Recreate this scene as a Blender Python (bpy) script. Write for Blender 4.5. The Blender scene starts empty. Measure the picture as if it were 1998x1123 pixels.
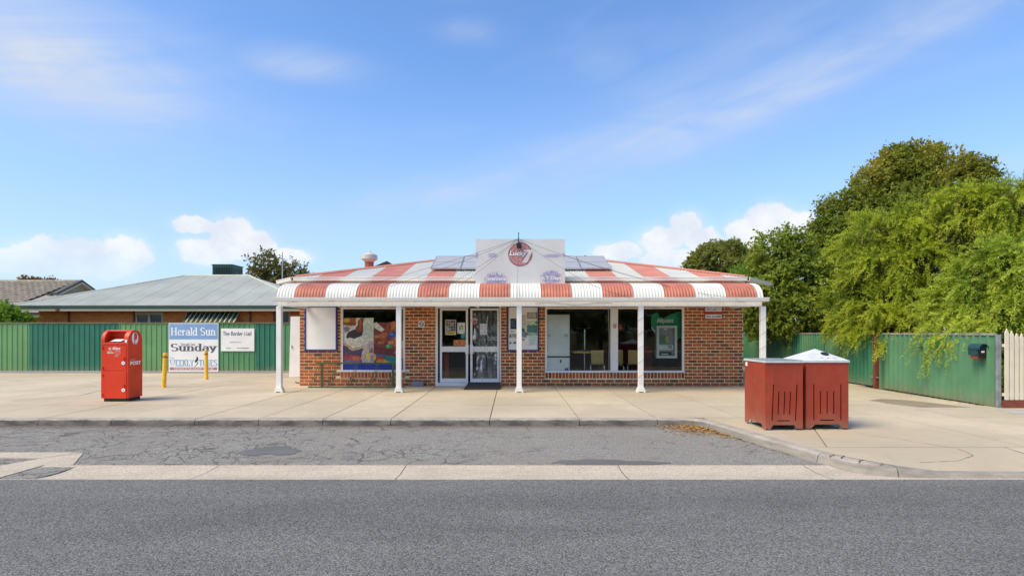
import bpy, bmesh, math, random
import numpy as np
from mathutils import Vector

random.seed(7)
RNG = np.random.default_rng(11)
S = bpy.context.scene
COL = S.collection
R = math.radians

# ------------------------------------------------------------------ camera, sky, sun, exposure
F, CX, HY, CH = 1110.0, 999.0, 648.0, 1.4          # focal length in photo pixels, horizon row, eye height
cam_d = bpy.data.cameras.new('camera')
cam = bpy.data.objects.new('camera', cam_d)
COL.objects.link(cam)
cam.location = (0, 0, CH)
cam.rotation_euler = (R(90), 0, 0)
cam_d.sensor_width = 36
cam_d.lens = 36 * F / 1998
cam_d.shift_y = (HY - 561.5) / 1998
cam_d.clip_start = 0.05
cam_d.clip_end = 9000
S.camera = cam

SUN_EL, SUN_AZ = 52.0, 238.0                        # azimuth clockwise from +Y
sd = bpy.data.lights.new('sun', 'SUN')
sd.energy = 1.5
sd.angle = R(36)
sd.color = (1.0, 0.83, 0.54)
sun = bpy.data.objects.new('sun', sd)
COL.objects.link(sun)
to_sun = Vector((math.sin(R(SUN_AZ)) * math.cos(R(SUN_EL)), math.cos(R(SUN_AZ)) * math.cos(R(SUN_EL)), math.sin(R(SUN_EL))))
sun.rotation_euler = to_sun.to_track_quat('Z', 'Y').to_euler()
sun.location = to_sun * 60

S.view_settings.view_transform = 'Standard'
S.view_settings.look = 'None'
S.view_settings.exposure = 1.52
S.view_settings.gamma = 1.0
S.view_settings.use_curve_mapping = False
S.render.engine = 'CYCLES'
S.cycles.max_bounces = 8
S.cycles.transparent_max_bounces = 16


class G:
    """small node-graph helper"""
    def __init__(self, tree):
        self.t = tree
        self.n = tree.nodes
        self.l = tree.links

    def node(self, typ, **kw):
        nd = self.n.new(typ)
        for k, v in kw.items():
            setattr(nd, k, v)
        return nd

    def put(self, sock, v):
        if v is None:
            return
        if isinstance(v, bpy.types.NodeSocket):
            self.l.new(v, sock)
        else:
            if sock.type == 'RGBA' and isinstance(v, (tuple, list)) and len(v) == 3:
                v = (*v, 1)
            sock.default_value = v

    def math(self, op, a, b=None, c=None, clamp=False):
        nd = self.node('ShaderNodeMath', operation=op, use_clamp=clamp)
        self.put(nd.inputs[0], a)
        self.put(nd.inputs[1], b)
        self.put(nd.inputs[2], c)
        return nd.outputs[0]

    def vmath(self, op, a, b=None):
        nd = self.node('ShaderNodeVectorMath', operation=op)
        self.put(nd.inputs[0], a)
        self.put(nd.inputs[1], b)
        return nd.outputs[0]

    def mix(self, f, a, b, mode='MIX'):
        nd = self.node('ShaderNodeMix', data_type='RGBA', blend_type=mode)
        self.put(nd.inputs[0], f)
        self.put(nd.inputs[6], a)
        self.put(nd.inputs[7], b)
        return nd.outputs[2]

    def noise(self, vec, scale, detail=3, rough=0.55, dist=0.0):
        nd = self.node('ShaderNodeTexNoise')
        self.put(nd.inputs['Vector'], vec)
        nd.inputs['Scale'].default_value = scale
        nd.inputs['Detail'].default_value = detail
        nd.inputs['Roughness'].default_value = rough
        nd.inputs['Distortion'].default_value = dist
        return nd.outputs['Fac']

    def vor(self, vec, scale, feature='F1', rand=1.0):
        nd = self.node('ShaderNodeTexVoronoi', feature=feature)
        self.put(nd.inputs['Vector'], vec)
        nd.inputs['Scale'].default_value = scale
        nd.inputs['Randomness'].default_value = rand
        return nd

    def map(self, v, a, b, c=0.0, d=1.0, smooth=True):
        nd = self.node('ShaderNodeMapRange', interpolation_type='SMOOTHSTEP' if smooth else 'LINEAR')
        nd.clamp = True if hasattr(nd, 'clamp') else None
        self.put(nd.inputs[0], v)
        for i, q in enumerate((a, b, c, d)):
            nd.inputs[i + 1].default_value = q
        return nd.outputs[0]

    def pos(self):
        return self.node('ShaderNodeNewGeometry').outputs['Position']

    def scaled(self, vec, s):
        return self.vmath('MULTIPLY', vec, s)

    def sep(self, vec):
        nd = self.node('ShaderNodeSeparateXYZ')
        self.put(nd.inputs[0], vec)
        return nd.outputs

    def comb(self, x, y, z):
        nd = self.node('ShaderNodeCombineXYZ')
        for i, v in enumerate((x, y, z)):
            self.put(nd.inputs[i], v)
        return nd.outputs[0]


def build_world():
    w = bpy.data.worlds.new('World')
    S.world = w
    w.use_nodes = True
    g = G(w.node_tree)
    g.n.clear()
    out = g.node('ShaderNodeOutputWorld')
    bg = g.node('ShaderNodeBackground')
    sky = g.node('ShaderNodeTexSky', sky_type='NISHITA')
    sky.sun_disc = False
    sky.sun_elevation = R(SUN_EL)
    sky.sun_rotation = R(SUN_AZ)
    sky.air_density = 1.0
    sky.dust_density = 0.4
    sky.ozone_density = 1.6
    d = g.node('ShaderNodeTexCoord').outputs['Generated']
    x, y, z = g.sep(d)
    az = g.math('ARCTAN2', x, y)                     # 0 straight ahead of the street front, radians
    el = g.math('ARCSINE', z)
    uv = g.comb(az, el, 0.0)
    base = sky.outputs[0]
    hs = g.node('ShaderNodeHueSaturation')
    hs.inputs['Saturation'].default_value = SKY_SAT
    hs.inputs['Value'].default_value = 1.0
    g.put(hs.inputs['Color'], base)
    base = g.mix(1.0, hs.outputs[0], SKY_TINT, 'MULTIPLY')
    # pale air towards the horizon
    hz = g.map(el, 0.0, 0.46, 1.0, 0.0, smooth=False)
    hz = g.math('POWER', hz, 1.5)
    base = g.mix(g.math('MULTIPLY', hz, 0.80), base, HAZE_COL)
    # thin high cloud: streaks running up to the right, all round the sky
    skew = g.comb(g.math('ADD', az, g.math('MULTIPLY', el, 0.9)), g.math('SUBTRACT', g.math('MULTIPLY', el, 3.2), g.math('MULTIPLY', az, 0.75)), 0.0)
    st = g.noise(skew, 2.4, 3, 0.5, 0.4)
    st = g.map(st, 0.46, 0.80)

    def gauss(a0, e0, ra, re, tilt=0.0):
        da = g.math('SUBTRACT', az, a0)
        de = g.math('SUBTRACT', el, e0)
        de = g.math('SUBTRACT', de, g.math('MULTIPLY', da, tilt))
        q = g.math('ADD', g.math('POWER', g.math('DIVIDE', da, ra), 2.0), g.math('POWER', g.math('DIVIDE', de, re), 2.0))
        return g.math('EXPONENT', g.math('MULTIPLY', q, -1.0))

    def ang(px, py):
        a = math.atan2(px - CX, F)
        e = math.atan2(HY - py, math.hypot(F, px - CX))
        return a, e
    soft = g.noise(g.comb(g.math('MULTIPLY', az, 1.0), g.math('MULTIPLY', el, 2.6), 3.0), 5.0, 4, 0.55, 0.6)
    fib = g.noise(g.comb(g.math('ADD', g.math('MULTIPLY', az, 1.6), g.math('MULTIPLY', el, 1.0)), g.math('SUBTRACT', g.math('MULTIPLY', el, 15.0), g.math('MULTIPLY', az, 4.4)), 5.0), 1.0, 5, 0.6, 0.5)
    fib = g.map(fib, 0.28, 0.72, 0.45, 1.0)
    cirrus = g.math('MULTIPLY', st, 0.14)
    # the long streak and the patch of veil seen over the shop
    for (px, py, ra, re, tilt, k) in ((1560, 160, 0.42, 0.050, 0.31, 0.85), (1180, 290, 0.32, 0.046, 0.30, 0.70), (930, 365, 0.20, 0.034, 0.22, 0.75), (90, 110, 0.20, 0.085, -0.02, 1.35), (150, 215, 0.16, 0.05, 0.05, 0.55), (1480, 90, 0.3, 0.07, 0.3, 0.35),
                                      (580, 125, 0.095, 0.026, 0.05, 0.75), (1180, 120, 0.07, 0.03, 0.0, 0.40), (920, 62, 0.06, 0.018, 0.0, 0.4), (640, 440, 0.16, 0.035, 0.10, 0.25),
                                      (1960, 320, 0.08, 0.014, 0.1, 0.4), (290, 295, 0.05, 0.010, 0.0, 0.18)):
        a, e = ang(px, py)
        c = g.math('MULTIPLY', g.math('MULTIPLY', gauss(a, e, ra, re, tilt), g.map(soft, 0.25, 0.7, 0.35, 1.0)), fib)
        cirrus = g.math('MAXIMUM', cirrus, g.math('MULTIPLY', c, k))
    base = g.mix(cirrus, base, CIRRUS_COL)
    # heaped clouds low over the roofs
    warp = g.noise(uv, 24.0, 5, 0.62, 0.3)
    fine = g.noise(uv, 75.0, 4, 0.6)
    bump = g.math('ADD', g.math('MULTIPLY', g.math('SUBTRACT', warp, 0.5), 1.45), g.math('MULTIPLY', g.math('SUBTRACT', fine, 0.5), 0.5))
    cum = None
    blobs = ((92, 500, 52, 30), (30, 510, 55, 22), (160, 505, 60, 36), (245, 490, 40, 30), (205, 515, 60, 26),
             (385, 440, 40, 16), (452, 455, 42, 34), (415, 490, 60, 28), (500, 480, 40, 32), (560, 500, 50, 18),
             (1340, 440, 34, 30), (1290, 470, 55, 30), (1210, 490, 60, 20), (1370, 470, 40, 30), (1320, 505, 90, 26),
             (1500, 425, 44, 30), (1455, 450, 38, 30), (1550, 455, 45, 40), (1490, 480, 60, 36), (1400, 520, 90, 20))
    for (px, py, rx, ry) in blobs:
        a, e = ang(px, py)
        q = gauss(a, e, rx / F * 1.05, ry / F * 1.05)
        cum = q if cum is None else g.math('MAXIMUM', cum, q)
    # the same sort of cloud goes on round the rest of the horizon
    rest = g.noise(g.comb(g.math('MULTIPLY', az, 1.0), g.math('MULTIPLY', el, 1.6), 9.0), 4.5, 2, 0.5)
    band = gauss(0.0, 0.13, 99.0, 0.05)
    side = g.map(g.math('ABSOLUTE', az), 0.78, 1.0)
    rest = g.math('MULTIPLY', g.math('MULTIPLY', g.map(rest, 0.48, 0.62), band), side)
    cum = g.math('MAXIMUM', cum, rest)
    dens = g.map(g.math('ADD', cum, g.math('MULTIPLY', bump, 0.60)), 0.38, 0.64)
    veil = g.map(cum, 0.05, 0.9, 0.0, 0.45)
    foot = g.map(el, 0.055, 0.15, 0.35, 1.0)
    dens = g.math('MAXIMUM', g.math('MULTIPLY', dens, g.math('MULTIPLY', foot, 0.95)), veil)
    shade = g.map(g.noise(uv, 14.0, 4, 0.6), 0.3, 0.75, 0.0, 1.0)
    ccol = g.mix(shade, CLOUD_LO, CLOUD_HI)
    base = g.mix(dens, base, ccol)
    g.put(bg.inputs['Color'], base)
    bg.inputs['Strength'].default_value = SKY_STRENGTH
    g.l.new(bg.outputs[0], out.inputs[0])


SKY_STRENGTH = 0.064
SKY_SAT = 1.0
SKY_TINT = (0.85, 1.08, 1.34)
HAZE_COL = (3.0, 3.65, 4.35)
CIRRUS_COL = (3.5, 3.95, 4.8)
CLOUD_HI = (5.6, 5.6, 5.6)
CLOUD_LO = (4.2, 4.5, 5.05)
build_world()


def wx(px, Y):
    return (px - CX) * Y / F


def wz(py, Y):
    return CH - (py - HY) * Y / F


# ------------------------------------------------------------------ materials
MATS = {}


def new_mat(name):
    m = bpy.data.materials.new(name)
    m.use_nodes = True
    g = G(m.node_tree)
    g.n.clear()
    out = g.node('ShaderNodeOutputMaterial')
    return m, g, out


def principled(g, out, col, rough=0.6, spec=0.4, metal=0.0, bump=None, bdist=0.01, bstr=1.0):
    p = g.node('ShaderNodeBsdfPrincipled')
    g.put(p.inputs['Base Color'], col)
    g.put(p.inputs['Roughness'], rough)
    g.put(p.inputs['Metallic'], metal)
    p.inputs['Specular IOR Level'].default_value = spec
    if bump is not None:
        b = g.node('ShaderNodeBump')
        b.inputs['Distance'].default_value = bdist
        b.inputs['Strength'].default_value = bstr
        g.put(b.inputs['Height'], bump)
        g.l.new(b.outputs[0], p.inputs['Normal'])
    g.l.new(p.outputs[0], out.inputs[0])
    return p


def pm(name, col, rough=0.55, var=0.16, scale=6.0, spec=0.4, metal=0.0, streak=0.0, bump=0.0, bscale=60.0, dirt=None, dirt_amt=0.0, splash=0.0):
    """painted or plain material with patchy wear; streak adds vertical run marks"""
    m, g, out = new_mat(name)
    p = g.pos()
    c1 = tuple(min(1, c * (1 + var)) for c in col)
    c2 = tuple(c * (1 - var) for c in col)
    n = g.noise(p, scale, 4, 0.6)
    c = g.mix(g.map(n, 0.3, 0.7), c2, c1)
    if streak:
        sn = g.noise(g.scaled(p, (16, 16, 1.2)), 1.0, 4, 0.6)
        c = g.mix(g.math('MULTIPLY', g.map(sn, 0.5, 0.75), streak), c, dirt or tuple(v * 0.45 for v in col))
    if dirt and dirt_amt:
        dn = g.noise(p, scale * 2.7, 5, 0.65)
        c = g.mix(g.math('MULTIPLY', g.map(dn, 0.52, 0.72), dirt_amt), c, dirt)
    if splash:                                           # soil thrown up from the ground in rain
        sz = g.math('ADD', g.sep(p)[2], g.math('MULTIPLY', g.math('SUBTRACT', g.noise(g.scaled(p, (2, 2, 1)), 2.2, 5, 0.7), 0.5), 0.5))
        c = g.mix(g.math('MULTIPLY', g.map(sz, -0.02, 0.32, 1, 0), splash), c, (0.30, 0.24, 0.16))
    b = g.noise(p, bscale, 3, 0.6) if bump else None
    rr = g.map(g.noise(p, scale * 1.7, 3), 0.3, 0.7, max(0.05, rough - 0.1), min(1, rough + 0.1))
    principled(g, out, c, rr, spec, metal, b, 0.004, bump)
    MATS[name] = m
    return m


def brick_mat(name, cols, mortar=False):
    m, g, out = new_mat(name)
    p = g.pos()
    oi = g.node('ShaderNodeObjectInfo').outputs['Random']
    isl = g.node('ShaderNodeNewGeometry').outputs['Random Per Island']
    r = g.math('FRACT', g.math('ADD', g.math('MULTIPLY', oi, 7.31), isl))
    ramp = g.node('ShaderNodeValToRGB')
    ramp.color_ramp.interpolation = 'LINEAR'
    els = ramp.color_ramp.elements
    while len(els) < len(cols):
        els.new(0.5)
    for i, c in enumerate(cols):
        els[i].position = i / (len(cols) - 1)
        els[i].color = (*c, 1)
    g.put(ramp.inputs[0], r)
    n = g.noise(p, 34, 5, 0.65)
    c = g.mix(g.map(n, 0.25, 0.75), g.mix(1.0, ramp.outputs[0], (0.72, 0.7, 0.7), 'MULTIPLY'), g.mix(1.0, ramp.outputs[0], (1.25, 1.2, 1.12), 'MULTIPLY'))
    sp = g.noise(p, 260, 2, 0.5)
    c = g.mix(g.map(sp, 0.62, 0.72, 0, 0.5), c, (0.06, 0.03, 0.025))
    principled(g, out, c, 0.85, 0.2, 0, g.noise(p, 150, 3), 0.003, 0.6)
    return m


def concrete_mat(name, col, grit=0.25, stain=(0.20, 0.17, 0.13), stain_amt=0.35, big=0.5):
    m, g, out = new_mat(name)
    p = g.pos()
    oi = g.node('ShaderNodeObjectInfo').outputs['Random']
    n1 = g.noise(p, big, 5, 0.6, 0.5)
    n2 = g.noise(p, 5, 5, 0.65)
    gum = g.vor(p, 2.3)
    spot = g.math('MULTIPLY', g.map(gum.outputs['Distance'], 0.035, 0.06, 1, 0), g.map(g.sep(gum.outputs['Color'])[0], 0.55, 0.6))
    sp = g.noise(p, 170, 2, 0.7)
    c = g.mix(g.map(n1, 0.3, 0.72), tuple(v * 0.82 for v in col), tuple(v * 1.1 for v in col))
    c = g.mix(g.map(n2, 0.42, 0.75, 0, 0.35), c, tuple(v * 0.72 for v in col))
    c = g.mix(g.map(oi, 0, 1, 0, 0.40), c, tuple(v * 0.76 for v in col))
    sn = g.noise(g.scaled(p, (1.0, 2.2, 1.0)), 1.3, 6, 0.62, 0.8)
    c = g.mix(g.map(sn, 0.56, 0.76, 0, stain_amt), c, stain)
    sn2 = g.noise(p, 9.0, 3, 0.5, 0.4)
    c = g.mix(g.map(sn2, 0.70, 0.76, 0, 0.55), c, stain)
    c = g.mix(g.math('MULTIPLY', spot, 0.35), c, tuple(v * 0.3 for v in col))
    c = g.mix(g.map(sp, 0.35, 0.7, 0, grit), c, tuple(v * 0.55 for v in col))
    principled(g, out, c, 0.88, 0.2, 0, g.math('ADD', g.noise(p, 140, 3), g.math('MULTIPLY', n2, 1.5)), 0.004, 0.5)
    return m


def road_mat():
    m, g, out = new_mat('fresh asphalt')
    p = g.pos()
    ag = g.vor(p, 78)
    ag2 = g.vor(p, 115)
    tone = g.sep(ag.outputs['Color'])[0]
    tone2 = g.sep(ag2.outputs['Color'])[0]
    t = g.math('ADD', g.math('MULTIPLY', tone, 0.6), g.math('MULTIPLY', tone2, 0.4))
    c = g.mix(g.map(t, 0.15, 0.85, 0, 1, False), (0.120, 0.121, 0.115), (0.295, 0.295, 0.280))
    gap = g.map(ag.outputs['Distance'], 0.45, 0.85, 0, 0.7)
    c = g.mix(gap, c, (0.042, 0.042, 0.042))
    big = g.noise(g.scaled(p, (0.45, 1.1, 1)), 0.8, 5, 0.6, 0.6)
    c = g.mix(g.map(big, 0.35, 0.7, 0, 0.75), c, g.mix(1.0, c, (0.76, 0.76, 0.77), 'MULTIPLY'))
    y = g.sep(p)[1]
    lane = g.noise(g.scaled(p, (0.04, 1.5, 1)), 1.0, 3, 0.5, 0.3)
    c = g.mix(g.map(lane, 0.42, 0.66, 0, 0.45), c, g.mix(1.0, c, (0.74, 0.74, 0.75), 'MULTIPLY'))
    edge = g.math('MULTIPLY', g.map(y, 5.35, 5.84), g.map(g.noise(p, 9, 5, 0.7), 0.35, 0.7))
    c = g.mix(g.math('MULTIPLY', edge, 0.35), c, (0.27, 0.24, 0.20))
    oil = g.noise(p, 1.35, 3, 0.5, 0.2)
    c = g.mix(g.map(oil, 0.70, 0.78, 0, 0.5), c, (0.05, 0.05, 0.05))
    tan = g.noise(p, 45, 2)
    c = g.mix(g.map(tan, 0.66, 0.72, 0, 0.45), c, (0.23, 0.20, 0.16))
    h = g.math('SUBTRACT', 1.0, ag.outputs['Distance'])
    principled(g, out, c, 0.85, 0.25, 0, g.math('ADD', h, g.math('MULTIPLY', tone, 0.7)), 0.006, 0.8)
    return m


def bay_mat():
    m, g, out = new_mat('cracked old asphalt')
    p = g.pos()
    x, y, z = g.sep(p)
    ag = g.vor(p, 85)
    tone = g.sep(ag.outputs['Color'])[0]
    c = g.mix(g.map(tone, 0.1, 0.9, 0, 1, False), (0.165, 0.160, 0.145), (0.355, 0.345, 0.31))
    big = g.noise(g.scaled(p, (0.5, 1.3, 1)), 1.1, 5, 0.6, 0.5)
    c = g.mix(g.map(big, 0.4, 0.72, 0, 0.6), c, (0.255, 0.225, 0.195))
    c = g.mix(g.map(g.noise(p, 1.9, 4, 0.6), 0.55, 0.75, 0, 0.5), c, (0.12, 0.12, 0.123))
    # crazed cracks, dense in the middle of the bay and along its near edge
    wv = g.node('ShaderNodeTexNoise')
    g.put(wv.inputs['Vector'], p)
    wv.inputs['Scale'].default_value = 2.4
    wv.inputs['Detail'].default_value = 6
    wp = g.vmath('ADD', p, g.vmath('MULTIPLY', g.vmath('SUBTRACT', wv.outputs['Color'], (0.5, 0.5, 0.5)), (0.55, 0.55, 0)))
    thin = g.map(g.noise(p, 1.7, 3, 0.6), 0.3, 0.7, 0.15, 1.6)
    cr1 = g.map(g.math('DIVIDE', g.vor(wp, 2.3, 'DISTANCE_TO_EDGE').outputs['Distance'], thin), 0.003, 0.030, 1, 0)
    cr2 = g.map(g.vor(wp, 5.0, 'DISTANCE_TO_EDGE').outputs['Distance'], 0.004, 0.05, 1, 0)
    area = g.math('ADD', g.noise(p, 0.55, 3, 0.5), g.map(x, -6.5, 2.6, 0.17, -0.13, False))
    cr = g.math('MULTIPLY', cr1, g.map(area, 0.36, 0.48))
    cr = g.math('MAXIMUM', cr, g.math('MULTIPLY', cr2, g.map(area, 0.50, 0.58)))
    brk = g.map(g.noise(p, 3.5, 3), 0.32, 0.5)
    cr = g.math('MULTIPLY', cr, g.math('MULTIPLY', brk, 0.60))
    c = g.mix(cr, c, (0.028, 0.027, 0.026))
    # gravelly brown grit lying along the kerb foot
    grit = g.math('MULTIPLY', g.map(y, 8.75, 9.15), g.map(g.noise(p, 30, 4, 0.7), 0.3, 0.6))
    c = g.mix(g.math('MULTIPLY', grit, 0.8), c, (0.13, 0.10, 0.075))
    h = g.math('SUBTRACT', g.math('SUBTRACT', 1.0, ag.outputs['Distance']), g.math('MULTIPLY', cr, 2.5))
    principled(g, out, c, 0.9, 0.2, 0, h, 0.006, 0.7)
    return m


def kerb_mat():
    m, g, out = new_mat('grimy shaded kerb concrete')
    p = g.pos()
    x, y, z = g.sep(p)
    n = g.noise(g.scaled(p, (3, 3, 14)), 1.2, 5, 0.65)
    c = g.mix(g.map(n, 0.3, 0.7), (0.34, 0.31, 0.27), (0.50, 0.45, 0.38))
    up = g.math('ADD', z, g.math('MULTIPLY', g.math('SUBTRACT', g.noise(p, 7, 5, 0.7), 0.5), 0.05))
    rubber = g.map(up, -0.03, -0.012, 1, 0)                    # road dirt plus the upright face's shade, both put into its colour
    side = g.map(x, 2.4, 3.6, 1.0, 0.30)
    grime_shade = g.mix(g.map(g.noise(g.scaled(p, (1, 1, 3)), 3.0, 4), 0.35, 0.65), (0.085, 0.082, 0.078), (0.20, 0.185, 0.165))
    c = g.mix(g.math('MULTIPLY', rubber, side), c, grime_shade)
    sp = g.noise(p, 150, 2, 0.7)
    c = g.mix(g.map(sp, 0.45, 0.7, 0, 0.3), c, (0.12, 0.11, 0.09))
    principled(g, out, c, 0.9, 0.2, 0, g.noise(p, 90, 4), 0.006, 0.7)
    return m


def drain_mat():
    m, g, out = new_mat('exposed aggregate concrete')
    p = g.pos()
    ag = g.vor(p, 70)
    tone = g.sep(ag.outputs['Color'])[0]
    c = g.mix(g.map(tone, 0.1, 0.9, 0, 1, False), (0.44, 0.385, 0.30), (0.60, 0.53, 0.42))
    c = g.mix(g.map(g.noise(g.scaled(p, (1, 2, 1)), 1.5, 5, 0.6), 0.4, 0.75, 0, 0.45), c, (0.33, 0.28, 0.22))
    c = g.mix(g.map(g.noise(p, 38, 3, 0.6), 0.62, 0.7, 0, 0.3), c, (0.2, 0.16, 0.12))
    principled(g, out, c, 0.9, 0.2, 0, g.math('SUBTRACT', 1.0, ag.outputs['Distance']), 0.004, 0.6)
    return m


def glass_mat(name, tint=(0.92, 0.95, 0.94)):
    m, g, out = new_mat(name)
    tr = g.node('ShaderNodeBsdfTransparent')
    tr.inputs[0].default_value = (*tint, 1)
    gl = g.node('ShaderNodeBsdfGlossy')
    gl.inputs['Roughness'].default_value = 0.02
    gl.inputs[0].default_value = (1, 1, 1, 1)
    fr = g.node('ShaderNodeFresnel')
    fr.inputs[0].default_value = 1.38
    mx = g.node('ShaderNodeMixShader')
    g.put(mx.inputs[0], g.math('MULTIPLY', fr.outputs[0], 1.0))
    g.l.new(tr.outputs[0], mx.inputs[1])
    g.l.new(gl.outputs[0], mx.inputs[2])
    g.l.new(mx.outputs[0], out.inputs[0])
    return m


def leaf_mat(name, cols, trans=0.45, clump=1.2):
    """leaf colour: every spray has its own tone (attribute), then a little from leaf to leaf"""
    m, g, out = new_mat(name)
    p = g.pos()
    isl = g.node('ShaderNodeNewGeometry').outputs['Random Per Island']
    at = g.node('ShaderNodeAttribute')
    at.attribute_name = 'tone'
    n = g.noise(p, clump, 3, 0.6)
    f = g.math('ADD', g.math('ADD', g.math('MULTIPLY', isl, 0.16), g.math('MULTIPLY', at.outputs['Fac'], 0.52)), g.map(n, 0.3, 0.7, 0, 0.32))
    ramp = g.node('ShaderNodeValToRGB')
    els = ramp.color_ramp.elements
    while len(els) < len(cols):
        els.new(0.5)
    for i, c in enumerate(cols):
        els[i].position = i / (len(cols) - 1)
        els[i].color = (*c, 1)
    g.put(ramp.inputs[0], f)
    p_ = g.node('ShaderNodeBsdfPrincipled')
    g.l.new(ramp.outputs[0], p_.inputs['Base Color'])
    p_.inputs['Roughness'].default_value = 0.5
    p_.inputs['Specular IOR Level'].default_value = 0.25
    t = g.node('ShaderNodeBsdfTranslucent')
    g.put(t.inputs[0], g.mix(1.0, ramp.outputs[0], (1.3, 1.35, 0.8), 'MULTIPLY'))
    mx = g.node('ShaderNodeMixShader')
    mx.inputs[0].default_value = trans
    g.l.new(p_.outputs[0], mx.inputs[1])
    g.l.new(t.outputs[0], mx.inputs[2])
    g.l.new(mx.outputs[0], out.inputs[0])
    return m


def worn_print(name, col, paper, amt=0.5, scale=18, edge=None):
    """ink flaking off a board; edge=(cx, cz, rx, rz) lets the ink end raggedly round a centre"""
    m, g, out = new_mat(name)
    p = g.pos()
    x, y, z = g.sep(p)
    n = g.noise(p, scale, 6, 0.7)
    keep = g.map(n, 0.5 - amt * 0.5 + 0.12, 0.5 + amt * 0.3 + 0.12)
    keep = g.math('SUBTRACT', 1.0, g.math('MULTIPLY', keep, 0.85))
    if edge:
        cx, cz, rx, rz = edge
        q = g.math('ADD', g.math('POWER', g.math('DIVIDE', g.math('SUBTRACT', x, cx), rx), 2.0), g.math('POWER', g.math('DIVIDE', g.math('SUBTRACT', z, cz), rz), 2.0))
        q = g.math('ADD', q, g.math('MULTIPLY', g.math('SUBTRACT', n, 0.5), 1.6))
        keep = g.math('MULTIPLY', keep, g.map(q, 0.35, 0.95, 1, 0))
    c = g.mix(keep, paper, col)
    principled(g, out, c, 0.55, 0.3)
    return m


def film_mat(name, lo=0.50, hi=0.75, scale=(26, 1, 2.2), amt=0.75, col=(0.75, 0.75, 0.76)):
    m, g, out = new_mat(name)
    p = g.pos()
    n = g.noise(g.scaled(p, scale), 1.0, 5, 0.65, 0.6)
    n2 = g.noise(p, 9.0, 4, 0.6, 0.5)
    a = g.math('MULTIPLY', g.map(g.math('ADD', g.math('MULTIPLY', n, 0.65), g.math('MULTIPLY', n2, 0.35)), lo, hi), amt)
    tr = g.node('ShaderNodeBsdfTransparent')
    df = g.node('ShaderNodeBsdfPrincipled')
    df.inputs['Base Color'].default_value = (*col, 1)
    df.inputs['Roughness'].default_value = 0.35
    mx = g.node('ShaderNodeMixShader')
    g.put(mx.inputs[0], a)
    g.l.new(tr.outputs[0], mx.inputs[1])
    g.l.new(df.outputs[0], mx.inputs[2])
    g.l.new(mx.outputs[0], out.inputs[0])
    return m


M_CONC = concrete_mat('cream concrete paving', (0.60, 0.515, 0.375), 0.22, (0.27, 0.225, 0.17), 0.30)
M_JOINT = pm('dirty joint filler', (0.17, 0.145, 0.11), 0.95, 0.3, 12)
M_ROAD = road_mat()
M_BAY = bay_mat()
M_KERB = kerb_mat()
M_DRAIN = drain_mat()
M_PATCH = concrete_mat('smooth asphalt patch', (0.185, 0.185, 0.182), 0.5, (0.1, 0.1, 0.1), 0.3, 1.2)
M_STAIN = concrete_mat('darker worn concrete', (0.33, 0.275, 0.20), 0.3, (0.2, 0.17, 0.12), 0.5, 1.2)
M_GREYCONC = concrete_mat('pale grey cement', (0.50, 0.47, 0.43), 0.3, (0.28, 0.25, 0.21), 0.3, 1.2)
M_SOIL = concrete_mat('dry lawn soil', (0.20, 0.19, 0.09), 0.5, (0.10, 0.12, 0.05), 0.6, 0.6)
M_BRICK = brick_mat('clinker brick', [(0.25, 0.088, 0.038), (0.54, 0.150, 0.043), (0.44, 0.120, 0.036), (0.30, 0.10, 0.040), (0.56, 0.165, 0.047), (0.40, 0.105, 0.034), (0.16, 0.068, 0.040), (0.50, 0.135, 0.040)])
M_HBRICK = brick_mat('orange house brick', [(0.74, 0.25, 0.07), (0.84, 0.30, 0.085), (0.68, 0.22, 0.06), (0.80, 0.31, 0.09)])
M_MORTAR = concrete_mat('cream mortar', (0.97, 0.82, 0.52), 0.06, (0.55, 0.40, 0.25), 0.3, 3)
M_HMORTAR = concrete_mat('house mortar', (0.66, 0.40, 0.20), 0.3, (0.35, 0.22, 0.13), 0.4, 3)
M_WHITE = pm('white weathered paint', (0.84, 0.82, 0.76), 0.45, 0.05, 3, streak=0.22, dirt=(0.42, 0.36, 0.27))
M_FRAME = pm('white window paint', (0.84, 0.83, 0.79), 0.4, 0.05, 4, streak=0.12, dirt=(0.45, 0.41, 0.35))
M_SHEETW = pm('white roof sheet', (0.72, 0.71, 0.64), 0.5, 0.06, 2.2, streak=0.18, dirt=(0.48, 0.44, 0.36))
M_SHEETR = pm('faded red roof sheet', (0.49, 0.165, 0.105), 0.5, 0.17, 2.6, streak=0.25, dirt=(0.36, 0.13, 0.09))
M_ROOFW = pm('white main roof sheet', (0.57, 0.57, 0.51), 0.5, 0.06, 1.7, streak=0.10, dirt=(0.45, 0.42, 0.36))
M_ROOFR = pm('chalky red main roof sheet', (0.56, 0.215, 0.145), 0.55, 0.10, 1.7, streak=0.18, dirt=(0.58, 0.33, 0.25))
M_GUTTER = pm('cream gutter', (0.86, 0.83, 0.75), 0.6, 0.04, 3, spec=0.25, streak=0.15, dirt=(0.40, 0.35, 0.28))
M_SALMON = pm('salmon flashing', (0.66, 0.42, 0.32), 0.55, 0.1, 3)
M_DARK = pm('dark rubber', (0.035, 0.036, 0.038), 0.7, 0.2, 10)
M_BLACK = pm('black plastic', (0.02, 0.02, 0.022), 0.45, 0.2, 10)
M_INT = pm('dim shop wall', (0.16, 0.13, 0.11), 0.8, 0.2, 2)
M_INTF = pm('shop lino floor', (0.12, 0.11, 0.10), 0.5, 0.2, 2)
M_GLASS = glass_mat('shop glass')
M_CHROME = pm('chrome tube', (0.75, 0.75, 0.75), 0.18, 0.05, 5, metal=1.0)
M_GALV = pm('galvanised steel', (0.52, 0.54, 0.56), 0.4, 0.12, 14, metal=0.7, dirt=(0.3, 0.25, 0.2), dirt_amt=0.4)
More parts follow.
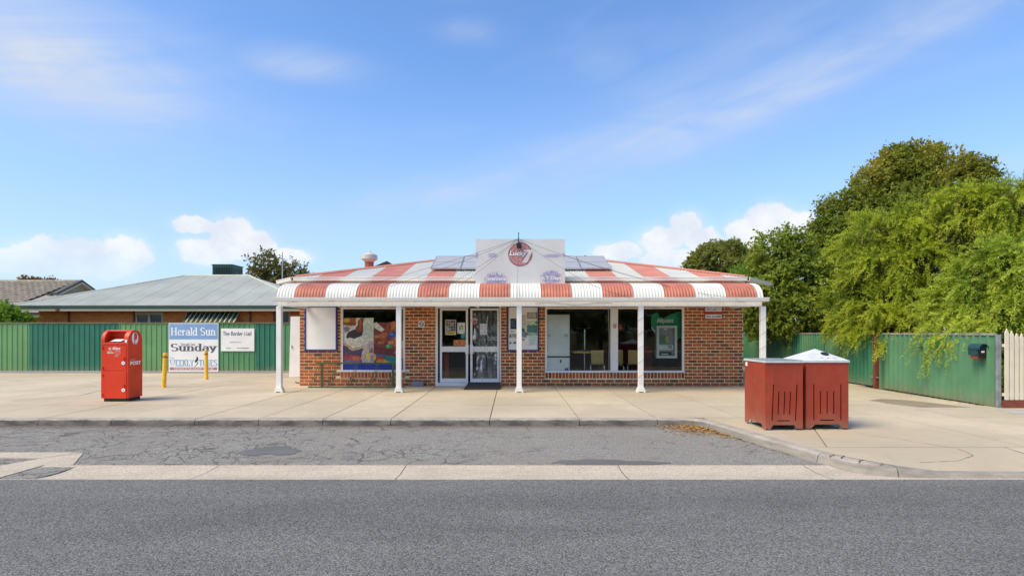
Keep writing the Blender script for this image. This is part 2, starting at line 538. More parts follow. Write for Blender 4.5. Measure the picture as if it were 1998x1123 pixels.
M_RUST = pm('red oxide steel', (0.22, 0.06, 0.035), 0.7, 0.2, 8)
M_GREEN1 = pm('mid green fence paint', (0.105, 0.285, 0.120), 0.5, 0.12, 1.2, streak=0.22, dirt=(0.16, 0.27, 0.15), splash=0.45)
M_GREEN2 = pm('teal green fence paint', (0.030, 0.165, 0.100), 0.45, 0.10, 1.2, streak=0.18, dirt=(0.07, 0.18, 0.12), splash=0.45)
M_GREEN3 = pm('faded green fence paint', (0.150, 0.320, 0.125), 0.55, 0.10, 1.2, streak=0.2, dirt=(0.18, 0.28, 0.14), splash=0.45)
M_GREENR = pm('boundary green fence paint', (0.105, 0.255, 0.135), 0.55, 0.14, 0.9, streak=0.15, dirt=(0.17, 0.30, 0.17), dirt_amt=0.2, splash=0.45)
M_GREENG = pm('gate green paint', (0.060, 0.240, 0.130), 0.5, 0.14, 0.9, streak=0.2, dirt=(0.12, 0.26, 0.17), dirt_amt=0.2, splash=0.45)
M_CREAM = pm('cream picket paint', (0.78, 0.70, 0.53), 0.5, 0.05, 4)
M_POST = pm('post box red', (0.70, 0.045, 0.008), 0.42, 0.07, 3, streak=0.10, dirt=(0.50, 0.05, 0.02))
M_POSTD = pm('inner chute red', (0.30, 0.022, 0.010), 0.5, 0.1, 3)
M_BIN = pm('oxide red bin paint', (0.34, 0.048, 0.022), 0.42, 0.10, 3, streak=0.16, dirt=(0.42, 0.10, 0.06), dirt_amt=0.25, splash=0.35)
M_BINTOP = pm('chalky white lid', (0.62, 0.64, 0.63), 0.5, 0.08, 7, dirt=(0.35, 0.33, 0.28), dirt_amt=0.35)
M_YELLOW = pm('bollard yellow', (0.92, 0.54, 0.035), 0.5, 0.08, 6, streak=0.15, dirt=(0.5, 0.3, 0.06))
M_ORANGE = pm('orange reflective band', (0.55, 0.10, 0.02), 0.4, 0.1, 8)
M_BOARDW = pm('white board', (0.86, 0.85, 0.81), 0.4, 0.05, 2, streak=0.08, dirt=(0.55, 0.52, 0.46))
M_BLUEF = pm('navy frame', (0.030, 0.030, 0.17), 0.45, 0.1, 5)
M_INKBLACK = pm('black ink', (0.03, 0.03, 0.032), 0.6, 0.15, 30)
M_INKGREY = pm('faded dark ink', (0.10, 0.10, 0.115), 0.6, 0.3, 40)
M_INKWHITE = pm('white ink', (0.88, 0.88, 0.85), 0.5, 0.04, 10)
M_INKBLUE = pm('pale blue ink', (0.22, 0.42, 0.60), 0.55, 0.1, 5)
M_INKSKY = pm('faded masthead blue', (0.225, 0.375, 0.60), 0.5, 0.06, 3)
M_INKRED = pm('dusty red ink', (0.45, 0.17, 0.19), 0.55, 0.08, 5)
M_RED = pm('bright red ink', (0.50, 0.04, 0.03), 0.5, 0.1, 8)
M_RACK = pm('worn green rack paint', (0.085, 0.12, 0.055), 0.6, 0.3, 16, dirt=(0.18, 0.11, 0.05), dirt_amt=0.6)
M_BARK = pm('grey brown bark', (0.14, 0.105, 0.075), 0.9, 0.3, 9, bump=0.6, bscale=40)
# ------------------------------------------------------------------ mesh helpers
WL = {}          # world location of every object made here


class MB:
    def __init__(self):
        self.v, self.f, self.m = [], [], []

    def quad(self, *pts, mi=0):
        b = len(self.v)
        self.v += [tuple(p) for p in pts]
        self.f.append(tuple(range(b, b + len(pts))))
        self.m.append(mi)
        return self

    def box(self, x0, x1, y0, y1, z0, z1, mi=0):
        if x0 > x1: x0, x1 = x1, x0
        if y0 > y1: y0, y1 = y1, y0
        if z0 > z1: z0, z1 = z1, z0
        b = len(self.v)
        self.v += [(x0, y0, z0), (x1, y0, z0), (x1, y1, z0), (x0, y1, z0), (x0, y0, z1), (x1, y0, z1), (x1, y1, z1), (x0, y1, z1)]
        for q in ((0, 3, 2, 1), (4, 5, 6, 7), (0, 1, 5, 4), (1, 2, 6, 5), (2, 3, 7, 6), (3, 0, 4, 7)):
            self.f.append(tuple(b + i for i in q))
            self.m.append(mi)
        return self

    def prism(self, pts, axis, a0, a1, mi=0):
        """polygon of 2D points extruded along axis 'x', 'y' or 'z' (other two coordinates in order)"""
        def P(p, a):
            return {'x': (a, p[0], p[1]), 'y': (p[0], a, p[1]), 'z': (p[0], p[1], a)}[axis]
        b = len(self.v)
        n = len(pts)
        self.v += [P(p, a0) for p in pts] + [P(p, a1) for p in pts]
        self.f.append(tuple(range(b, b + n)))
        self.f.append(tuple(range(b + 2 * n - 1, b + n - 1, -1)))
        self.m += [mi, mi]
        for i in range(n):
            j = (i + 1) % n
            self.f.append((b + j, b + i, b + n + i, b + n + j))
            self.m.append(mi)
        return self

    def tube(self, pts, r, n=8, mi=0, r1=None):
        pts = [Vector(p) for p in pts]
        b = len(self.v)
        up = Vector((0, 0, 1))
        for i, p in enumerate(pts):
            d = (pts[min(i + 1, len(pts) - 1)] - pts[max(i - 1, 0)]).normalized()
            a = d.cross(up)
            if a.length < 1e-3:
                a = d.cross(Vector((1, 0, 0)))
            a.normalize()
            c = d.cross(a)
            rr = r if r1 is None else r + (r1 - r) * i / max(1, len(pts) - 1)
            for k in range(n):
                t = 2 * math.pi * k / n
                self.v.append(tuple(p + a * (rr * math.cos(t)) + c * (rr * math.sin(t))))
        for i in range(len(pts) - 1):
            for k in range(n):
                k2 = (k + 1) % n
                self.f.append((b + i * n + k, b + i * n + k2, b + (i + 1) * n + k2, b + (i + 1) * n + k))
                self.m.append(mi)
        self.f.append(tuple(b + k for k in range(n - 1, -1, -1)))
        e = b + (len(pts) - 1) * n
        self.f.append(tuple(e + k for k in range(n)))
        self.m += [mi, mi]
        return self

    def lathe(self, cx, cy, prof, n=20, mi=0):
        b = len(self.v)
        for (r, z) in prof:
            for k in range(n):
                t = 2 * math.pi * k / n
                self.v.append((cx + r * math.cos(t), cy + r * math.sin(t), z))
        for i in range(len(prof) - 1):
            for k in range(n):
                k2 = (k + 1) % n
                self.f.append((b + i * n + k, b + i * n + k2, b + (i + 1) * n + k2, b + (i + 1) * n + k))
                self.m.append(mi)
        self.f.append(tuple(b + k for k in range(n - 1, -1, -1)))
        e = b + (len(prof) - 1) * n
        self.f.append(tuple(e + k for k in range(n)))
        self.m += [mi, mi]
        return self

    def panel(self, xs, zs, y0, y1, skip, mi=0):
        """slab in the x-z plane between y0 (front) and y1, cut into cells; skip(xc, zc) leaves real holes"""
        xs, zs = sorted(set(xs)), sorted(set(zs))
        solid = [[not skip((xs[i] + xs[i + 1]) / 2, (zs[j] + zs[j + 1]) / 2) for j in range(len(zs) - 1)] for i in range(len(xs) - 1)]
        for i in range(len(xs) - 1):
            for j in range(len(zs) - 1):
                if not solid[i][j]:
                    continue
                a, b_, c, d = xs[i], xs[i + 1], zs[j], zs[j + 1]
                self.quad((a, y0, c), (b_, y0, c), (b_, y0, d), (a, y0, d), mi=mi)
                self.quad((b_, y1, c), (a, y1, c), (a, y1, d), (b_, y1, d), mi=mi)
                if i == 0 or not solid[i - 1][j]:
                    self.quad((a, y1, c), (a, y0, c), (a, y0, d), (a, y1, d), mi=mi)
                if i == len(xs) - 2 or not solid[i + 1][j]:
                    self.quad((b_, y0, c), (b_, y1, c), (b_, y1, d), (b_, y0, d), mi=mi)
                if j == 0 or not solid[i][j - 1]:
                    self.quad((a, y1, c), (b_, y1, c), (b_, y0, c), (a, y0, c), mi=mi)
                if j == len(zs) - 2 or not solid[i][j + 1]:
                    self.quad((a, y0, d), (b_, y0, d), (b_, y1, d), (a, y1, d), mi=mi)
        return self

    def ring(self, x0, x1, z0, z1, w, y0, y1, mi=0):
        """rectangular frame"""
        self.panel([x0, x0 + w, x1 - w, x1], [z0, z0 + w, z1 - w, z1], y0, y1,
                   lambda x, z: x0 + w < x < x1 - w and z0 + w < z < z1 - w, mi)
        return self

    def disc(self, cx, y, cz, rx, rz, n=28, mi=0, rot=0.0):
        pts = []
        for k in range(n):
            t = 2 * math.pi * k / n
            a, b_ = rx * math.cos(t), rz * math.sin(t)
            pts.append((cx + a * math.cos(rot) - b_ * math.sin(rot), y, cz + a * math.sin(rot) + b_ * math.cos(rot)))
        self.quad(*pts, mi=mi)
        return self

    def poly(self, pts, y, mi=0):
        self.quad(*[(p[0], y, p[1]) for p in pts], mi=mi)
        return self

    def xform(self, fn):
        self.v = [tuple(fn(*p)) for p in self.v]
        return self

    def add(self, o):
        b = len(self.v)
        self.v += o.v
        self.f += [tuple(i + b for i in q) for q in o.f]
        self.m += o.m
        return self


def tag(o, label=None, cat=None, group=None, kind=None):
    if label: o['label'] = label
    if cat: o['category'] = cat
    if group: o['group'] = group
    if kind: o['kind'] = kind
    return o


def set_parent(o, parent, loc):
    WL[o.name] = Vector(loc)
    if parent is not None:
        o.parent = parent
        o.location = Vector(loc) - WL[parent.name]
    else:
        o.location = loc


def obj(name, mb, mat, parent=None, smooth=False, origin=None, kind=None, bevel=0.0):
    """link a mesh builder (world coordinates) as one object"""
    vs = np.array(mb.v, dtype=float)
    if origin is None:
        lo, hi = vs.min(0), vs.max(0)
        origin = ((lo[0] + hi[0]) / 2, (lo[1] + hi[1]) / 2, lo[2] if parent is None else (lo[2] + hi[2]) / 2)
    me = bpy.data.meshes.new(name)
    me.from_pydata((vs - np.array(origin)).tolist(), [], mb.f)
    mats = mat if isinstance(mat, (list, tuple)) else [mat]
    for m in mats:
        me.materials.append(m)
    if len(mats) > 1:
        me.polygons.foreach_set('material_index', mb.m)
    if smooth:
        me.polygons.foreach_set('use_smooth', [True] * len(me.polygons))
    me.update()
    o = bpy.data.objects.new(name, me)
    COL.objects.link(o)
    set_parent(o, parent, origin)
    if kind:
        o['kind'] = kind
    if bevel:
        b = o.modifiers.new('bevel', 'BEVEL')
        b.width = bevel
        b.segments = 2
        b.limit_method = 'ANGLE'
    return o


def thing(name, label, cat, loc, group=None, kind=None):
    o = bpy.data.objects.new(name, None)
    COL.objects.link(o)
    o.empty_display_size = 0.2
    set_parent(o, None, loc)
    return tag(o, label, cat, group, kind)


def share(name, src, parent, loc, scale=None, rot=None):
    """another object on the same mesh data (bricks, pickets and the like)"""
    o = bpy.data.objects.new(name, src.data)
    COL.objects.link(o)
    set_parent(o, parent, loc)
    if scale: o.scale = scale
    if rot: o.rotation_euler = rot
    return o


def text_mb(s, x0, x1, z0, z1, y, bold=0.0, shear=0.0):
    """flat lettering filling the box x0..x1, z0..z1, facing the street"""
    cu = bpy.data.curves.new('lettering', 'FONT')
    cu.body = s
    cu.offset = bold
    cu.shear = shear
    cu.resolution_u = 3
    tmp = bpy.data.objects.new('lettering_tmp', cu)
    me = bpy.data.meshes.new_from_object(tmp)
    vs = np.array([tuple(v.co) for v in me.vertices])
    fs = [tuple(p.vertices) for p in me.polygons]
    bpy.data.objects.remove(tmp)
    bpy.data.curves.remove(cu)
    bpy.data.meshes.remove(me)
    mb = MB()
    if not len(vs):
        return mb
    lo, hi = vs.min(0), vs.max(0)
    sx, sz = (x1 - x0) / max(1e-6, hi[0] - lo[0]), (z1 - z0) / max(1e-6, hi[1] - lo[1])
    mb.v = [(x0 + (v[0] - lo[0]) * sx, y, z0 + (v[1] - lo[1]) * sz) for v in vs]
    mb.f = fs
    mb.m = [0] * len(fs)
    return mb


# ------- a small pen-stroke alphabet with serifs, for the newspaper mastheads
def _arc(cx, cy, rx, ry, a0, a1, n=9):
    return [(cx + rx * math.cos(R(a0 + (a1 - a0) * i / n)), cy + ry * math.sin(R(a0 + (a1 - a0) * i / n))) for i in range(n + 1)]


XH = 0.66
GLY = {
    'H': (0.95, [[(.2, 0), (.2, 1)], [(.75, 0), (.75, 1)], [(.2, .52), (.75, .52)]], [(.2, 0), (.2, 1), (.75, 0), (.75, 1)]),
    'e': (0.62, [[(.1, .36), (.54, .36)] + _arc(.32, .33, .22, .33, 0, 320, 14)], []),
    'r': (0.52, [[(.16, 0), (.16, XH)], [(.16, .42), (.28, .62), (.42, .62), (.46, .54)]], [(.16, 0), (.11, XH)]),
    'a': (0.64, [_arc(.3, .46, .2, .2, 150, 0, 7) + [(.5, .08), (.58, .0)], _arc(.29, .2, .2, .2, 20, 340, 12)], []),
    'l': (0.34, [[(.17, 0), (.17, 1)]], [(.17, 0), (.13, 1)]),
    'd': (0.68, [[(.5, 0), (.5, 1)], _arc(.3, .33, .22, .33, 20, 340, 14)], [(.54, 0), (.46, 1)]),
    'S': (0.72, [_arc(.36, .75, .25, .25, 30, 270, 10) + _arc(.36, .25, .27, .25, 90, -150, 10)], []),
    'u': (0.72, [[(.17, XH), (.17, .2)] + _arc(.34, .2, .17, .2, 180, 330, 6), [(.55, 0), (.55, XH)]], [(.13, XH), (.51, XH), (.6, 0)]),
    'n': (0.74, [[(.17, 0), (.17, XH)], [(.17, .45)] + _arc(.36, .45, .19, .2, 150, 0, 6) + [(.55, 0)]], [(.17, 0), (.55, 0), (.12, XH)]),
    'y': (0.66, [[(.1, XH), (.34, .02)], [(.56, XH), (.34, .02), (.24, -.22), (.1, -.22)]], [(.1, XH), (.56, XH)]),
    'W': (1.12, [[(.1, 1), (.35, 0), (.56, .9), (.78, 0), (1.02, 1)]], [(.1, 1), (.56, 1), (1.02, 1)]),
    'E': (0.74, [[(.2, 0), (.2, 1)], [(.2, 0), (.64, 0), (.64, .2)], [(.2, 1), (.62, 1), (.62, .82)], [(.2, .52), (.5, .52)]], [(.2, 0), (.2, 1)]),
    'K': (0.82, [[(.2, 0), (.2, 1)], [(.68, 1), (.22, .45)], [(.34, .58), (.7, 0)]], [(.2, 0), (.2, 1), (.68, 1), (.72, 0)]),
    'L': (0.7, [[(.2, 0), (.2, 1)], [(.2, 0), (.62, 0), (.62, .22)]], [(.2, 0), (.2, 1)]),
    'Y': (0.8, [[(.1, 1), (.4, .45), (.7, 1)], [(.4, 0), (.4, .48)]], [(.1, 1), (.7, 1), (.4, 0)]),
    'T': (0.76, [[(.08, .84), (.08, 1), (.68, 1), (.68, .84)], [(.38, 0), (.38, 1)]], [(.38, 0)]),
    'I': (0.4, [[(.2, 0), (.2, 1)]], [(.2, 0), (.2, 1)]),
    'M': (1.05, [[(.18, 0), (.18, 1), (.52, .1), (.86, 1), (.86, 0)]], [(.18, 0), (.18, 1), (.86, 0), (.86, 1)]),
    'h': (0.7, [[(.17, 0), (.17, 1)], [(.17, .45)] + _arc(.34, .45, .18, .2, 150, 0, 6) + [(.52, .0), (.44, -.1)]], [(.17, 0)]),
    'o': (0.64, [_arc(.32, .33, .22, .33, 0, 360, 16)], []),
    'B': (0.8, [[(.2, 0), (.2, 1)], [(.2, 1)] + _arc(.4, .76, .22, .24, 90, -90, 8) + [(.2, .52)], [(.3, .52)] + _arc(.44, .26, .24, .26, 90, -90, 8) + [(.2, 0)]], []),
    'i': (0.34, [[(.17, 0), (.17, XH)], [(.17, .86), (.17, .95)]], [(.17, 0), (.13, XH)]),
    ' ': (0.34, [], []),
}


def pen_mb(s, x0, x1, z0, z1, y, thick=0.17, thin=0.055, nib=90, serif=0.17):
    mb = MB()
    adv, raw = 0.0, []
    for ch in s:
        w, strokes, ser = GLY[ch]
        for st in strokes:
            raw.append(('s', [(adv + p[0], p[1]) for p in st]))
        if serif:
            for p in ser:
                raw.append(('b', (adv + p[0], p[1])))
        adv += w
    sx, sz = (x1 - x0) / adv, (z1 - z0)
    layer = 0
    for kind, dat in raw:
        layer += 1
        yy = y - 0.00002 * (layer % 40)
        if kind == 'b':
            px, pz = dat
            mb.quad(*[(x0 + (px + a) * sx, yy, z0 + (pz + b) * sz) for a, b in ((-serif, -.035), (serif, -.035), (serif, .035), (-serif, .035))])
            continue
        n = len(dat)
        L, Rr = [], []
        for i, p in enumerate(dat):
            a, b = dat[max(0, i - 1)], dat[min(n - 1, i + 1)]
            dx, dz = b[0] - a[0], b[1] - a[1]
            l = math.hypot(dx, dz) or 1
            dx, dz = dx / l, dz / l
            t = abs(dx * math.cos(R(nib)) + dz * math.sin(R(nib)))
            h = (thin + (thick - thin) * t) / 2
            L.append((p[0] - dz * h, p[1] + dx * h))
            Rr.append((p[0] + dz * h, p[1] - dx * h))
        for i in range(n - 1):
            mb.quad(*[(x0 + q[0] * sx, yy, z0 + q[1] * sz) for q in (Rr[i], Rr[i + 1], L[i + 1], L[i])])
    return mb


def corrugated(mb, o, u, v, nrm, u0, u1, vfun, pitch=0.076, amp=0.009, per=6, phase=0.0, mi=0):
    """wavy sheet: u runs across the ribs, vfun(u) gives where each rib starts and stops along v"""
    o, u, v, nrm = Vector(o), Vector(u), Vector(v), Vector(nrm)
    n = max(2, int(round((u1 - u0) / pitch * per)))
    b = len(mb.v)
    for i in range(n + 1):
        t = u0 + (u1 - u0) * i / n
        w = amp * math.sin(2 * math.pi * (t + phase) / pitch)
        a, c = vfun(t)
        for q in (a, c):
            mb.v.append(tuple(o + u * t + v * q + nrm * w))
    for i in range(n):
        mb.f.append((b + 2 * i, b + 2 * i + 2, b + 2 * i + 3, b + 2 * i + 1))
        mb.m.append(mi)
    return mb


def trim_sheet(mb, p0, dirx, ndir, u0, u1, z0, z1, pitch=0.178, depth=0.022, thick=0.0, mi=0):
    """fence sheeting with narrow trapezoid ribs; p0 base corner, dirx along the fence, ndir towards the viewer"""
    p0, dx, nd = Vector(p0), Vector(dirx), Vector(ndir)
    us = []
    k = math.floor(u0 / pitch)
    while k * pitch < u1 + pitch:
        for (f_, h) in ((0.0, 0), (0.66, 0), (0.76, 1), (0.90, 1)):
            t = (k + f_) * pitch
            if u0 < t < u1:
                us.append((t, h))
        k += 1
    us = [(u0, us[0][1] if us else 0)] + us + [(u1, us[-1][1] if us else 0)]
    b = len(mb.v)
    for (t, h) in us:
        q = p0 + dx * t + nd * (depth * h)
        zz0 = z0(t) if callable(z0) else z0
        mb.v.append((q.x, q.y, zz0))
        mb.v.append((q.x, q.y, z1))
    for i in range(len(us) - 1):
        mb.f.append((b + 2 * i, b + 2 * i + 2, b + 2 * i + 3, b + 2 * i + 1))
        mb.m.append(mi)
    return mb


def leaves_obj(name, base, dirv, side, L, W, mat, parent, origin, kind='stuff', fold=0.0, tone=None):
    """many small pointed leaves as one mesh (arrays n x 3, n)"""
    n = len(base)
    o = np.array(origin)
    mid = base + dirv * (L * 0.45)[:, None]
    nrm = np.cross(dirv, side)
    v = np.empty((n, 4, 3))
    v[:, 0] = base
    v[:, 1] = mid + side * (W * 0.5)[:, None] + nrm * (W * fold)[:, None]
    v[:, 2] = base + dirv * L[:, None]
    v[:, 3] = mid - side * (W * 0.5)[:, None] + nrm * (W * fold)[:, None]
    v -= o
    me = bpy.data.meshes.new(name)
    me.vertices.add(n * 4)
    me.vertices.foreach_set('co', v.ravel().astype(np.float32))
    me.loops.add(n * 4)
    me.loops.foreach_set('vertex_index', np.arange(n * 4, dtype=np.int32))
    me.polygons.add(n)
    me.polygons.foreach_set('loop_start', np.arange(0, n * 4, 4, dtype=np.int32))
    try:
        me.polygons.foreach_set('loop_total', np.full(n, 4, dtype=np.int32))
    except Exception:
        pass
    at = me.attributes.new('tone', 'FLOAT', 'FACE')
    at.data.foreach_set('value', (np.full(n, 0.5) if tone is None else tone).astype(np.float32))
    me.materials.append(mat)
    me.update(calc_edges=True)
    me.validate()
    ob = bpy.data.objects.new(name, me)
    COL.objects.link(ob)
    set_parent(ob, parent, origin)
    if kind:
        ob['kind'] = kind
    return ob


def unit(a):
    return a / np.maximum(1e-9, np.linalg.norm(a, axis=-1, keepdims=True))


def rand_dirs(n):
    return unit(RNG.normal(size=(n, 3)))


def in_blobs(blobs, n, shell=(0.72, 1.02), lump=0.22):
    """points spread through the outer part of a set of ellipsoids, none buried deep in a neighbour"""
    C = np.array([b[:3] for b in blobs], float)
    Rd = np.array([b[3:6] for b in blobs], float)
    w = (Rd[:, 0] * Rd[:, 1] + Rd[:, 1] * Rd[:, 2] + Rd[:, 0] * Rd[:, 2])
    P, D = [], []
    got = 0
    ph = RNG.uniform(0, 6.28, (len(blobs), 4))
    while got < n:
        k = RNG.choice(len(blobs), n, p=w / w.sum())
        d = rand_dirs(n)
        lumpy = 1 + lump * (np.sin(4.1 * d[:, 0] + ph[k, 0]) * np.sin(4.7 * d[:, 2] + ph[k, 1]) + 0.6 * np.sin(9 * d[:, 1] + ph[k, 2]) * np.sin(8 * d[:, 2] + ph[k, 3]))
        rr = RNG.uniform(*shell, n) * lumpy
        p = C[k] + d * Rd[k] * rr[:, None]
        nn = unit(d / Rd[k])
        q = np.linalg.norm((p[:, None, :] - C[None]) / Rd[None], axis=2)
        q[np.arange(n), k] = 9
        ok = q.min(1) > 0.62
        P.append(p[ok]); D.append(nn[ok])
        got += ok.sum()
    return np.concatenate(P)[:n], np.concatenate(D)[:n]


def clip_poly(poly, a, b, c):
    """keep the part of a 2D polygon where a*x + b*y <= c"""
    out = []
    n = len(poly)
    for i in range(n):
        p, q = poly[i], poly[(i + 1) % n]
        dp, dq = a * p[0] + b * p[1] - c, a * q[0] + b * q[1] - c
        if dp <= 0:
            out.append(p)
        if (dp < 0 < dq) or (dq < 0 < dp):
            t = dp / (dp - dq)
            out.append((p[0] + (q[0] - p[0]) * t, p[1] + (q[1] - p[1]) * t))
    return out
# ------------------------------------------------------------------ ground, road, kerb, paving
def struct(name, mb, mat, parent=None, smooth=False):
    o = obj(name, mb, mat, parent, smooth)
    if parent is None:
        o['kind'] = 'structure'
    return o


ROADZ = -0.11
struct('ground', MB().box(-3000, 3000, -3000, 3000, -0.6, -0.24), M_SOIL)
struct('road', MB().box(-220, 220, -9.5, 5.84, -0.22, ROADZ), M_ROAD)
struct('footpath', MB().box(-220, 220, -14.5, -9.5, -0.22, 0.0), M_CONC)['label'] = 'concrete path on the far side of the road'

bay = MB()
bay.box(-4.95, 4.6, 6.45, 9.4, -0.24, ROADZ + 0.004)
bay.prism([(-4.95, 6.45), (-4.95, 9.4), (-60, 9.4), (-60, 7.12), (-5.35, 7.12)], 'z', -0.24, ROADZ + 0.004)
bay.box(-60, -4.9, 5.845, 7.2, -0.24, ROADZ + 0.001)
struct('parking_bay', bay, M_BAY)
# oval resurfaced patches
for (cx, cy, rx, ry) in ((1.08, 6.52, 0.60, 0.22), (-3.05, 7.22, 0.36, 0.26)):
    pts = []
    for k in range(60):
        t = 2 * math.pi * k / 60
        q = 1 + 0.14 * math.sin(3 * t + cx) + 0.10 * math.sin(5 * t) + 0.07 * math.sin(11 * t + cy)
        pts.append((cx + rx * q * math.cos(t), max(cy + ry * q * math.sin(t), 6.46 if cx > -4 else 5.97)))
    struct('asphalt_patch', MB().prism(pts, 'z', -0.13, ROADZ + 0.009), M_PATCH)['label'] = 'smooth dark oval patch in the parking bay'

drain = thing('spoon_drain', None, None, (0, 6.15, ROADZ), kind='structure')
xs = [-5.3, -3.32, -1.2, 1.2, 3.30, 5.7, 8.2, 10.7, 14, 20, 60]
for i in range(len(xs) - 1):
    a, b = xs[i] + 0.004, xs[i + 1] - 0.004
    sk = 0.09 * (1 if xs[i] > 0 else -1)
    prof = [(5.842, -0.108), (6.02, -0.120), (6.18, -0.124), (6.32, -0.116), (6.448, -0.103)]
    mb = MB()
    for j in range(len(prof) - 1):
        mb.quad((a, prof[j][0], prof[j][1]), (b, prof[j][0], prof[j][1]), (b, prof[j + 1][0], prof[j + 1][1]), (a, prof[j + 1][0], prof[j + 1][1]))
    mb.quad((a, 5.842, -0.2), (b, 5.842, -0.2), (b, 5.842, -0.108), (a, 5.842, -0.108))
    mb.quad((b, 6.448, -0.2), (a, 6.448, -0.2), (a, 6.448, -0.103), (b, 6.448, -0.103))
    obj('drain_section', mb, M_DRAIN, drain)
# where the drain bends back to a vehicle crossing on the far left
mb = MB().prism([(-5.31, 5.842), (-5.31, 6.448), (-4.98, 6.455), (-5.36, 7.115), (-5.62, 6.78), (-6.05, 5.842)], 'z', -0.2, -0.101)
obj('drain_section', mb, M_DRAIN, drain)
mb = MB().prism([(-5.38, 7.12), (-5.62, 6.79), (-8.5, 6.80), (-8.5, 7.13)], 'z', -0.2, -0.099)
obj('drain_section', mb, M_DRAIN, drain)
obj('drain_section', MB().prism([(-8.52, 6.80), (-60, 6.80), (-60, 7.13), (-8.52, 7.13)], 'z', -0.2, -0.1), M_DRAIN, drain)
obj('drain_section', MB().prism([(-60, 5.842), (-60, 5.945), (-6.03, 5.945), (-6.07, 5.842)], 'z', -0.2, -0.1), M_DRAIN, drain)


def smooth01(t):
    t = max(0.0, min(1.0, t))
    return t * t * (3 - 2 * t)


def gz(x, y):
    """paving falls to the road at the driveway on the right"""
    return -0.085 * smooth01((7.0 - y) / 1.1) * smooth01((x - 3.75) / 0.9)


KP = [(-60, 9.2), (2.80, 9.2), (2.93, 9.16), (3.02, 9.05), (3.07, 8.86), (3.20, 8.24), (3.33, 7.62), (3.46, 7.0), (3.55, 6.6), (3.64, 6.32), (3.80, 6.10), (4.05, 5.97), (4.5, 5.915), (5.4, 5.90), (7, 5.90), (60, 5.90)]


def path_dense():
    out = []
    cutx = [-60, -30, -20, -14, -11.2, -9.3, -7.66, -6.48, -5.13, -4.1, -3.06, -1.96, -0.36, 1.09, 2.35]
    for x in cutx:
        out.append((x, 9.2))
    out += KP[1:]
    return out


DP = path_dense()
kn = []
for i, p in enumerate(DP):
    a, b = Vector(DP[max(0, i - 1)]), Vector(DP[min(len(DP) - 1, i + 1)])
    d = (b - a).normalized()
    kn.append(Vector((-d.y, d.x)))                      # towards the paving
KPROF = [(0.150, 0.0), (0.045, 0.0), (0.018, -0.008), (0.004, -0.028), (-0.03, -0.135), (-0.03, -0.22)]
kerb = thing('kerb', None, None, (0, 9.2, 0), kind='structure')


def kerb_piece(idx, mat=None):
    mb = MB()
    rows = []
    for q, i in enumerate(idx):
        p, n = Vector(DP[i]), kn[i]
        zt = gz(p.x + n.x * 0.2, p.y + n.y * 0.2)
        t = Vector((n.y, -n.x))
        sh = 0.005 if q == 0 else (-0.005 if q == len(idx) - 1 else 0)
        row = []
        for (o_, z) in KPROF:
            pp = p + n * o_ + t * sh
            row.append((pp.x, pp.y, max(z, -0.3) + zt * (1.0 if z > -0.1 else 0.2)))
        rows.append(row)
    for r in range(len(rows) - 1):
        for k in range(len(KPROF) - 1):
            mb.quad(rows[r][k], rows[r][k + 1], rows[r + 1][k + 1], rows[r + 1][k])
    for row, flip in ((rows[0], False), (rows[-1], True)):
        back = (row[0][0], row[0][1], -0.22)
        pts = row + [back]
        mb.quad(*(pts if flip else pts[::-1]))
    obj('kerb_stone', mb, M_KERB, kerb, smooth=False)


n0 = 14                                                 # index of x = 2.35
for i in range(n0):
    kerb_piece([i, i + 1])
j = n0
groups = [[j, j + 1, j + 2, j + 3, j + 4], [j + 4, j + 5, j + 6, j + 7, j + 8], [j + 8, j + 9, j + 10, j + 11], [j + 11, j + 12, j + 13, j + 14], [j + 14, j + 15]]
for gi in groups:
    gi = [k for k in gi if k < len(DP)]
    if len(gi) > 1:
        kerb_piece(gi)

# paving slabs: cells between the joints, the corner ones cut to the kerb
paving = thing('pavement', None, None, (0, 12, 0), kind='structure')
obj('joint_bed', MB().box(-60, 60, 9.345, 40, -0.24, -0.022), M_JOINT, paving)
obj('joint_bed', MB().prism([(3.25, 9.345), (3.72, 7.0), (60, 7.0), (60, 9.345)], 'z', -0.24, -0.022), M_JOINT, paving)


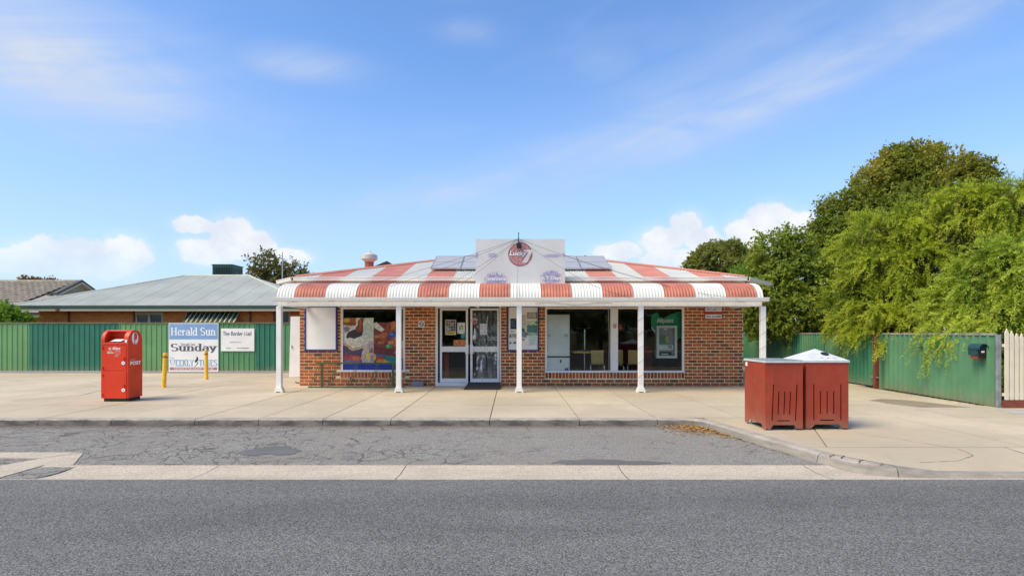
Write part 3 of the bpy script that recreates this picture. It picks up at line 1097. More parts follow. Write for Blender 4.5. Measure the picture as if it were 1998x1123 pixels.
def slab(poly, gap=0.008, fine=False):
    if len(poly) < 3:
        return
    cx, cy = sum(p[0] for p in poly) / len(poly), sum(p[1] for p in poly) / len(poly)
    n = len(poly)
    q = list(poly)
    for i in range(n):                                   # inset every edge
        a, b = poly[i], poly[(i + 1) % n]
        dx, dy = b[0] - a[0], b[1] - a[1]
        l = math.hypot(dx, dy)
        if l < 1e-6:
            continue
        nx, ny = dy / l, -dx / l
        if (cx - a[0]) * nx + (cy - a[1]) * ny > 0:
            nx, ny = -nx, -ny
        q = clip_poly(q, nx, ny, a[0] * nx + a[1] * ny - gap)
        if len(q) < 3:
            return
    mb = MB()
    parts_ = [q]
    if fine:
        parts_ = []
        x0, x1 = min(p[0] for p in q), max(p[0] for p in q)
        y0, y1 = min(p[1] for p in q), max(p[1] for p in q)
        x = x0
        while x < x1 - 1e-6:
            sx = 0.25 if x < 6 else 2.0
            y = y0
            while y < y1 - 1e-6:
                c = clip_poly(clip_poly(clip_poly(clip_poly(q, -1, 0, -x), 1, 0, x + sx), 0, -1, -y), 0, 1, y + 0.2)
                if len(c) > 2:
                    parts_.append(c)
                y += 0.2
            x += sx
    for c in parts_:
        b = len(mb.v)
        m = len(c)
        if sum(c[i][0] * c[(i + 1) % m][1] - c[(i + 1) % m][0] * c[i][1] for i in range(m)) < 0:
            c = c[::-1]
        dz = random.uniform(-0.0015, 0.0015) if not fine else 0
        mb.v += [(p[0], p[1], gz(*p) + dz) for p in c] + [(p[0], p[1], gz(*p) - 0.05) for p in c]
        mb.f.append(tuple(range(b, b + m)))
        mb.m.append(0)
        for i in range(m):
            k = (i + 1) % m
            if not fine:
                mb.f.append((b + i, b + m + i, b + m + k, b + k))
                mb.m.append(0)
    obj('paving_slab', mb, M_CONC, paving)


XA = [-60, -30, -22, -17, -13.4, -10.9, -9.0, -7.66, -6.48, -5.13, -4.1, -3.06, -1.96, -0.36, 1.09, 2.35, 3.75, 5.6, 7.4, 9.02, 12, 16, 60]
for i in range(len(XA) - 1):
    for (ya, yb) in ((9.352, 10.94), (10.94, 14.93)):
        x0, x1 = XA[i], XA[i + 1]
        if x0 >= 9.0 and ya > 10:
            yb = 10.52
            continue
        slab([(x0, ya), (x1, ya), (x1, yb), (x0, yb)])
for (x0, x1) in ((-30, -17), (-17, -11.5), (-11.5, -8.3), (-8.3, -5.58)):
    for (ya, yb) in ((14.93, 17.4), (17.4, 19.6)):
        slab([(x0, ya), (x1, ya), (x1, yb), (x0, yb)])
for (ya, yb) in ((14.93, 18), (18, 23)):
    slab([(6.09, ya), (9.3, ya), (9.3, yb), (6.09, yb)])
left = [(3.15, 9.35), (3.222, 8.88), (3.35, 8.26), (3.48, 7.64), (3.605, 7.02), (3.69, 6.64), (3.77, 6.40), (3.90, 6.22), (4.10, 6.115), (4.52, 6.065), (5.4, 6.05), (60, 6.05), (60, 9.35)]
# joints of the corner: one line along the street, one skew line by the bins, cross joints to the right
sk = (8.31 - 6.64, -(4.31 - 3.62))                       # normal of the skew joint
skc = sk[0] * 3.72 + sk[1] * 6.64
upper = clip_poly(left, 0, -1, -6.95)
lower = clip_poly(left, 0, 1, 6.95)
slab(clip_poly(upper, sk[0], sk[1], skc))
rest = clip_poly(upper, -sk[0], -sk[1], -skc)
for (x0, x1) in ((0, 6.3), (6.3, 9.0), (9.0, 12), (12, 60)):
    slab(clip_poly(clip_poly(rest, -1, 0, -x0), 1, 0, x1))
for (x0, x1) in ((0, 6.0), (6.0, 9.0), (9.0, 12), (12, 60)):
    slab(clip_poly(clip_poly(lower, -1, 0, -x0), 1, 0, x1), fine=True)
# worn patch and cement strip in front of the picket fence
pts = [(7.62, 10.62), (8.55, 10.62), (8.15, 11.75), (7.75, 11.95), (7.35, 11.7), (7.42, 11.1)]
struct('worn_concrete', MB().prism(pts, 'z', -0.03, 0.006), M_STAIN)['label'] = 'darker worn patch of concrete by the green fence'
struct('cement_strip', MB().prism([(8.6, 9.75), (8.75, 10.28), (16, 10.35), (16, 9.75)], 'z', -0.03, 0.007), M_GREYCONC)['label'] = 'pale cement strip before the picket fence'

# hairline cracks in the paving and the kerb
M_CRACK = pm('crack dirt', (0.07, 0.058, 0.042), 0.95, 0.3, 20)


def crack(name, label, pts, z, w=0.006, seed=1):
    rr_ = random.Random(seed)
    out = []
    for i_ in range(len(pts) - 1):
        for k_ in range(6):
            t_ = k_ / 6
            out.append((pts[i_][0] + (pts[i_ + 1][0] - pts[i_][0]) * t_ + rr_.uniform(-1, 1) * w * 1.6, pts[i_][1] + (pts[i_ + 1][1] - pts[i_][1]) * t_ + rr_.uniform(-1, 1) * w * 1.6))
    out.append(pts[-1])
    mb_ = MB()
    for i_ in range(len(out) - 1):
        a_, b_ = out[i_], out[i_ + 1]
        l_ = math.hypot(b_[0] - a_[0], b_[1] - a_[1]) or 1
        nx_, ny_ = -(b_[1] - a_[1]) / l_, (b_[0] - a_[0]) / l_
        wa = w * rr_.uniform(0.5, 1.3)
        za, zb_ = gz(*a_) + z, gz(*b_) + z
        mb_.quad((a_[0] - nx_ * wa, a_[1] - ny_ * wa, za), (b_[0] - nx_ * wa, b_[1] - ny_ * wa, zb_), (b_[0] + nx_ * wa, b_[1] + ny_ * wa, zb_), (a_[0] + nx_ * wa, a_[1] + ny_ * wa, za))
    struct(name, mb_, M_CRACK)['label'] = label


crack('crack', 'thin crack in the paving behind the post box', [(-10.2, 11.6), (-9.6, 12.6), (-9.9, 13.8), (-9.2, 14.9), (-8.4, 15.6)], 0.004, 0.008, 2)
crack('crack', 'long thin crack in the paving left of the shop', [(-8.9, 16.2), (-7.9, 16.5), (-7.2, 17.3), (-6.6, 18.9)], 0.004, 0.010, 3)
crack('crack', 'short crack in the paving near the kerb at the left', [(-12.5, 10.1), (-11.6, 10.35), (-10.8, 10.3), (-9.8, 10.6)], 0.004, 0.006, 4)
crack('crack', 'thin curved crack in the paving at the driveway', [(4.55, 6.35), (5.05, 6.42), (5.35, 6.6), (5.38, 6.85), (5.1, 7.4), (4.8, 7.9)], 0.003, 0.0028, 5)
for (q, sd_) in (([(3.66, 6.32), (3.73, 6.40), (3.76, 6.46)], 6), ([(3.75, 6.17), (3.86, 6.26)], 7), ([(3.92, 6.05), (4.0, 6.14)], 8), ([(3.60, 6.44), (3.70, 6.52)], 9)):
    crack('crack', 'short dark crack across the broken kerb corner', q, 0.004, 0.007, sd_)

# ------------------------------------------------------------------ fences
FY = 19.67
FTOP = wz(629, FY)
fence = thing('sheet_metal_fence', 'long green ribbed metal fence behind the red post box, carrying the newspaper boards', 'fence', (-16, FY, 0))
x = -7.3
edges = [-7.3]
while edges[-1] > -31:
    edges.append(edges[-1] - 0.783)
for i in range(len(edges) - 1):
    a, b = edges[i + 1], edges[i]
    pxm = CX + (a + b) / 2 * F / FY
    m = M_GREEN3 if pxm < 55 else M_GREEN2 if pxm < 255 else M_GREEN3 if pxm < 300 else M_GREEN1 if pxm < 500 else M_GREEN2 if pxm < 540 else M_GREEN1
    mb = trim_sheet(MB(), (0, FY, 0), (1, 0, 0), (0, -1, 0), a, b, 0.06, FTOP - 0.02)
    obj('fence_sheet', mb, m, fence)
M_CAP = pm('weathered fence capping', (0.16, 0.14, 0.07), 0.6, 0.2, 5)
obj('top_rail', MB().box(-31, -7.3, FY - 0.035, FY + 0.02, FTOP - 0.035, FTOP + 0.01), M_CAP, fence)
obj('plinth', MB().box(-31, -7.3, FY - 0.03, FY + 0.03, -0.2, 0.075), M_GREYCONC, fence)

M_CAP2 = pm('pale fence capping', (0.34, 0.32, 0.27), 0.5, 0.2, 6)


def fx(Y):
    return 9.06 + 0.055 * (Y - 10.58)


FD = Vector((0.055, 1, 0)).normalized()
FN = Vector((-FD.y, FD.x, 0))                           # towards the shop
FH = 1.375


def side_fence(name, label, ya, yb, z0, mats, cap, sheet=0.78, pitch=0.178):
    t = thing(name, label, 'gate' if 'gate' in name else 'fence', (fx((ya + yb) / 2), (ya + yb) / 2, 0))
    L = (yb - ya) / FD.y
    k = 0
    u = 0.0
    while u < L - 0.05:
        u2 = min(L, u + sheet)
        mb = trim_sheet(MB(), (fx(ya), ya, 0), FD, FN, u, u2, z0, FH - 0.015, pitch, 0.036)
        obj('fence_sheet' if 'gate' not in name else 'gate_sheet', mb, mats[k % len(mats)], t)
        u, k = u2, k + 1
    mb = MB().box(-0.03, 0.03, 0, L, FH - 0.03, FH + 0.012)
    a0 = Vector((fx(ya), ya, 0))
    mb.xform(lambda X, Y, Z: a0 + FD * Y + FN * (-X) + Vector((0, 0, Z)))
    obj('top_rail', mb, cap, t)
    return t


def fence_post(parent, Y, w, mat, h, off=0.0):
    mb = MB().box(-w / 2, w / 2, -w / 2, w / 2, -0.1, h)
    c = Vector((fx(Y), Y, 0)) + FN * off
    mb.xform(lambda X, Y_, Z: c + FD * Y_ + FN * X + Vector((0, 0, Z)))
    return obj('post', mb, mat, parent)


f1 = side_fence('sheet_metal_fence', 'short green ribbed metal fence with a letterbox, running to the picket fence', 10.68, 14.16, 0.01, [M_GREENR], M_CAP2)
fence_post(f1, 10.60, 0.06, pm('weathered steel post', (0.24, 0.26, 0.27), 0.5, 0.2, 9), 1.36)
fence_post(f1, 14.22, 0.08, M_GREENR, 1.37, 0.02)
gate = side_fence('sheet_metal_gate', 'green sheet metal gate raised off the ground, hung from a dark red post', 14.62, 16.25, 0.045, [M_GREENG], M_GALV)
for zz in (0.03, 1.0):
    pass
mb = MB().box(-0.02, 0.02, 0, 1.63, 0.03, 0.07)
a0 = Vector((fx(14.62), 14.62, 0))
mb.xform(lambda X, Y, Z: a0 + FD * Y + FN * (X + 0.01) + Vector((0, 0, Z)))
obj('bottom_rail', mb, M_GREENG, gate)
fence_post(gate, 14.44, 0.10, M_RUST, 1.40, 0.03)
for z in (0.25, 1.15):
    mb = MB().box(-0.02, 0.02, 14.22, 14.62, z, z + 0.03)
    mb.xform(lambda X, Y, Z: Vector((fx(Y), Y, Z)) + FN * (0.05 + X))
    obj('hinge', mb, M_GALV, gate)
f3 = side_fence('sheet_metal_fence', 'far green ribbed fence under the overhanging bushes, behind the shop corner', 16.3, 27.0, 0.01, [M_GREENR, M_GREENG], M_CAP2, 0.78, 0.165)
fence_post(f3, 16.28, 0.07, M_GREENR, 1.37, 0.0)

pick = thing('picket_fence', 'cream timber picket fence with pointed tops on a red board', 'fence', (9.6, 10.55, 0))
tips = [640.6, 644.9, 649.4, 649.6, 650, 648, 645, 641, 644.9, 649.4, 649.6, 650]
for i in range(70):
    xc = 9.165 + i * 0.0915
    zt = wz(tips[i % 12], 10.55)
    w = 0.0345
    mb = MB().prism([(xc - w, 0.15), (xc + w, 0.15), (xc + w, zt - 0.075), (xc + w * 0.55, zt - 0.05), (xc, zt), (xc - w * 0.55, zt - 0.05), (xc - w, zt - 0.075)], 'y', 10.53, 10.55)
    obj('picket', mb, M_CREAM, pick)
for z in (0.22, 1.13):
    obj('rail', MB().box(9.11, 15.6, 10.552, 10.59, z, z + 0.055), M_CREAM, pick)
obj('plinth_board', MB().box(9.10, 15.6, 10.53, 10.57, -0.05, 0.138), M_RUST, pick)

# letterbox hung on the short fence
lb = thing('letterbox', 'dark teal letterbox with rounded top fixed to the green fence', 'letterbox', (8.97, 11.05, 0.9))
M_TEAL = pm('letterbox teal', (0.022, 0.07, 0.075), 0.4, 0.15, 8)
prof = [(8.885, 0.96), (9.045, 0.96)] + [(8.965 + 0.085 * math.cos(R(a)), 1.09 + 0.085 * math.sin(R(a))) for a in range(0, 181, 20)]
obj('body', MB().prism(prof, 'y', 10.86, 11.08), M_TEAL, lb)
hood = [(8.965 + 0.095 * math.cos(R(a)), 1.09 + 0.095 * math.sin(R(a))) for a in range(-10, 191, 20)] + [(8.965 + 0.086 * math.cos(R(a)), 1.09 + 0.086 * math.sin(R(a))) for a in range(190, -11, -20)]
mb = MB()
n = len(hood) // 2
for i in range(n - 1):
    mb.prism([hood[i], hood[i + 1], hood[2 * n - 2 - i], hood[2 * n - 1 - i]], 'y', 10.80, 11.08)
obj('hood', mb, M_TEAL, lb)
obj('front_flap', MB().box(8.90, 9.03, 10.835, 10.858, 0.93, 1.10), M_BLACK, lb)
obj('number_plate', MB().box(8.935, 8.995, 10.828, 10.834, 1.015, 1.045), M_INKWHITE, lb)
obj('newspaper_tube', MB().box(8.90, 9.03, 10.87, 11.05, 0.895, 0.955), M_RUST, lb)
obj('bracket', MB().box(9.046, 9.09, 10.90, 11.04, 0.98, 1.06), M_GALV, lb)

# ------------------------------------------------------------------ the shop
YW = 14.94
ZT = 2.62
SX0, SX1 = wx(585, YW), wx(1450, YW)


def P(px, py, Y=YW):
    return wx(px, Y), wz(py, Y)


shop = thing('corner_shop', 'low red brick shop with red and white striped roof and verandah', 'shop', (0.25, YW, 0))
OPEN = []
for (a, b, c, d) in ((665, 790, 725, 599), (850, 977, 749.5, 597), (1064, 1335, 726, 599)):
    OPEN.append((wx(a, YW), wx(b, YW), wz(c, YW), wz(d, YW)))
OPEN[1] = (OPEN[1][0], OPEN[1][1], 0.0, OPEN[1][3])


def hole(x, z):
    return any(o[0] < x < o[1] and o[2] < z < o[3] for o in OPEN)


xs = [SX0, SX1] + [q for o in OPEN for q in o[:2]]
zs = [0.0, ZT] + [q for o in OPEN for q in o[2:]]
mb = MB().panel(xs, zs, YW + 0.005, YW + 0.23, hole)
wall = obj('wall', mb, M_MORTAR, shop)


def tex_brick_mat():
    m, g, out = new_mat('side wall brickwork')
    p = g.pos()
    x, y, z = g.sep(p)
    b = g.node('ShaderNodeTexBrick')
    g.put(b.inputs['Vector'], g.comb(g.math('ADD', x, y), z, 0.0))
    b.inputs['Color1'].default_value = (0.36, 0.10, 0.045, 1)
    b.inputs['Color2'].default_value = (0.22, 0.07, 0.04, 1)
    b.inputs['Mortar'].default_value = (0.6, 0.42, 0.24, 1)
    b.inputs['Scale'].default_value = 1.0
    b.inputs['Brick Width'].default_value = 0.24
    b.inputs['Row Height'].default_value = 0.0857
    b.inputs['Mortar Size'].default_value = 0.006
    principled(g, out, b.outputs[0], 0.85, 0.2)
    return m


M_TEXBRICK = tex_brick_mat()
for (xa, xb) in ((SX0, SX0 + 0.23), (SX1 - 0.23, SX1)):
    obj('side_wall', MB().box(xa, xb, YW + 0.232, 25, 0, ZT), M_TEXBRICK, shop)
obj('rear_wall', MB().box(SX0, SX1, 25.002, 25.2, 0, ZT), M_TEXBRICK, shop)

# bricks, laid course by course round the openings, soldier bricks under the window sills
CP = 0.0857
JT = 0.0175
bricks = []
soldier = []
for o in (OPEN[0], OPEN[2]):
    z1 = o[2] - 0.006
    z0 = z1 - 0.148
    soldier.append((o[0] - 0.01, o[1] + 0.01, z0 - 0.012, z1))
    n = int(round((o[1] - o[0] + 0.02) / 0.0895))
    p_ = (o[1] - o[0] + 0.02) / n
    for i in range(n):
        bricks.append((o[0] - 0.01 + i * p_ + JT / 2, o[0] - 0.01 + (i + 1) * p_ - JT / 2, z0, z1))
gaps = [(o[0] - 0.004, o[1] + 0.004, o[2], o[3]) for o in OPEN] + soldier
for k in range(26):
    z0 = 0.004 + k * CP
    z1 = z0 + CP - JT
    x = SX0 - (0.12 if k % 2 else 0.0)
    while x < SX1:
        spans = [(max(x, SX0), min(x + 0.24 - JT, SX1))]
        zz1 = z1
        for (ga, gb, gc, gd) in gaps:
            if gc < z1 - 0.004 and gd > z0 + 0.004:
                if gc > z0 + 0.014 and gd > z1:              # squeezed course just under a sill
                    if spans and spans[0][0] >= ga - 0.2 and spans[0][1] <= gb + 0.2 and any(s[0] < gb and s[1] > ga for s in spans):
                        zz1 = min(zz1, gc - 0.004)
                        continue
                new = []
                for (a, b) in spans:
                    if b <= ga or a >= gb:
                        new.append((a, b))
                        continue
                    if a < ga: new.append((a, ga - 0.004))
                    if b > gb: new.append((gb + 0.004, b))
                spans = new
        for (a, b) in spans:
            if b - a > 0.03 and zz1 - z0 > 0.009:
                bricks.append((a, b, z0, zz1))
        x += 0.24
unit_b = MB()
bv = 0.05
unit_b.box(-0.5, 0.5, -0.5, 0.5, -0.5, 0.5)
proto = None
ordered = sorted(bricks, key=lambda q: -((q[1] - q[0]) > 0.2) * 1000 + abs((q[0] + q[1]) / 2 - 0.2) + abs(q[2] - 1.2))
rest_mb = MB()
rb = random.Random(5)
for i, (a, b, c, d) in enumerate(ordered):
    y0 = YW - rb.uniform(0, 0.003)
    jx, jz = rb.uniform(-0.0015, 0.0015), rb.uniform(-0.0015, 0.0015)
    if i < 300:
        if proto is None:
            proto = obj('brick', unit_b, M_BRICK, wall, origin=(0, 0, 0))
            o_ = proto
            set_parent(o_, wall, ((a + b) / 2 + jx, (y0 + YW + 0.02) / 2, (c + d) / 2 + jz))
            o_.scale = (b - a, YW + 0.02 - y0, d - c)
        else:
            share('brick', proto, wall, ((a + b) / 2 + jx, (y0 + YW + 0.02) / 2, (c + d) / 2 + jz), (b - a, YW + 0.02 - y0, d - c))
    else:
        rest_mb.box(a + jx, b + jx, y0, YW + 0.02, c + jz, d + jz)
obj('brick', rest_mb, M_BRICK, wall, kind='stuff')

# room behind the glass
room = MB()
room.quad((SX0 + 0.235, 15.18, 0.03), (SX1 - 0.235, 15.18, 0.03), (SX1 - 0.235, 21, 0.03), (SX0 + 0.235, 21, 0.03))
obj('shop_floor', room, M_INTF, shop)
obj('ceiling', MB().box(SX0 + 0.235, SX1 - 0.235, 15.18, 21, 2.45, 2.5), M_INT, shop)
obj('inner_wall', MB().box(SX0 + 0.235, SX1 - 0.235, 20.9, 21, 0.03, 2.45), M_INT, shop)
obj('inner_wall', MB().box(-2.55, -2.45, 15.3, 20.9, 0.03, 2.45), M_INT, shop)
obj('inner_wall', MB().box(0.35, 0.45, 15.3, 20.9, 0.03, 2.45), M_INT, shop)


def window(x0, x1, z0, z1, fw, mull=()):
    w = obj('window', MB().ring(x0, x1, z0, z1, fw, YW + 0.015, YW + 0.10), M_FRAME, shop, bevel=0.003)
    w2 = MB().box(x0 - 0.012, x1 + 0.012, YW - 0.008, YW + 0.014, z0 - 0.004, z0 + fw * 0.8)
    obj('sill', w2, M_FRAME, w)
    for (a, b) in mull:
        obj('mullion', MB().box(a, b, YW + 0.010, YW + 0.106, z0 + fw + 0.001, z1 - fw - 0.001), M_FRAME, w)
    xs_ = [x0 + fw] + [q for m_ in mull for q in m_] + [x1 - fw]
    for i in range(0, len(xs_), 2):
        obj('pane', MB().box(xs_[i] - 0.003, xs_[i + 1] + 0.003, YW + 0.052, YW + 0.058, z0 + fw - 0.003, z1 - fw + 0.003), M_GLASS, w)
    return w


window(*OPEN[0], 0.048)
window(*OPEN[2], 0.045, [(wx(1191.5, YW), wx(1206, YW))])

# glazed double door
DX0, DX1, _, DZ1 = OPEN[1]
fr = MB().panel([DX0, DX0 + 0.055, DX1 - 0.03, DX1], [0.0, 0.08, DZ1 - 0.05, DZ1], YW + 0.002, YW + 0.12, lambda x, z: DX0 + 0.055 < x < DX1 - 0.03 and 0.08 < z < DZ1 - 0.05)
obj('door_frame', fr, M_FRAME, shop, bevel=0.003)
for (pa, pb) in ((858, 913), (917.5, 974)):
    a, b = wx(pa, YW), wx(pb, YW)
    z0, z1 = 0.088, DZ1 - 0.06
    zm0, zm1 = wz(686, YW), wz(675.5, YW)
    st = 0.055
    mb = MB().panel([a, a + st, b - st, b], [z0, z0 + 0.10, zm0, zm1, z1 - 0.05, z1], YW + 0.03, YW + 0.075,
                    lambda x, z: a + st < x < b - st and (z0 + 0.10 < z < zm0 or zm1 < z < z1 - 0.05))
    dr = obj('door', mb, M_FRAME, shop, bevel=0.003)
    for (c, d) in ((z0 + 0.10, zm0), (zm1, z1 - 0.05)):
        obj('pane', MB().box(a + st - 0.002, b - st + 0.002, YW + 0.048, YW + 0.054, c - 0.002, d + 0.002), M_GLASS, dr)
    hx = b - 0.07 if pa < 900 else a - 0.01
    obj('push_plate', MB().box(hx, hx + 0.085, YW + 0.005, YW + 0.029, wz(690, YW), wz(672, YW)), M_FRAME, dr, bevel=0.004)
obj('door_closer', MB().box(wx(916, YW), wx(974, YW), YW - 0.03, YW - 0.001, wz(600.5, YW), wz(598, YW)), M_DARK, shop)
obj('doorstep', MB().box(DX0 + 0.0, DX1, YW - 0.045, YW + 0.001, -0.02, 0.078), M_WHITE, shop)

# verandah
YV = 13.28
verandah_x0, verandah_x1 = -5.46, 5.83
prof = [(13.20, 2.195), (13.215, 2.27), (13.25, 2.345), (13.31, 2.415), (13.39, 2.475), (13.50, 2.525), (13.65, 2.565), (13.90, 2.595), (14.25, 2.622), (14.74, 2.652)]


def bull_sheet(x0, x1, mat):
    mb = MB()
    n = int(round((x1 - x0) / 0.0717 * 8))
    pn = []
    for i, p in enumerate(prof):
        a, b = prof[max(0, i - 1)], prof[min(len(prof) - 1, i + 1)]
        d = Vector((b[0] - a[0], b[1] - a[1])).normalized()
        pn.append((-d.y, d.x))
    m = len(prof)
    for i in range(n + 1):
        x = x0 + (x1 - x0) * i / n
        w = 0.0065 * math.sin(2 * math.pi * x / 0.0717)
        for p, q in zip(prof, pn):
            mb.v.append((x, p[0] + q[0] * w, p[1] + q[1] * w))
    for i in range(n):
        for k in range(m - 1):
            mb.f.append((i * m + k, (i + 1) * m + k, (i + 1) * m + k + 1, i * m + k + 1))
            mb.m.append(0)
    return obj('roof_sheet', mb, mat, ver, smooth=True)


ver = obj('verandah', MB().box(verandah_x0 + 0.01, verandah_x1 - 0.01, 13.24, 13.345, wz(597.3, YV), wz(588, YV)), M_WHITE, shop)
b0 = -5.06
edges = [verandah_x0, b0] + [b0 + 0.7165 * k for k in range(1, 16)]
edges = [e for e in edges if e < verandah_x1 - 0.02] + [verandah_x1]
for i in range(len(edges) - 1):
    bull_sheet(edges[i] + (0.004 if i else 0), edges[i + 1], M_SHEETW if i % 2 == 0 else M_SHEETR)
gz0, gz1 = wz(588, 13.1), wz(580, 13.1)
gprof = [(13.19, gz0), (13.10, gz0), (13.075, gz0 + 0.03), (13.07, gz1 - 0.02), (13.06, gz1 - 0.018), (13.06, gz1), (13.085, gz1), (13.09, gz0 + 0.02), (13.19, gz0 + 0.015)]
obj('gutter', MB().prism(gprof, 'x', verandah_x0 - 0.04, verandah_x1 + 0.085), M_GUTTER, ver)
for xx in (verandah_x0 + 0.04, verandah_x1 - 0.12):
    obj('side_beam', MB().box(xx, xx + 0.08, 13.347, YW + 0.005, 2.02, 2.10), M_WHITE, ver)
for xx in (-3.2, -0.9, 1.4, 3.7):
    obj('rafter', MB().box(xx, xx + 0.045, 13.347, YW + 0.005, 2.03, 2.11), M_WHITE, ver)
obj('ledger', MB().box(verandah_x0, verandah_x1, YW - 0.045, YW + 0.004, 2.125, 2.21), M_WHITE, ver)
for px in (545.5, 778.5, 1013, 1250, 1488):
    xc = wx(px, YV)
    zt = wz(597.3, YV) - 0.002
    w = 0.058
    po = obj('post', MB().box(xc - w, xc + w, YV - w, YV + w, 0.10, zt), M_WHITE, shop, bevel=0.008)
    mb = MB()
    mb.prism([(xc - 0.10, 0.0), (xc - 0.055, 0.0), (xc - 0.055, 0.022), (xc + 0.055, 0.022), (xc + 0.055, 0.0), (xc + 0.10, 0.0), (xc + 0.10, 0.035), (xc + 0.064, 0.125), (xc - 0.064, 0.125), (xc - 0.10, 0.035)], 'y', YV - 0.075, YV + 0.075)
    obj('foot', mb, M_WHITE, po, bevel=0.004)

# main roof: gutter, striped corrugated front slope, plain hips at the sides
YE, ZE = 14.5, 2.80
EX0, EX1 = -5.54, 5.96
obj('frieze', MB().box(EX0 + 0.05, EX1 - 0.02, 14.505, 14.545, 2.60, 2.696), M_SALMON, shop)
roof = obj('roof', MB().box(EX0, EX1, 14.55, 14.57, 2.73, 2.79), M_GUTTER, shop)


def gutter_run(p0, p1, parent):
    p0, p1 = Vector(p0), Vector(p1)
    d = (p1 - p0).normalized()
    nrm = Vector((d.y, -d.x))
    L = (p1 - p0).length
    pr = [(0.0, -0.10), (0.075, -0.10), (0.095, -0.08), (0.10, -0.02), (0.112, -0.018), (0.112, 0.0), (0.088, 0.0), (0.082, -0.085), (0.0, -0.088)]
    mb = MB().prism(pr, 'x', 0, L)
    mb.xform(lambda X, Y, Z: (p0.x + d.x * X + nrm.x * Y, p0.y + d.y * X + nrm.y * Y, ZE + Z))
    return obj('gutter', mb, M_GUTTER, parent)


gutter_run((EX0, YE), (EX1, YE), roof)
gutter_run((-6.32, 15.5), (EX0 - 0.002, YE), roof)
gutter_run((EX1 + 0.002, YE), (7.22, 16.05), roof)
SL = 0.2573
cs, sn = math.cos(math.atan(SL)), math.sin(math.atan(SL))
apx, apy = (EX0 + EX1) / 2, YE + (EX1 - EX0) / 2


def vmax(xx):
    t = min(xx - EX0, EX1 - xx)
    return (-0.06, max(0.0, t) / cs)


bnd = [EX0] + [-4.27 + 0.694 * k for k in range(-1, 15) if EX0 < -4.27 + 0.694 * k < EX1] + [EX1]
if bnd[1] - bnd[0] < 0.1:
    bnd.pop(1)
for i in range(len(bnd) - 1):
    k = round((bnd[i] + 4.27) / 0.694) if i else -2
    red = (k % 2 == 1)
    mb = corrugated(MB(), (0, YE, ZE + 0.012), (1, 0, 0), (0, cs, sn), (0, -sn, cs), bnd[i] + (0.003 if i else 0), bnd[i + 1], vmax, 0.0717, 0.008, 6)
    obj('roof_sheet', mb, M_ROOFR if red else M_ROOFW, roof, smooth=True)
# hips and the faces that fall away to the sides
apex = (apx, apy, ZE + 0.012 + SL * (EX1 - EX0) / 2)
mb = MB()
mb.quad((EX0, YE, ZE), apex, (-6.32, 15.5, ZE))
mb.quad((-6.32, 15.5, ZE), apex, (-6.32, 27, ZE))
mb.quad((EX1, YE, ZE), (7.22, 16.05, ZE), apex)
mb.quad((7.22, 16.05, ZE), (7.22, 27, ZE), apex)
mb.quad((7.22, 27, ZE), (-6.32, 27, ZE), apex)
obj('side_slope', mb, M_ROOFR, roof)
for (sx) in (EX0, EX1):
    d = (Vector(apex) - Vector((sx, YE, ZE + 0.012)))
    a = Vector((sx, YE, ZE + 0.02))
    cap = MB()
    n = d.normalized()
    side = n.cross(Vector((0, 0, 1))).normalized()
    up = side.cross(n)
    for (q0, q1) in (((-0.10, -0.012), (0.0, 0.035)), ((0.0, 0.035), (0.10, -0.012))):
        A = [a + side * q0[0] + up * q0[1], a + side * q1[0] + up * q1[1]]
        B = [p + d for p in A]
        cap.quad(A[0], A[1], B[1], B[0])
    obj('hip_capping', cap, M_ROOFR, roof)
# low rear roofs that show over the ridge
mb = MB().prism([(wx(722, 20.5), 3.7), (wx(756, 20.5), wz(510.5, 20.5) + 0.02), (wx(765, 20.5), 3.7)], 'y', 20.4, 23)
obj('rear_gable', mb, M_DARK, roof)
mb = MB().prism([(wx(1126, 21.0), 3.8), (wx(1140, 21), wz(498, 21)), (wx(1200, 21.0), 3.75)], 'y', 20.9, 23)
obj('rear_gable', mb, M_ROOFR, roof)
mb = MB().prism([(wx(1345, 19.5), 2.9), (wx(1374, 19.5), wz(524, 19.5)), (wx(1400, 19.5), 2.9)], 'y', 19.4, 23)
obj('rear_gable', mb, M_RUST, roof)
# flue with a galvanised cowl
fl = obj('flue', MB().lathe(wx(720.5, 18.6), 18.6, [(0.145, 2.8), (0.145, wz(511, 18.6)), (0.15, wz(510, 18.6))], 20), pm('rusty red flue', (0.36, 0.10, 0.055), 0.7, 0.2, 12, dirt=(0.5, 0.3, 0.2), dirt_amt=0.6), roof, smooth=False)
zc = wz(511, 18.6)
s_ = 18.6 / F
obj('cowl', MB().lathe(wx(720.5, 18.6), 18.6, [(0.15, zc), (0.20, zc + 3 * s_), (0.262, zc + 5 * s_), (0.262, zc + 13.0 * s_), (0.24, zc + 13.7 * s_), (0.235, zc + 13.5 * s_)], 24), M_ROOFW, fl, smooth=False)
obj('cowl_cap', MB().lathe(wx(721.5, 18.6), 18.6, [(0.20, zc + 14 * s_), (0.19, zc + 15 * s_), (0.04, zc + 19 * s_), (0.03, zc + 21.5 * s_)], 16), M_ROOFW, fl)
# ------------------------------------------------------------------ things on and about the shop
def text_obj(name, s, x0, x1, z0, z1, y, mat, parent, bold=0.0, shear=0.0):
    return obj(name, text_mb(s, x0, x1, z0, z1, y, bold, shear), mat, parent)


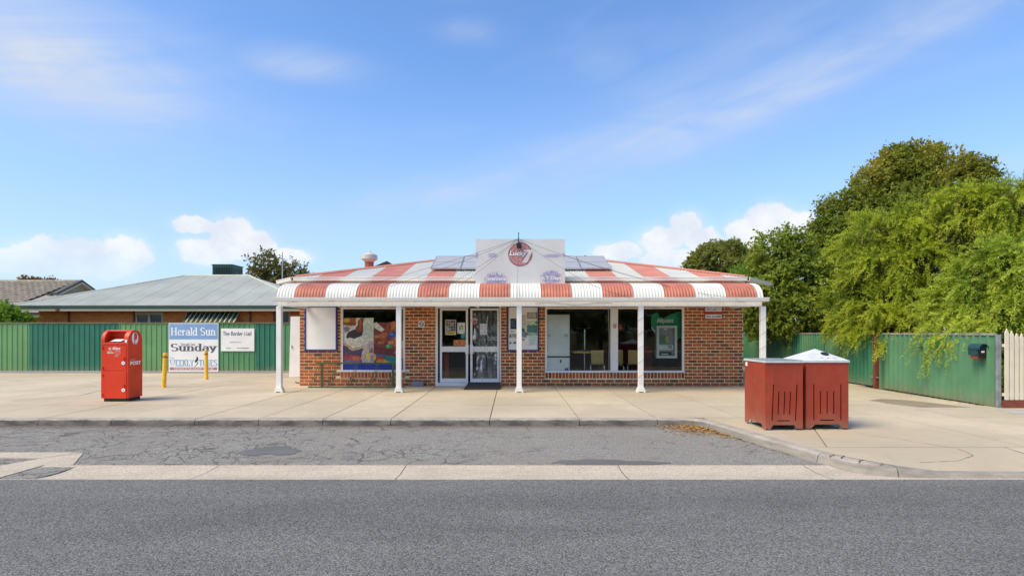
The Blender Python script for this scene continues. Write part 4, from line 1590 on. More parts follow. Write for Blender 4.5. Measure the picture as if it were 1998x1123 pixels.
# rooftop sign
YS = 14.0
sx0, sx1, sz0, sz1 = wx(928, YS), wx(1102.5, YS), 2.52, wz(466, YS)
BRD = (0.66, 0.655, 0.635)
M_SIGN = pm('faded sign board', BRD, 0.5, 0.04, 2.2, streak=0.10, dirt=(0.55, 0.54, 0.54))
sg = thing('shop_sign', 'large faded white shop sign standing on the verandah roof with a worn red logo', 'sign', ((sx0 + sx1) / 2, YS, sz0))
obj('board', MB().box(sx0, sx1, YS, YS + 0.03, sz0, sz1), M_SIGN, sg)
obj('board_frame', MB().ring(sx0, sx1, sz0, sz1, 0.03, YS + 0.031, YS + 0.08), M_GALV, sg)


def S6(zx, zy):                                          # detail view coordinates of the sign
    return wx(910 + zx / 7.019, YS), wz(440 + zy / 7.019, YS)


cx, cz = S6(738, 392)
rad = 160 / 7.019 * YS / F
M_LOGO = worn_print('flaking red logo', (0.42, 0.03, 0.035), BRD, 0.75, 26)
obj('logo_disc', MB().disc(cx, YS - 0.002, cz, rad, rad, 40), M_LOGO, sg)
ring = MB()
for k in range(40):
    a, b = 2 * math.pi * k / 40, 2 * math.pi * (k + 1) / 40
    ring.quad(*[(cx + rad * q * math.cos(t), YS - 0.004, cz + rad * q * math.sin(t)) for q, t in ((0.93, a), (1.03, a), (1.03, b), (0.93, b))])
obj('logo_ring', ring, worn_print('flaking dark red ring', (0.26, 0.02, 0.03), BRD, 0.45, 20), sg)
x0, z0 = S6(585, 408)
x1, z1 = S6(830, 350)
mb = text_mb('Lucky', x0 - 0.02, x1 + 0.018, z0 - 0.055, z1 + 0.028, YS - 0.0045, 0.06, 0.25)
obj('lettering', mb, pm('dark lettering edge', (0.20, 0.05, 0.05), 0.6, 0.2, 30), sg)
obj('lettering', text_mb('Lucky', x0, x1, z0 - 0.04, z1 + 0.015, YS - 0.0060, 0.03, 0.25), M_INKWHITE, sg)
seven = [S6(*q) for q in ((780, 330), (905, 330), (900, 352), (830, 505), (765, 505), (850, 360), (780, 360))]
obj('numeral', MB().poly([(q[0], q[1]) for q in seven], YS - 0.0052), pm('worn white numeral', (0.70, 0.67, 0.64), 0.5, 0.12, 40), sg)
for (c, r_, nm) in (((400, 745), (175, 130), 'left'), ((1165, 705), (165, 110), 'right'), ((360, 410), (80, 45), 'a'), ((1180, 415), (150, 32), 'b'), ((140, 410), (28, 50), 'c'), ((1335, 410), (22, 45), 'd')):
    ex, ez = S6(*c)
    yk = {'left': 0.0012, 'right': 0.0014, 'a': 0.0016, 'b': 0.0018, 'c': 0.0021, 'd': 0.0024}[nm]
    rx, rz = r_[0] / 7.019 * YS / F, r_[1] / 7.019 * YS / F
    ink = worn_print('peeling violet ink ' + nm, (0.27, 0.27, 0.47), BRD, 0.6 if nm in ('left', 'right') else 0.9, 16, (ex, ez, rx, rz))
    xa, xb = max(sx0 + 0.003, ex - rx * 1.3), min(sx1 - 0.003, ex + rx * 1.3)
    za, zb = max(sz0 + 0.003, ez - rz * 1.3), min(sz1 - 0.003, ez + rz * 1.3)
    obj('ink_patch', MB().quad((xa, YS - yk, za), (xb, YS - yk, za), (xb, YS - yk, zb), (xa, YS - yk, zb)), ink, sg)
for (s, a, b, c, d) in (('nvenienc', 275, 545, 752, 700), ('oo  N', 340, 470, 672, 640), ('n 7 Days', 1035, 1300, 755, 690)):
    x0, z0 = S6(a, c)
    x1, z1 = S6(b, d)
    obj('lettering', text_mb(s, x0, x1, z0, z1, YS - 0.004, 0.02), M_INKWHITE, sg)

# floodlight on a stalk over the sign, with the fairy-light cables that fan out from it
fx0, fz0 = wx(1011.5, YS - 0.1), wz(466, YS)
fl = thing('floodlight', 'black floodlight on a bent stalk above the worn red logo', 'lamp', (fx0, YS - 0.1, fz0))
obj('stalk', MB().tube([(fx0 + 0.005, YS - 0.06, wz(454, YS)), (fx0 + 0.005, YS - 0.06, wz(466, YS)), (fx0 - 0.01, YS - 0.07, wz(470, YS)), (fx0 + 0.01, YS - 0.09, wz(474, YS)), (fx0, YS - 0.1, wz(477, YS))], 0.013, 8), M_BLACK, fl)
hx, hz = S6(722, 278)
mb = MB().prism([(-0.06, -0.035), (0.06, -0.05), (0.055, 0.045), (-0.065, 0.05)], 'y', 0, 0.12)
mb.xform(lambda X, Y, Z: (hx + X, YS - 0.15 + Y * 0.9, hz + Z - Y * 0.2))
obj('lamp_head', mb, M_BLACK, fl)
obj('bracket', MB().box(fx0 - 0.012, fx0 + 0.012, YS - 0.06, YS - 0.001, wz(466, YS) - 0.06, wz(466, YS) - 0.03), M_BLACK, fl)

M_WIRE = pm('thin dark cable', (0.06, 0.055, 0.05), 0.6, 0.2, 20)
fan = thing('light_cable', 'thin dark cables fanning down from the sign top to the verandah gutter', 'cable', (fx0, YS - 0.05, fz0))
top = Vector((fx0, YS - 0.06, wz(466.5, YS)))


def wire(a, b, sag, r=0.0035, mid=()):
    pts = [Vector(a)] + [Vector(m) for m in mid] + [Vector(b)]
    out = []
    for i in range(len(pts) - 1):
        for k in range(9):
            t = k / 8
            p = pts[i].lerp(pts[i + 1], t)
            p.z -= sag * 4 * t * (1 - t)
            out.append(p)
    return MB().tube(out, r, 5)


for (px, py, Yg, sag) in ((560, 591, 13.05, 0.12), (640, 588, 13.05, 0.14), (806, 589, 13.05, 0.10), (838, 588, 13.05, 0.10), (1228, 580, 13.05, 0.10), (1440, 582, 13.05, 0.16), (1455, 590, 13.05, 0.2), (1010, 584, 13.05, 0.0)):
    pt = (wx(px, Yg), Yg, wz(py, Yg))
    mid = ((wx(px * 0.55 + 1011 * 0.45, 13.3), 13.3, wz(553 if abs(px - 1010) > 50 else 555, 13.3) + 0.03),)
    if px == 1010:
        mid = ((fx0 - 0.02, 13.88, 2.62), (fx0 - 0.02, 13.3, 2.46))
    elif py:
        # lift over the bullnose
        f = 0.62
        mid = ((top.x + (pt[0] - top.x) * f, 13.48, 2.60), )
    obj('cable', wire(top, pt, sag * 0.3, 0.0032, mid), M_WIRE, fan)
# lights wound about the right-hand posts and slung along the beam
for px in (1250, 1488):
    xc = wx(px, YV)
    pts = []
    for k in range(60):
        t = k / 59
        ang_ = t * 2 * math.pi * 5.5
        rr = 0.075
        sq = rr / max(abs(math.cos(ang_)), abs(math.sin(ang_)))
        sq = min(sq, 0.088)
        pts.append((xc + sq * math.cos(ang_), YV + sq * math.sin(ang_), 0.15 + 1.82 * t))
    w_ = obj('light_cable', MB().tube(pts, 0.0024, 5), M_WIRE)
    tag(w_, 'thin light string wound round the white post %s' % ('in front of the right window' if px == 1250 else 'at the verandah end by the bins'), 'cable', 'light strings wound round verandah posts')
pts = []
for k in range(46):
    t = k / 45
    px = 1045 + t * 150
    pts.append((wx(px, 13.23), 13.23, wz(592 - 2.0 * math.sin(t * 9), 13.23)))
tag(obj('light_cable', MB().tube(pts, 0.003, 5), M_WIRE), 'thin light string drooping along the white verandah beam above the notice board and right window', 'cable')

# solar panels
def solar_mat():
    m, g, out = new_mat('solar cells')
    oc = g.node('ShaderNodeTexCoord').outputs['Object']
    x, y, z = g.sep(oc)
    gx = g.math('ABSOLUTE', g.math('SUBTRACT', g.math('FRACT', g.math('DIVIDE', x, 0.128)), 0.5))
    gy = g.math('ABSOLUTE', g.math('SUBTRACT', g.math('FRACT', g.math('DIVIDE', y, 0.128)), 0.5))
    ln = g.map(g.math('MAXIMUM', gx, gy), 0.475, 0.49)
    c = g.mix(ln, (0.40, 0.40, 0.41), (0.46, 0.46, 0.46))
    principled(g, out, c, 0.35, 0.4)
    return m


M_SOLAR = solar_mat()
slabels = ['solar panel on the striped roof, outermost of the row left of the sign', 'solar panel on the striped roof, next to the sign on its left',
           'solar panel partly hidden behind the left half of the sign', 'solar panel partly hidden behind the right half of the sign',
           'solar panel on the striped roof, next to the sign on its right', 'solar panel on the striped roof, outermost of the row right of the sign']
yb, zb = 15.45, wz(524, 15.45)
yt, zt = 16.75, wz(500.5, 16.75)
pv = Vector((0, yt - yb, zt - zb))
pl = pv.length
ang_p = math.atan2(zt - zb, yt - yb)
for i in range(6):
    xa = -2.22 + 0.82 * i
    t = thing('solar_panel', slabels[i], 'solar panel', (xa + 0.41, yb, zb), 'solar panels on the shop roof')
    ml = MB().ring(-0.405, 0.405, 0.0, pl, 0.018, -0.02, 0.02)
    ml.box(-0.386, 0.386, -0.018, 0.019, pl / 2 - 0.008, pl / 2 + 0.008)
    ml.xform(lambda X, Y, Z: (X, Z, -Y))
    o = obj('frame', ml, M_GALV, t, origin=(0, 0, 0))
    o.location = (0, 0, 0)
    o.rotation_euler = (ang_p, 0, 0)
    for (c, d) in ((0.019, pl / 2 - 0.009), (pl / 2 + 0.009, pl - 0.019)):
        o = obj('cell_face', MB().box(-0.386, 0.386, c, d, 0.0, 0.012), M_SOLAR, t, origin=(0, 0, 0))
        o.location = (0, 0, 0)
        o.rotation_euler = (ang_p, 0, 0)
    for lx in (-0.3, 0.3):
        for (yy, zz) in ((yb + 0.1, zb + 0.02), (yt - 0.1, zt - 0.06)):
            obj('mounting_leg', MB().box(xa + 0.41 + lx - 0.02, xa + 0.41 + lx + 0.02, yy - 0.02, yy + 0.02, ZE + SL * (yy - YE), zz), M_GALV, t)

# blank white board and the notice board on the brick wall
def wall_board(name, label, pa, pb, qa, qb, face):
    x0, x1, z0, z1 = wx(pa, YW), wx(pb, YW), wz(qb, YW), wz(qa, YW)
    t = thing(name, label, 'notice board', ((x0 + x1) / 2, YW - 0.03, z0))
    obj('frame', MB().ring(x0, x1, z0, z1, 0.036, YW - 0.045, YW - 0.006), M_BLUEF, t, bevel=0.003)
    obj('backing', MB().box(x0 + 0.03, x1 - 0.03, YW - 0.028, YW - 0.0055, z0 + 0.03, z1 - 0.03), face, t)
    return t


wall_board('notice_board', 'blank white board in a navy frame on the brick wall', 595, 658.5, 596.5, 684, M_BOARDW)
nb = wall_board('notice_board', 'navy framed notice board with pinned posters between the door and right window', 989.5, 1051.5, 596.5, 684.5, M_BOARDW)


def Z4(zx, zy, Y):
    return wx(800 + zx / 5.615, YW), wz(580 + zy / 5.615, YW)


INK = {}


def ink(col, rough=0.5, var=0.26, scale=22):
    k = tuple(round(c, 3) for c in col)
    if k not in INK:
        INK[k] = pm('print ink %d' % len(INK), tuple(min(0.88, c * 1.08) for c in col), rough, var, scale)
    return INK[k]


def poster(name, label, cat, rect, Y, shapes, conv, base, group=None):
    """flat print: base sheet plus coloured shapes ((kind, args, colour), ...) in a detail view's coordinates"""
    x0, z1 = conv(rect[0], rect[1], Y)
    x1, z0 = conv(rect[2], rect[3], Y)
    mats = [ink(base)]
    mb = MB().box(x0, x1, Y, Y + 0.0015, z0, z1)
    for i, (k, a, c) in enumerate(shapes):
        m = ink(c)
        if m not in mats:
            mats.append(m)
        mi = mats.index(m)
        yy = Y - 0.0006 * (i + 1) / 2
        if k == 'e':
            ex, ez = conv(a[0], a[1], Y)
            e2x, _ = conv(a[0] + a[2], a[1], Y)
            _, e2z = conv(a[0], a[1] - a[3], Y)
            mb.disc(ex, yy, ez, e2x - ex, e2z - ez, 24, mi, a[4] if len(a) > 4 else 0)
        elif k == 'r':
            ax, az = conv(a[0], a[1], Y)
            bx, bz = conv(a[2], a[3], Y)
            mb.quad((ax, yy, bz), (bx, yy, bz), (bx, yy, az), (ax, yy, az), mi=mi)
        else:
            mb.poly([conv(p[0], p[1], Y) for p in a], yy, mi)
    o = obj(name, mb, mats)
    return tag(o, label, cat, group)


def lines(x0, x1, y0, y1, n, col, h=3):
    out = []
    rr = random.Random(int(x0 * 7 + y0))
    for i in range(n):
        yy = y0 + (y1 - y0) * i / max(1, n - 1)
        out.append(('r', (x0, yy, x0 + (x1 - x0) * rr.uniform(0.6, 1.0), yy + h), col))
    return out


GRP = 'posters pinned on the notice board'
YP = YW - 0.0315
W = (0.68, 0.68, 0.65)
NV = (0.025, 0.04, 0.09)
poster('poster', 'navy poster with small pale text at the left of the notice board', 'poster', (1100, 230, 1174, 346), YP,
       lines(1108, 1166, 262, 300, 3, (0.25, 0.28, 0.35), 4) + [('r', (1104, 315, 1170, 320), (0.10, 0.2, 0.4)), ('e', (1148, 244, 14, 7), (0.12, 0.16, 0.24))], Z4, NV, GRP)
poster('poster', 'small white slip below the navy poster', 'poster', (1098, 358, 1150, 384), YP, lines(1103, 1142, 364, 377, 2, (0.12, 0.12, 0.12), 3), Z4, W, GRP)
poster('poster', 'white paper strip with bold black printing on the notice board', 'poster', (1086, 396, 1170, 446), YP, [('r', (1092, 402, 1168, 407), (0.04, 0.04, 0.04)), ('e', (1100, 425, 10, 13), (0.08, 0.07, 0.06)), ('r', (1118, 414, 1166, 422), (0.06, 0.06, 0.06)), ('r', (1122, 430, 1160, 434), (0.2, 0.2, 0.2))], Z4, (0.60, 0.56, 0.48), GRP)
poster('poster', 'white paper with two dark blots at the foot of the notice board', 'poster', (1084, 474, 1168, 512), YP, [('e', (1100, 498, 9, 10), (0.03, 0.03, 0.03)), ('e', (1146, 496, 18, 9), (0.03, 0.03, 0.03)), ('e', (1158, 480, 6, 4), (0.05, 0.05, 0.05))], Z4, W, GRP)
poster('poster', 'pale poster with a blue bottle and green top beside the white post', 'poster', (1212, 190, 1278, 440), YP, lines(1224, 1272, 202, 320, 9, (0.2, 0.2, 0.2), 4) + [('e', (1236, 362, 20, 28), (0.04, 0.16, 0.08)), ('r', (1215, 372, 1272, 428), (0.10, 0.28, 0.42)), ('e', (1276, 402, 18, 18), (0.4, 0.12, 0.06)), ('r', (1212, 430, 1278, 438), (0.12, 0.35, 0.45))], Z4, (0.60, 0.585, 0.50), GRP)
poster('poster', 'framed grey sign with a scroll border at the top of the notice board', 'poster', (1283, 162, 1394, 236), YP, [('r', (1288, 168, 1389, 172), (0.12, 0.10, 0.08)), ('r', (1288, 226, 1389, 231), (0.12, 0.10, 0.08)), ('r', (1286, 166, 1298, 233), (0.16, 0.12, 0.1)), ('r', (1380, 166, 1391, 233), (0.16, 0.12, 0.1))] + lines(1310, 1370, 186, 214, 3, (0.25, 0.22, 0.2), 5), Z4, (0.48, 0.47, 0.42), GRP)
poster('poster', 'green and pale lime poster, largest on the notice board', 'poster', (1281, 252, 1394, 416), YP, [('r', (1283, 254, 1392, 300), (0.52, 0.60, 0.36)), ('e', (1383, 275, 14, 14), (0.05, 0.25, 0.12)), ('r', (1283, 302, 1392, 380), (0.05, 0.17, 0.16)), ('p', ((1283, 400), (1320, 384), (1392, 396), (1392, 414), (1283, 414)), (0.24, 0.45, 0.32)), ('e', (1350, 402, 24, 8), (0.5, 0.55, 0.4))] + lines(1290, 1384, 312, 370, 6, (0.2, 0.36, 0.34), 3), Z4, (0.18, 0.42, 0.30), GRP)
poster('poster', 'pale aqua leaflet hanging under the green poster', 'poster', (1298, 420, 1388, 524), YP, lines(1318, 1374, 432, 505, 7, (0.22, 0.45, 0.45), 3), Z4, (0.56, 0.68, 0.64), GRP)
poster('poster', 'small white slip with a red arch beside the white post', 'poster', (1216, 446, 1260, 480), YP, [('p', ((1222, 470), (1228, 454), (1240, 448), (1252, 454), (1258, 470)), (0.42, 0.12, 0.08)), ('e', (1240, 469, 10, 7), (0.6, 0.5, 0.4))], Z4, W, GRP)

# posters filling the left window, behind the glass
def Z3(zx, zy, Y):
    return wx(580 + zx / 5.909, YW), wz(580 + zy / 5.909, YW)


YG = YW + 0.046
ice = [('p', ((520, 235), (670, 235), (672, 318), (600, 332), (520, 312)), (0.33, 0.09, 0.03)), ('e', (562, 262, 42, 24), (0.55, 0.36, 0.06)), ('e', (620, 300, 46, 18), (0.22, 0.06, 0.03)),
       ('e', (790, 300, 72, 56), (0.60, 0.66, 0.54)), ('e', (800, 380, 60, 80), (0.50, 0.55, 0.44)),
       ('p', ((520, 330), (600, 325), (700, 380), (660, 470), (560, 500), (520, 470)), (0.56, 0.55, 0.50)),
       ('p', ((556, 452), (580, 400), (640, 372), (700, 366), (755, 392), (742, 440), (650, 476), (600, 462), (570, 474)), (0.045, 0.03, 0.03)),
       ('p', ((528, 352), (560, 330), (606, 350), (590, 390), (545, 400)), (0.20, 0.19, 0.18)),
       ('p', ((700, 262), (722, 240), (768, 235), (752, 300), (756, 390), (690, 404), (664, 356), (690, 320)), (0.21, 0.055, 0.025)), ('p', ((716, 262), (736, 248), (728, 360), (706, 380)), (0.36, 0.12, 0.05)),
       ('p', ((520, 490), (600, 478), (700, 498), (780, 480), (862, 440), (875, 470), (875, 520), (800, 566), (690, 596), (634, 614), (600, 596), (572, 562), (520, 548)), (0.60, 0.55, 0.43)),
       ('p', ((520, 540), (572, 556), (600, 590), (634, 610), (690, 590), (800, 560), (790, 548), (690, 574), (640, 588), (600, 556), (560, 534), (520, 524)), (0.46, 0.27, 0.13)),
       ('p', ((520, 548), (572, 562), (600, 596), (634, 614), (760, 580), (740, 755), (520, 755)), (0.085, 0.055, 0.10)),
       ('e', (600, 700, 84, 40), (0.34, 0.065, 0.045)), ('e', (680, 705, 58, 30), (0.48, 0.11, 0.035)), ('e', (560, 660, 44, 26), (0.15, 0.05, 0.09)), ('e', (630, 738, 100, 14), (0.16, 0.12, 0.22)),
       ('p', ((875, 496), (836, 510), (784, 556), (748, 610), (734, 680), (744, 755), (875, 755)), (0.52, 0.41, 0.36)), ('p', ((860, 560), (836, 600), (830, 640), (870, 640)), (0.22, 0.14, 0.15)), ('e', (812, 664, 24, 56), (0.60, 0.46, 0.09)), ('e', (856, 700, 18, 40), (0.30, 0.21, 0.22)), ('e', (772, 700, 18, 40), (0.44, 0.31, 0.28)), ('r', (826, 500, 830, 640), (0.2, 0.2, 0.2))]
poster('window_poster', 'large window poster of an ice cream dish, left half of the left window', 'poster', (516, 235, 875, 757), YG, ice, Z3, (0.58, 0.62, 0.50), 'food posters in the left window')
cho = [('p', ((876, 300), (905, 283), (1004, 368), (966, 396), (876, 346)), (0.62, 0.62, 0.50)), ('e', (1080, 340, 60, 58, 0.5), (0.32, 0.085, 0.03)), ('e', (1020, 400, 46, 28), (0.25, 0.06, 0.025)), ('e', (940, 480, 76, 60), (0.30, 0.08, 0.03)),
       ('e', (985, 440, 56, 34, 0.4), (0.40, 0.13, 0.045)), ('e', (930, 500, 40, 34), (0.20, 0.045, 0.02)), ('e', (1100, 320, 30, 50, -0.3), (0.46, 0.17, 0.06)), ('e', (1060, 350, 14, 44, -0.2), (0.20, 0.05, 0.02)), ('e', (1130, 500, 52, 76, -0.5), (0.36, 0.11, 0.04)), ('e', (1205, 450, 40, 70, -0.4), (0.24, 0.07, 0.03)),
       ('e', (1150, 470, 26, 40, -0.5), (0.48, 0.20, 0.09)), ('e', (1075, 520, 34, 22), (0.52, 0.24, 0.09)), ('e', (910, 450, 34, 16), (0.46, 0.17, 0.06)), ('e', (960, 520, 38, 18), (0.42, 0.14, 0.05)),
       ('e', (1096, 432, 48, 30, 0.3), (0.02, 0.10, 0.42)), ('e', (1086, 424, 20, 9, 0.3), (0.14, 0.28, 0.6)), ('e', (1050, 564, 36, 22, -0.1), (0.02, 0.34, 0.10)), ('e', (1042, 557, 14, 7), (0.2, 0.55, 0.25)),
       ('p', ((876, 560), (1150, 604), (1120, 676), (876, 642)), (0.145, 0.025, 0.028)), ('p', ((1108, 636), (1150, 590), (1230, 552), (1230, 706), (1190, 690)), (0.50, 0.24, 0.20)), ('e', (1212, 540, 20, 40), (0.58, 0.5, 0.46)),
       ('p', ((876, 642), (1120, 676), (1190, 690), (1230, 706), (1230, 770), (876, 770)), (0.045, 0.10, 0.17)), ('e', (940, 698, 48, 24), (0.42, 0.04, 0.03)), ('e', (966, 732, 58, 24), (0.56, 0.22, 0.03)), ('e', (1062, 700, 56, 30), (0.03, 0.19, 0.13)), ('e', (886, 690, 16, 44), (0.55, 0.34, 0.06)), ('e', (1110, 740, 50, 18), (0.05, 0.22, 0.2)), ('e', (1024, 744, 40, 14), (0.40, 0.34, 0.05))]
poster('window_poster', 'large window poster of chocolate chunks and coloured sweets, right half of the left window', 'poster', (875, 287, 1232, 772), YG, cho, Z3, (0.19, 0.045, 0.03), 'food posters in the left window')
x0, z0 = Z3(512, 842, 0)
x1, z1 = Z3(1236, 756, 0)
tag(obj('window_decal', MB().box(x0, x1, YG - 0.0195, YG - 0.0185, z0, z1), pm('royal blue vinyl', (0.015, 0.045, 0.33), 0.35, 0.08, 4)), 'royal blue band along the bottom of the left window', 'decal')

# stickers and papers on the door glass
YD = YW + 0.046
poster('poster', 'dark photo collage poster with a yellow foot on the left door leaf', 'poster', (383, 243, 503, 410), YD,
       [('r', (390, 372, 497, 404), (0.60, 0.45, 0.05))] + [('r', (392 + 27 * i, 252 + 30 * j, 414 + 27 * i, 277 + 30 * j), random.choice([(0.10, 0.09, 0.08), (0.35, 0.32, 0.28), (0.22, 0.12, 0.06), (0.06, 0.06, 0.07), (0.30, 0.30, 0.31)])) for i in range(4) for j in range(4)] + lines(394, 480, 366, 386, 2, (0.05, 0.05, 0.04), 6), Z4, (0.42, 0.41, 0.38))
poster('poster', 'white poster with a green drop emblem on the left door leaf', 'poster', (517, 275, 601, 397), YD,
       [('e', (559, 330, 22, 26), (0.08, 0.26, 0.05)), ('e', (559, 331, 14, 18), (0.62, 0.62, 0.2)), ('p', ((552, 338), (559, 322), (566, 338)), (0.1, 0.25, 0.06)), ('r', (530, 288, 588, 292), (0.4, 0.4, 0.4)), ('r', (535, 366, 584, 369), (0.4, 0.4, 0.4)), ('r', (520, 382, 532, 392), (0.1, 0.1, 0.1)), ('r', (586, 376, 597, 392), (0.15, 0.15, 0.15))], Z4, (0.62, 0.63, 0.62))
ex, ez = Z4(580, 424, YD)
mb = MB().disc(ex, YD, ez, 26 / 5.615 / 74.3, 26 / 5.615 / 74.3, 24)
tag(obj('sticker', mb, ink((0.02, 0.30, 0.22))), 'round teal sticker under the green drop poster on the door', 'sticker')
poster('sticker', 'square orange sticker on the left door leaf, further from the push plate', 'sticker', (475, 465, 539, 530), YD, [('r', (500, 490, 516, 494), (0.6, 0.3, 0.15)), ('e', (508, 480, 8, 5), (0.6, 0.35, 0.2))], Z4, (0.50, 0.17, 0.055), 'orange door stickers')
poster('sticker', 'square orange sticker on the left door leaf, touching the push plate', 'sticker', (543, 460, 612, 532), YD, [('r', (560, 505, 600, 509), (0.6, 0.3, 0.15)), ('e', (578, 484, 9, 7), (0.6, 0.35, 0.2))], Z4, (0.50, 0.17, 0.055), 'orange door stickers')
poster('sticker', 'red and pink sticker at the upper edge of the right door leaf', 'sticker', (676, 226, 722, 304), YD, [('r', (676, 226, 722, 250), (0.5, 0.28, 0.25))] + lines(682, 716, 258, 290, 4, (0.45, 0.2, 0.18), 4), Z4, (0.30, 0.06, 0.05))
poster('poster', 'plain white page taped inside the right door leaf', 'poster', (764, 286, 846, 409), YD, [('e', (798, 384, 7, 6), (0.25, 0.25, 0.28))], Z4, (0.58, 0.59, 0.62))
poster('sticker', 'small blue and red sticker on the right door leaf', 'sticker', (699, 380, 740, 446), YD, [('r', (699, 422, 740, 446), (0.45, 0.08, 0.09)), ('e', (718, 404, 16, 12), (0.1, 0.35, 0.5))], Z4, (0.10, 0.25, 0.38))
x0, z0 = Z4(850, 470, YD)
x1, z1 = Z4(962, 432, YD)
obj_ = obj('door_lettering', text_mb('CLOSED', x0, x1, z0, z1, YD, 0.0), pm('pale sign lettering', (0.62, 0.62, 0.60), 0.5, 0.1, 20))
tag(obj_, 'pale closed lettering on the right door leaf', 'lettering')
# torn protective film and hanging plastic strips
film = thing('plastic_film', 'torn clear plastic film hanging over the right door leaf', 'film', (wx(945, YW), YW + 0.02, 0.1))
M_FILM = film_mat('cloudy torn film', 0.515, 0.62, (13, 1, 2.2), 0.85, (0.85, 0.85, 0.85))
M_STRIP = film_mat('hazy plastic strip', 0.30, 0.70, (14, 1, 0.7), 0.34)
a, z0 = wx(919, YW), wz(741, YW)
b, z1 = wx(974, YW), wz(606, YW)
mb = MB()
n = 12
for i in range(n):
    t0, t1 = i / n, (i + 1) / n
    ya, yb_ = YW + 0.012 + 0.008 * math.sin(t0 * 17), YW + 0.012 + 0.008 * math.sin(t1 * 17)
    mb.quad((a + (b - a) * t0, ya, z0 + 0.03 * math.sin(9 * t0)), (a + (b - a) * t1, yb_, z0 + 0.03 * math.sin(9 * t1)), (a + (b - a) * t1, yb_, z1), (a + (b - a) * t0, ya, z1))
obj('film_sheet', mb, M_FILM, film)
for (p0, p1) in ((929, 938), (938.5, 948), (950, 960), (961, 968)):
    obj('plastic_strip', MB().box(wx(p0, YW), wx(p1, YW), YW + 0.12 + 0.004 * (p0 % 3), YW + 0.1225 + 0.004 * (p0 % 3), 0.12, wz(608, YW)), M_STRIP, film)

# small wall signs
def Z6(zx, zy, Y):
    return wx(1300 + zx / 3.303, YW), wz(440 + zy / 3.303, YW)


ss = thing('security_sign', 'red and white security alarm sign high on the brick wall at the right', 'sign', (wx(1391, YW), YW, wz(622, YW)))
x0, z1 = Z6(247, 520, 0)
x1, z0 = Z6(356, 607, 0)
obj('plate', MB().box(x0, x1, YW - 0.02, YW - 0.0045, z0, z1), M_RED, ss)
for (a, b, c, d, s) in ((250, 354, 524, 552, 'SECURITY'), (250, 354, 572, 598, '24Hr ALARMS')):
    xa, zb = Z6(a, c, 0)
    xb, za = Z6(b, d, 0)
    obj('white_band', MB().box(xa, xb, YW - 0.022, YW - 0.0201, za, zb), M_BOARDW, ss)
    obj('lettering', text_mb(s, xa + 0.02, xb - 0.015, za + 0.025, zb - 0.025, YW - 0.0225, 0.02), M_INKBLACK, ss)


def no_smoking(name, label, px, py, w, Y, plate=True):
    t = thing(name, label, 'sign', (wx(px, Y), Y, wz(py, Y) - w / 2))
    cx_, cz_ = wx(px, Y), wz(py, Y)
    if plate:
        obj('plate', MB().box(cx_ - w / 2, cx_ + w / 2, Y - 0.008, Y - 0.0045, cz_ - w / 2, cz_ + w / 2), M_BOARDW, t)
    r_ = w * 0.40
    mb = MB()
    for k in range(28):
        a, b = 2 * math.pi * k / 28, 2 * math.pi * (k + 1) / 28
        mb.quad(*[(cx_ + q * math.cos(s), Y - 0.009, cz_ + q * math.sin(s)) for q, s in ((r_ * 0.72, a), (r_, a), (r_, b), (r_ * 0.72, b))])
    mb.quad((cx_ - r_ * .62, Y - 0.0095, cz_ + r_ * .45), (cx_ - r_ * .45, Y - 0.0095, cz_ + r_ * .62), (cx_ + r_ * .62, Y - 0.0095, cz_ - r_ * .45), (cx_ + r_ * .45, Y - 0.0095, cz_ - r_ * .62))
    obj('prohibition_ring', mb, M_INKBLACK if plate else M_RED, t)
    obj('cigarette', MB().box(cx_ - r_ * .5, cx_ + r_ * .5, Y - 0.0086, Y - 0.0082, cz_ - r_ * .12, cz_ + r_ * .1), M_INKBLACK, t)
    return t


no_smoking('no_smoking_sign', 'square white no smoking sign on the bricks left of the door', 822.5, 632, 0.155, YW)
t = no_smoking('no_smoking_sign', 'small red no smoking sticker on the white pillar of the right window', 1199.3, 636.5, 0.115, YW + 0.012, False)
obj('caption', text_mb('NO SMOKING', wx(1194.3, YW), wx(1204.3, YW), wz(632, YW), wz(630.7, YW), YW + 0.008), M_INKBLACK, t)

# door mat, door stop block, yellow marks, loose wires
YM = 14.55
mt = MB().prism([(wx(905, 13.9), 13.9), (wx(976.5, 13.9), 13.9), (wx(977, YW), 14.885), (wx(915, YW), 14.885)], 'z', 0.003, 0.018)
mt.xform(lambda X, Y, Z: (X, Y, Z + 0.082 * max(0, min(1, (Y - 13.9) / 0.985))))
tag(obj('door_mat', mt, M_DARK), 'dark grey rubber mat in front of the shop door', 'mat')
for (pa, pb, nm) in ((899, 904.5, 'left'), (977.5, 982, 'right')):
    xa, xb = wx(pa, 14.45), wx(pb, 14.45)
    q = MB().prism([(xa, 13.95), (xb, 13.95), (xb + (0.06 if nm == 'left' else -0.01), 14.80), (xa + (0.06 if nm == 'left' else 0.02), 14.80)], 'z', 0.001, 0.006)
    o = obj('painted_mark', q, worn_print('worn yellow paint ' + nm, (0.62, 0.34, 0.03), (0.55, 0.46, 0.35), 0.7, 18))
    tag(o, 'worn yellow stripe painted at the %s edge of the door mat' % nm, 'marking', None, 'structure')
bk = thing('weight_block', 'blue grey block lying at the foot of the brick wall left of the door', 'block', (wx(817, YW), YW - 0.12, 0))
obj('block', MB().box(wx(805, YW), wx(828, YW), YW - 0.19, YW - 0.01, 0.002, 0.125), pm('blue grey painted block', (0.20, 0.23, 0.27), 0.6, 0.15, 9), bk, bevel=0.012)
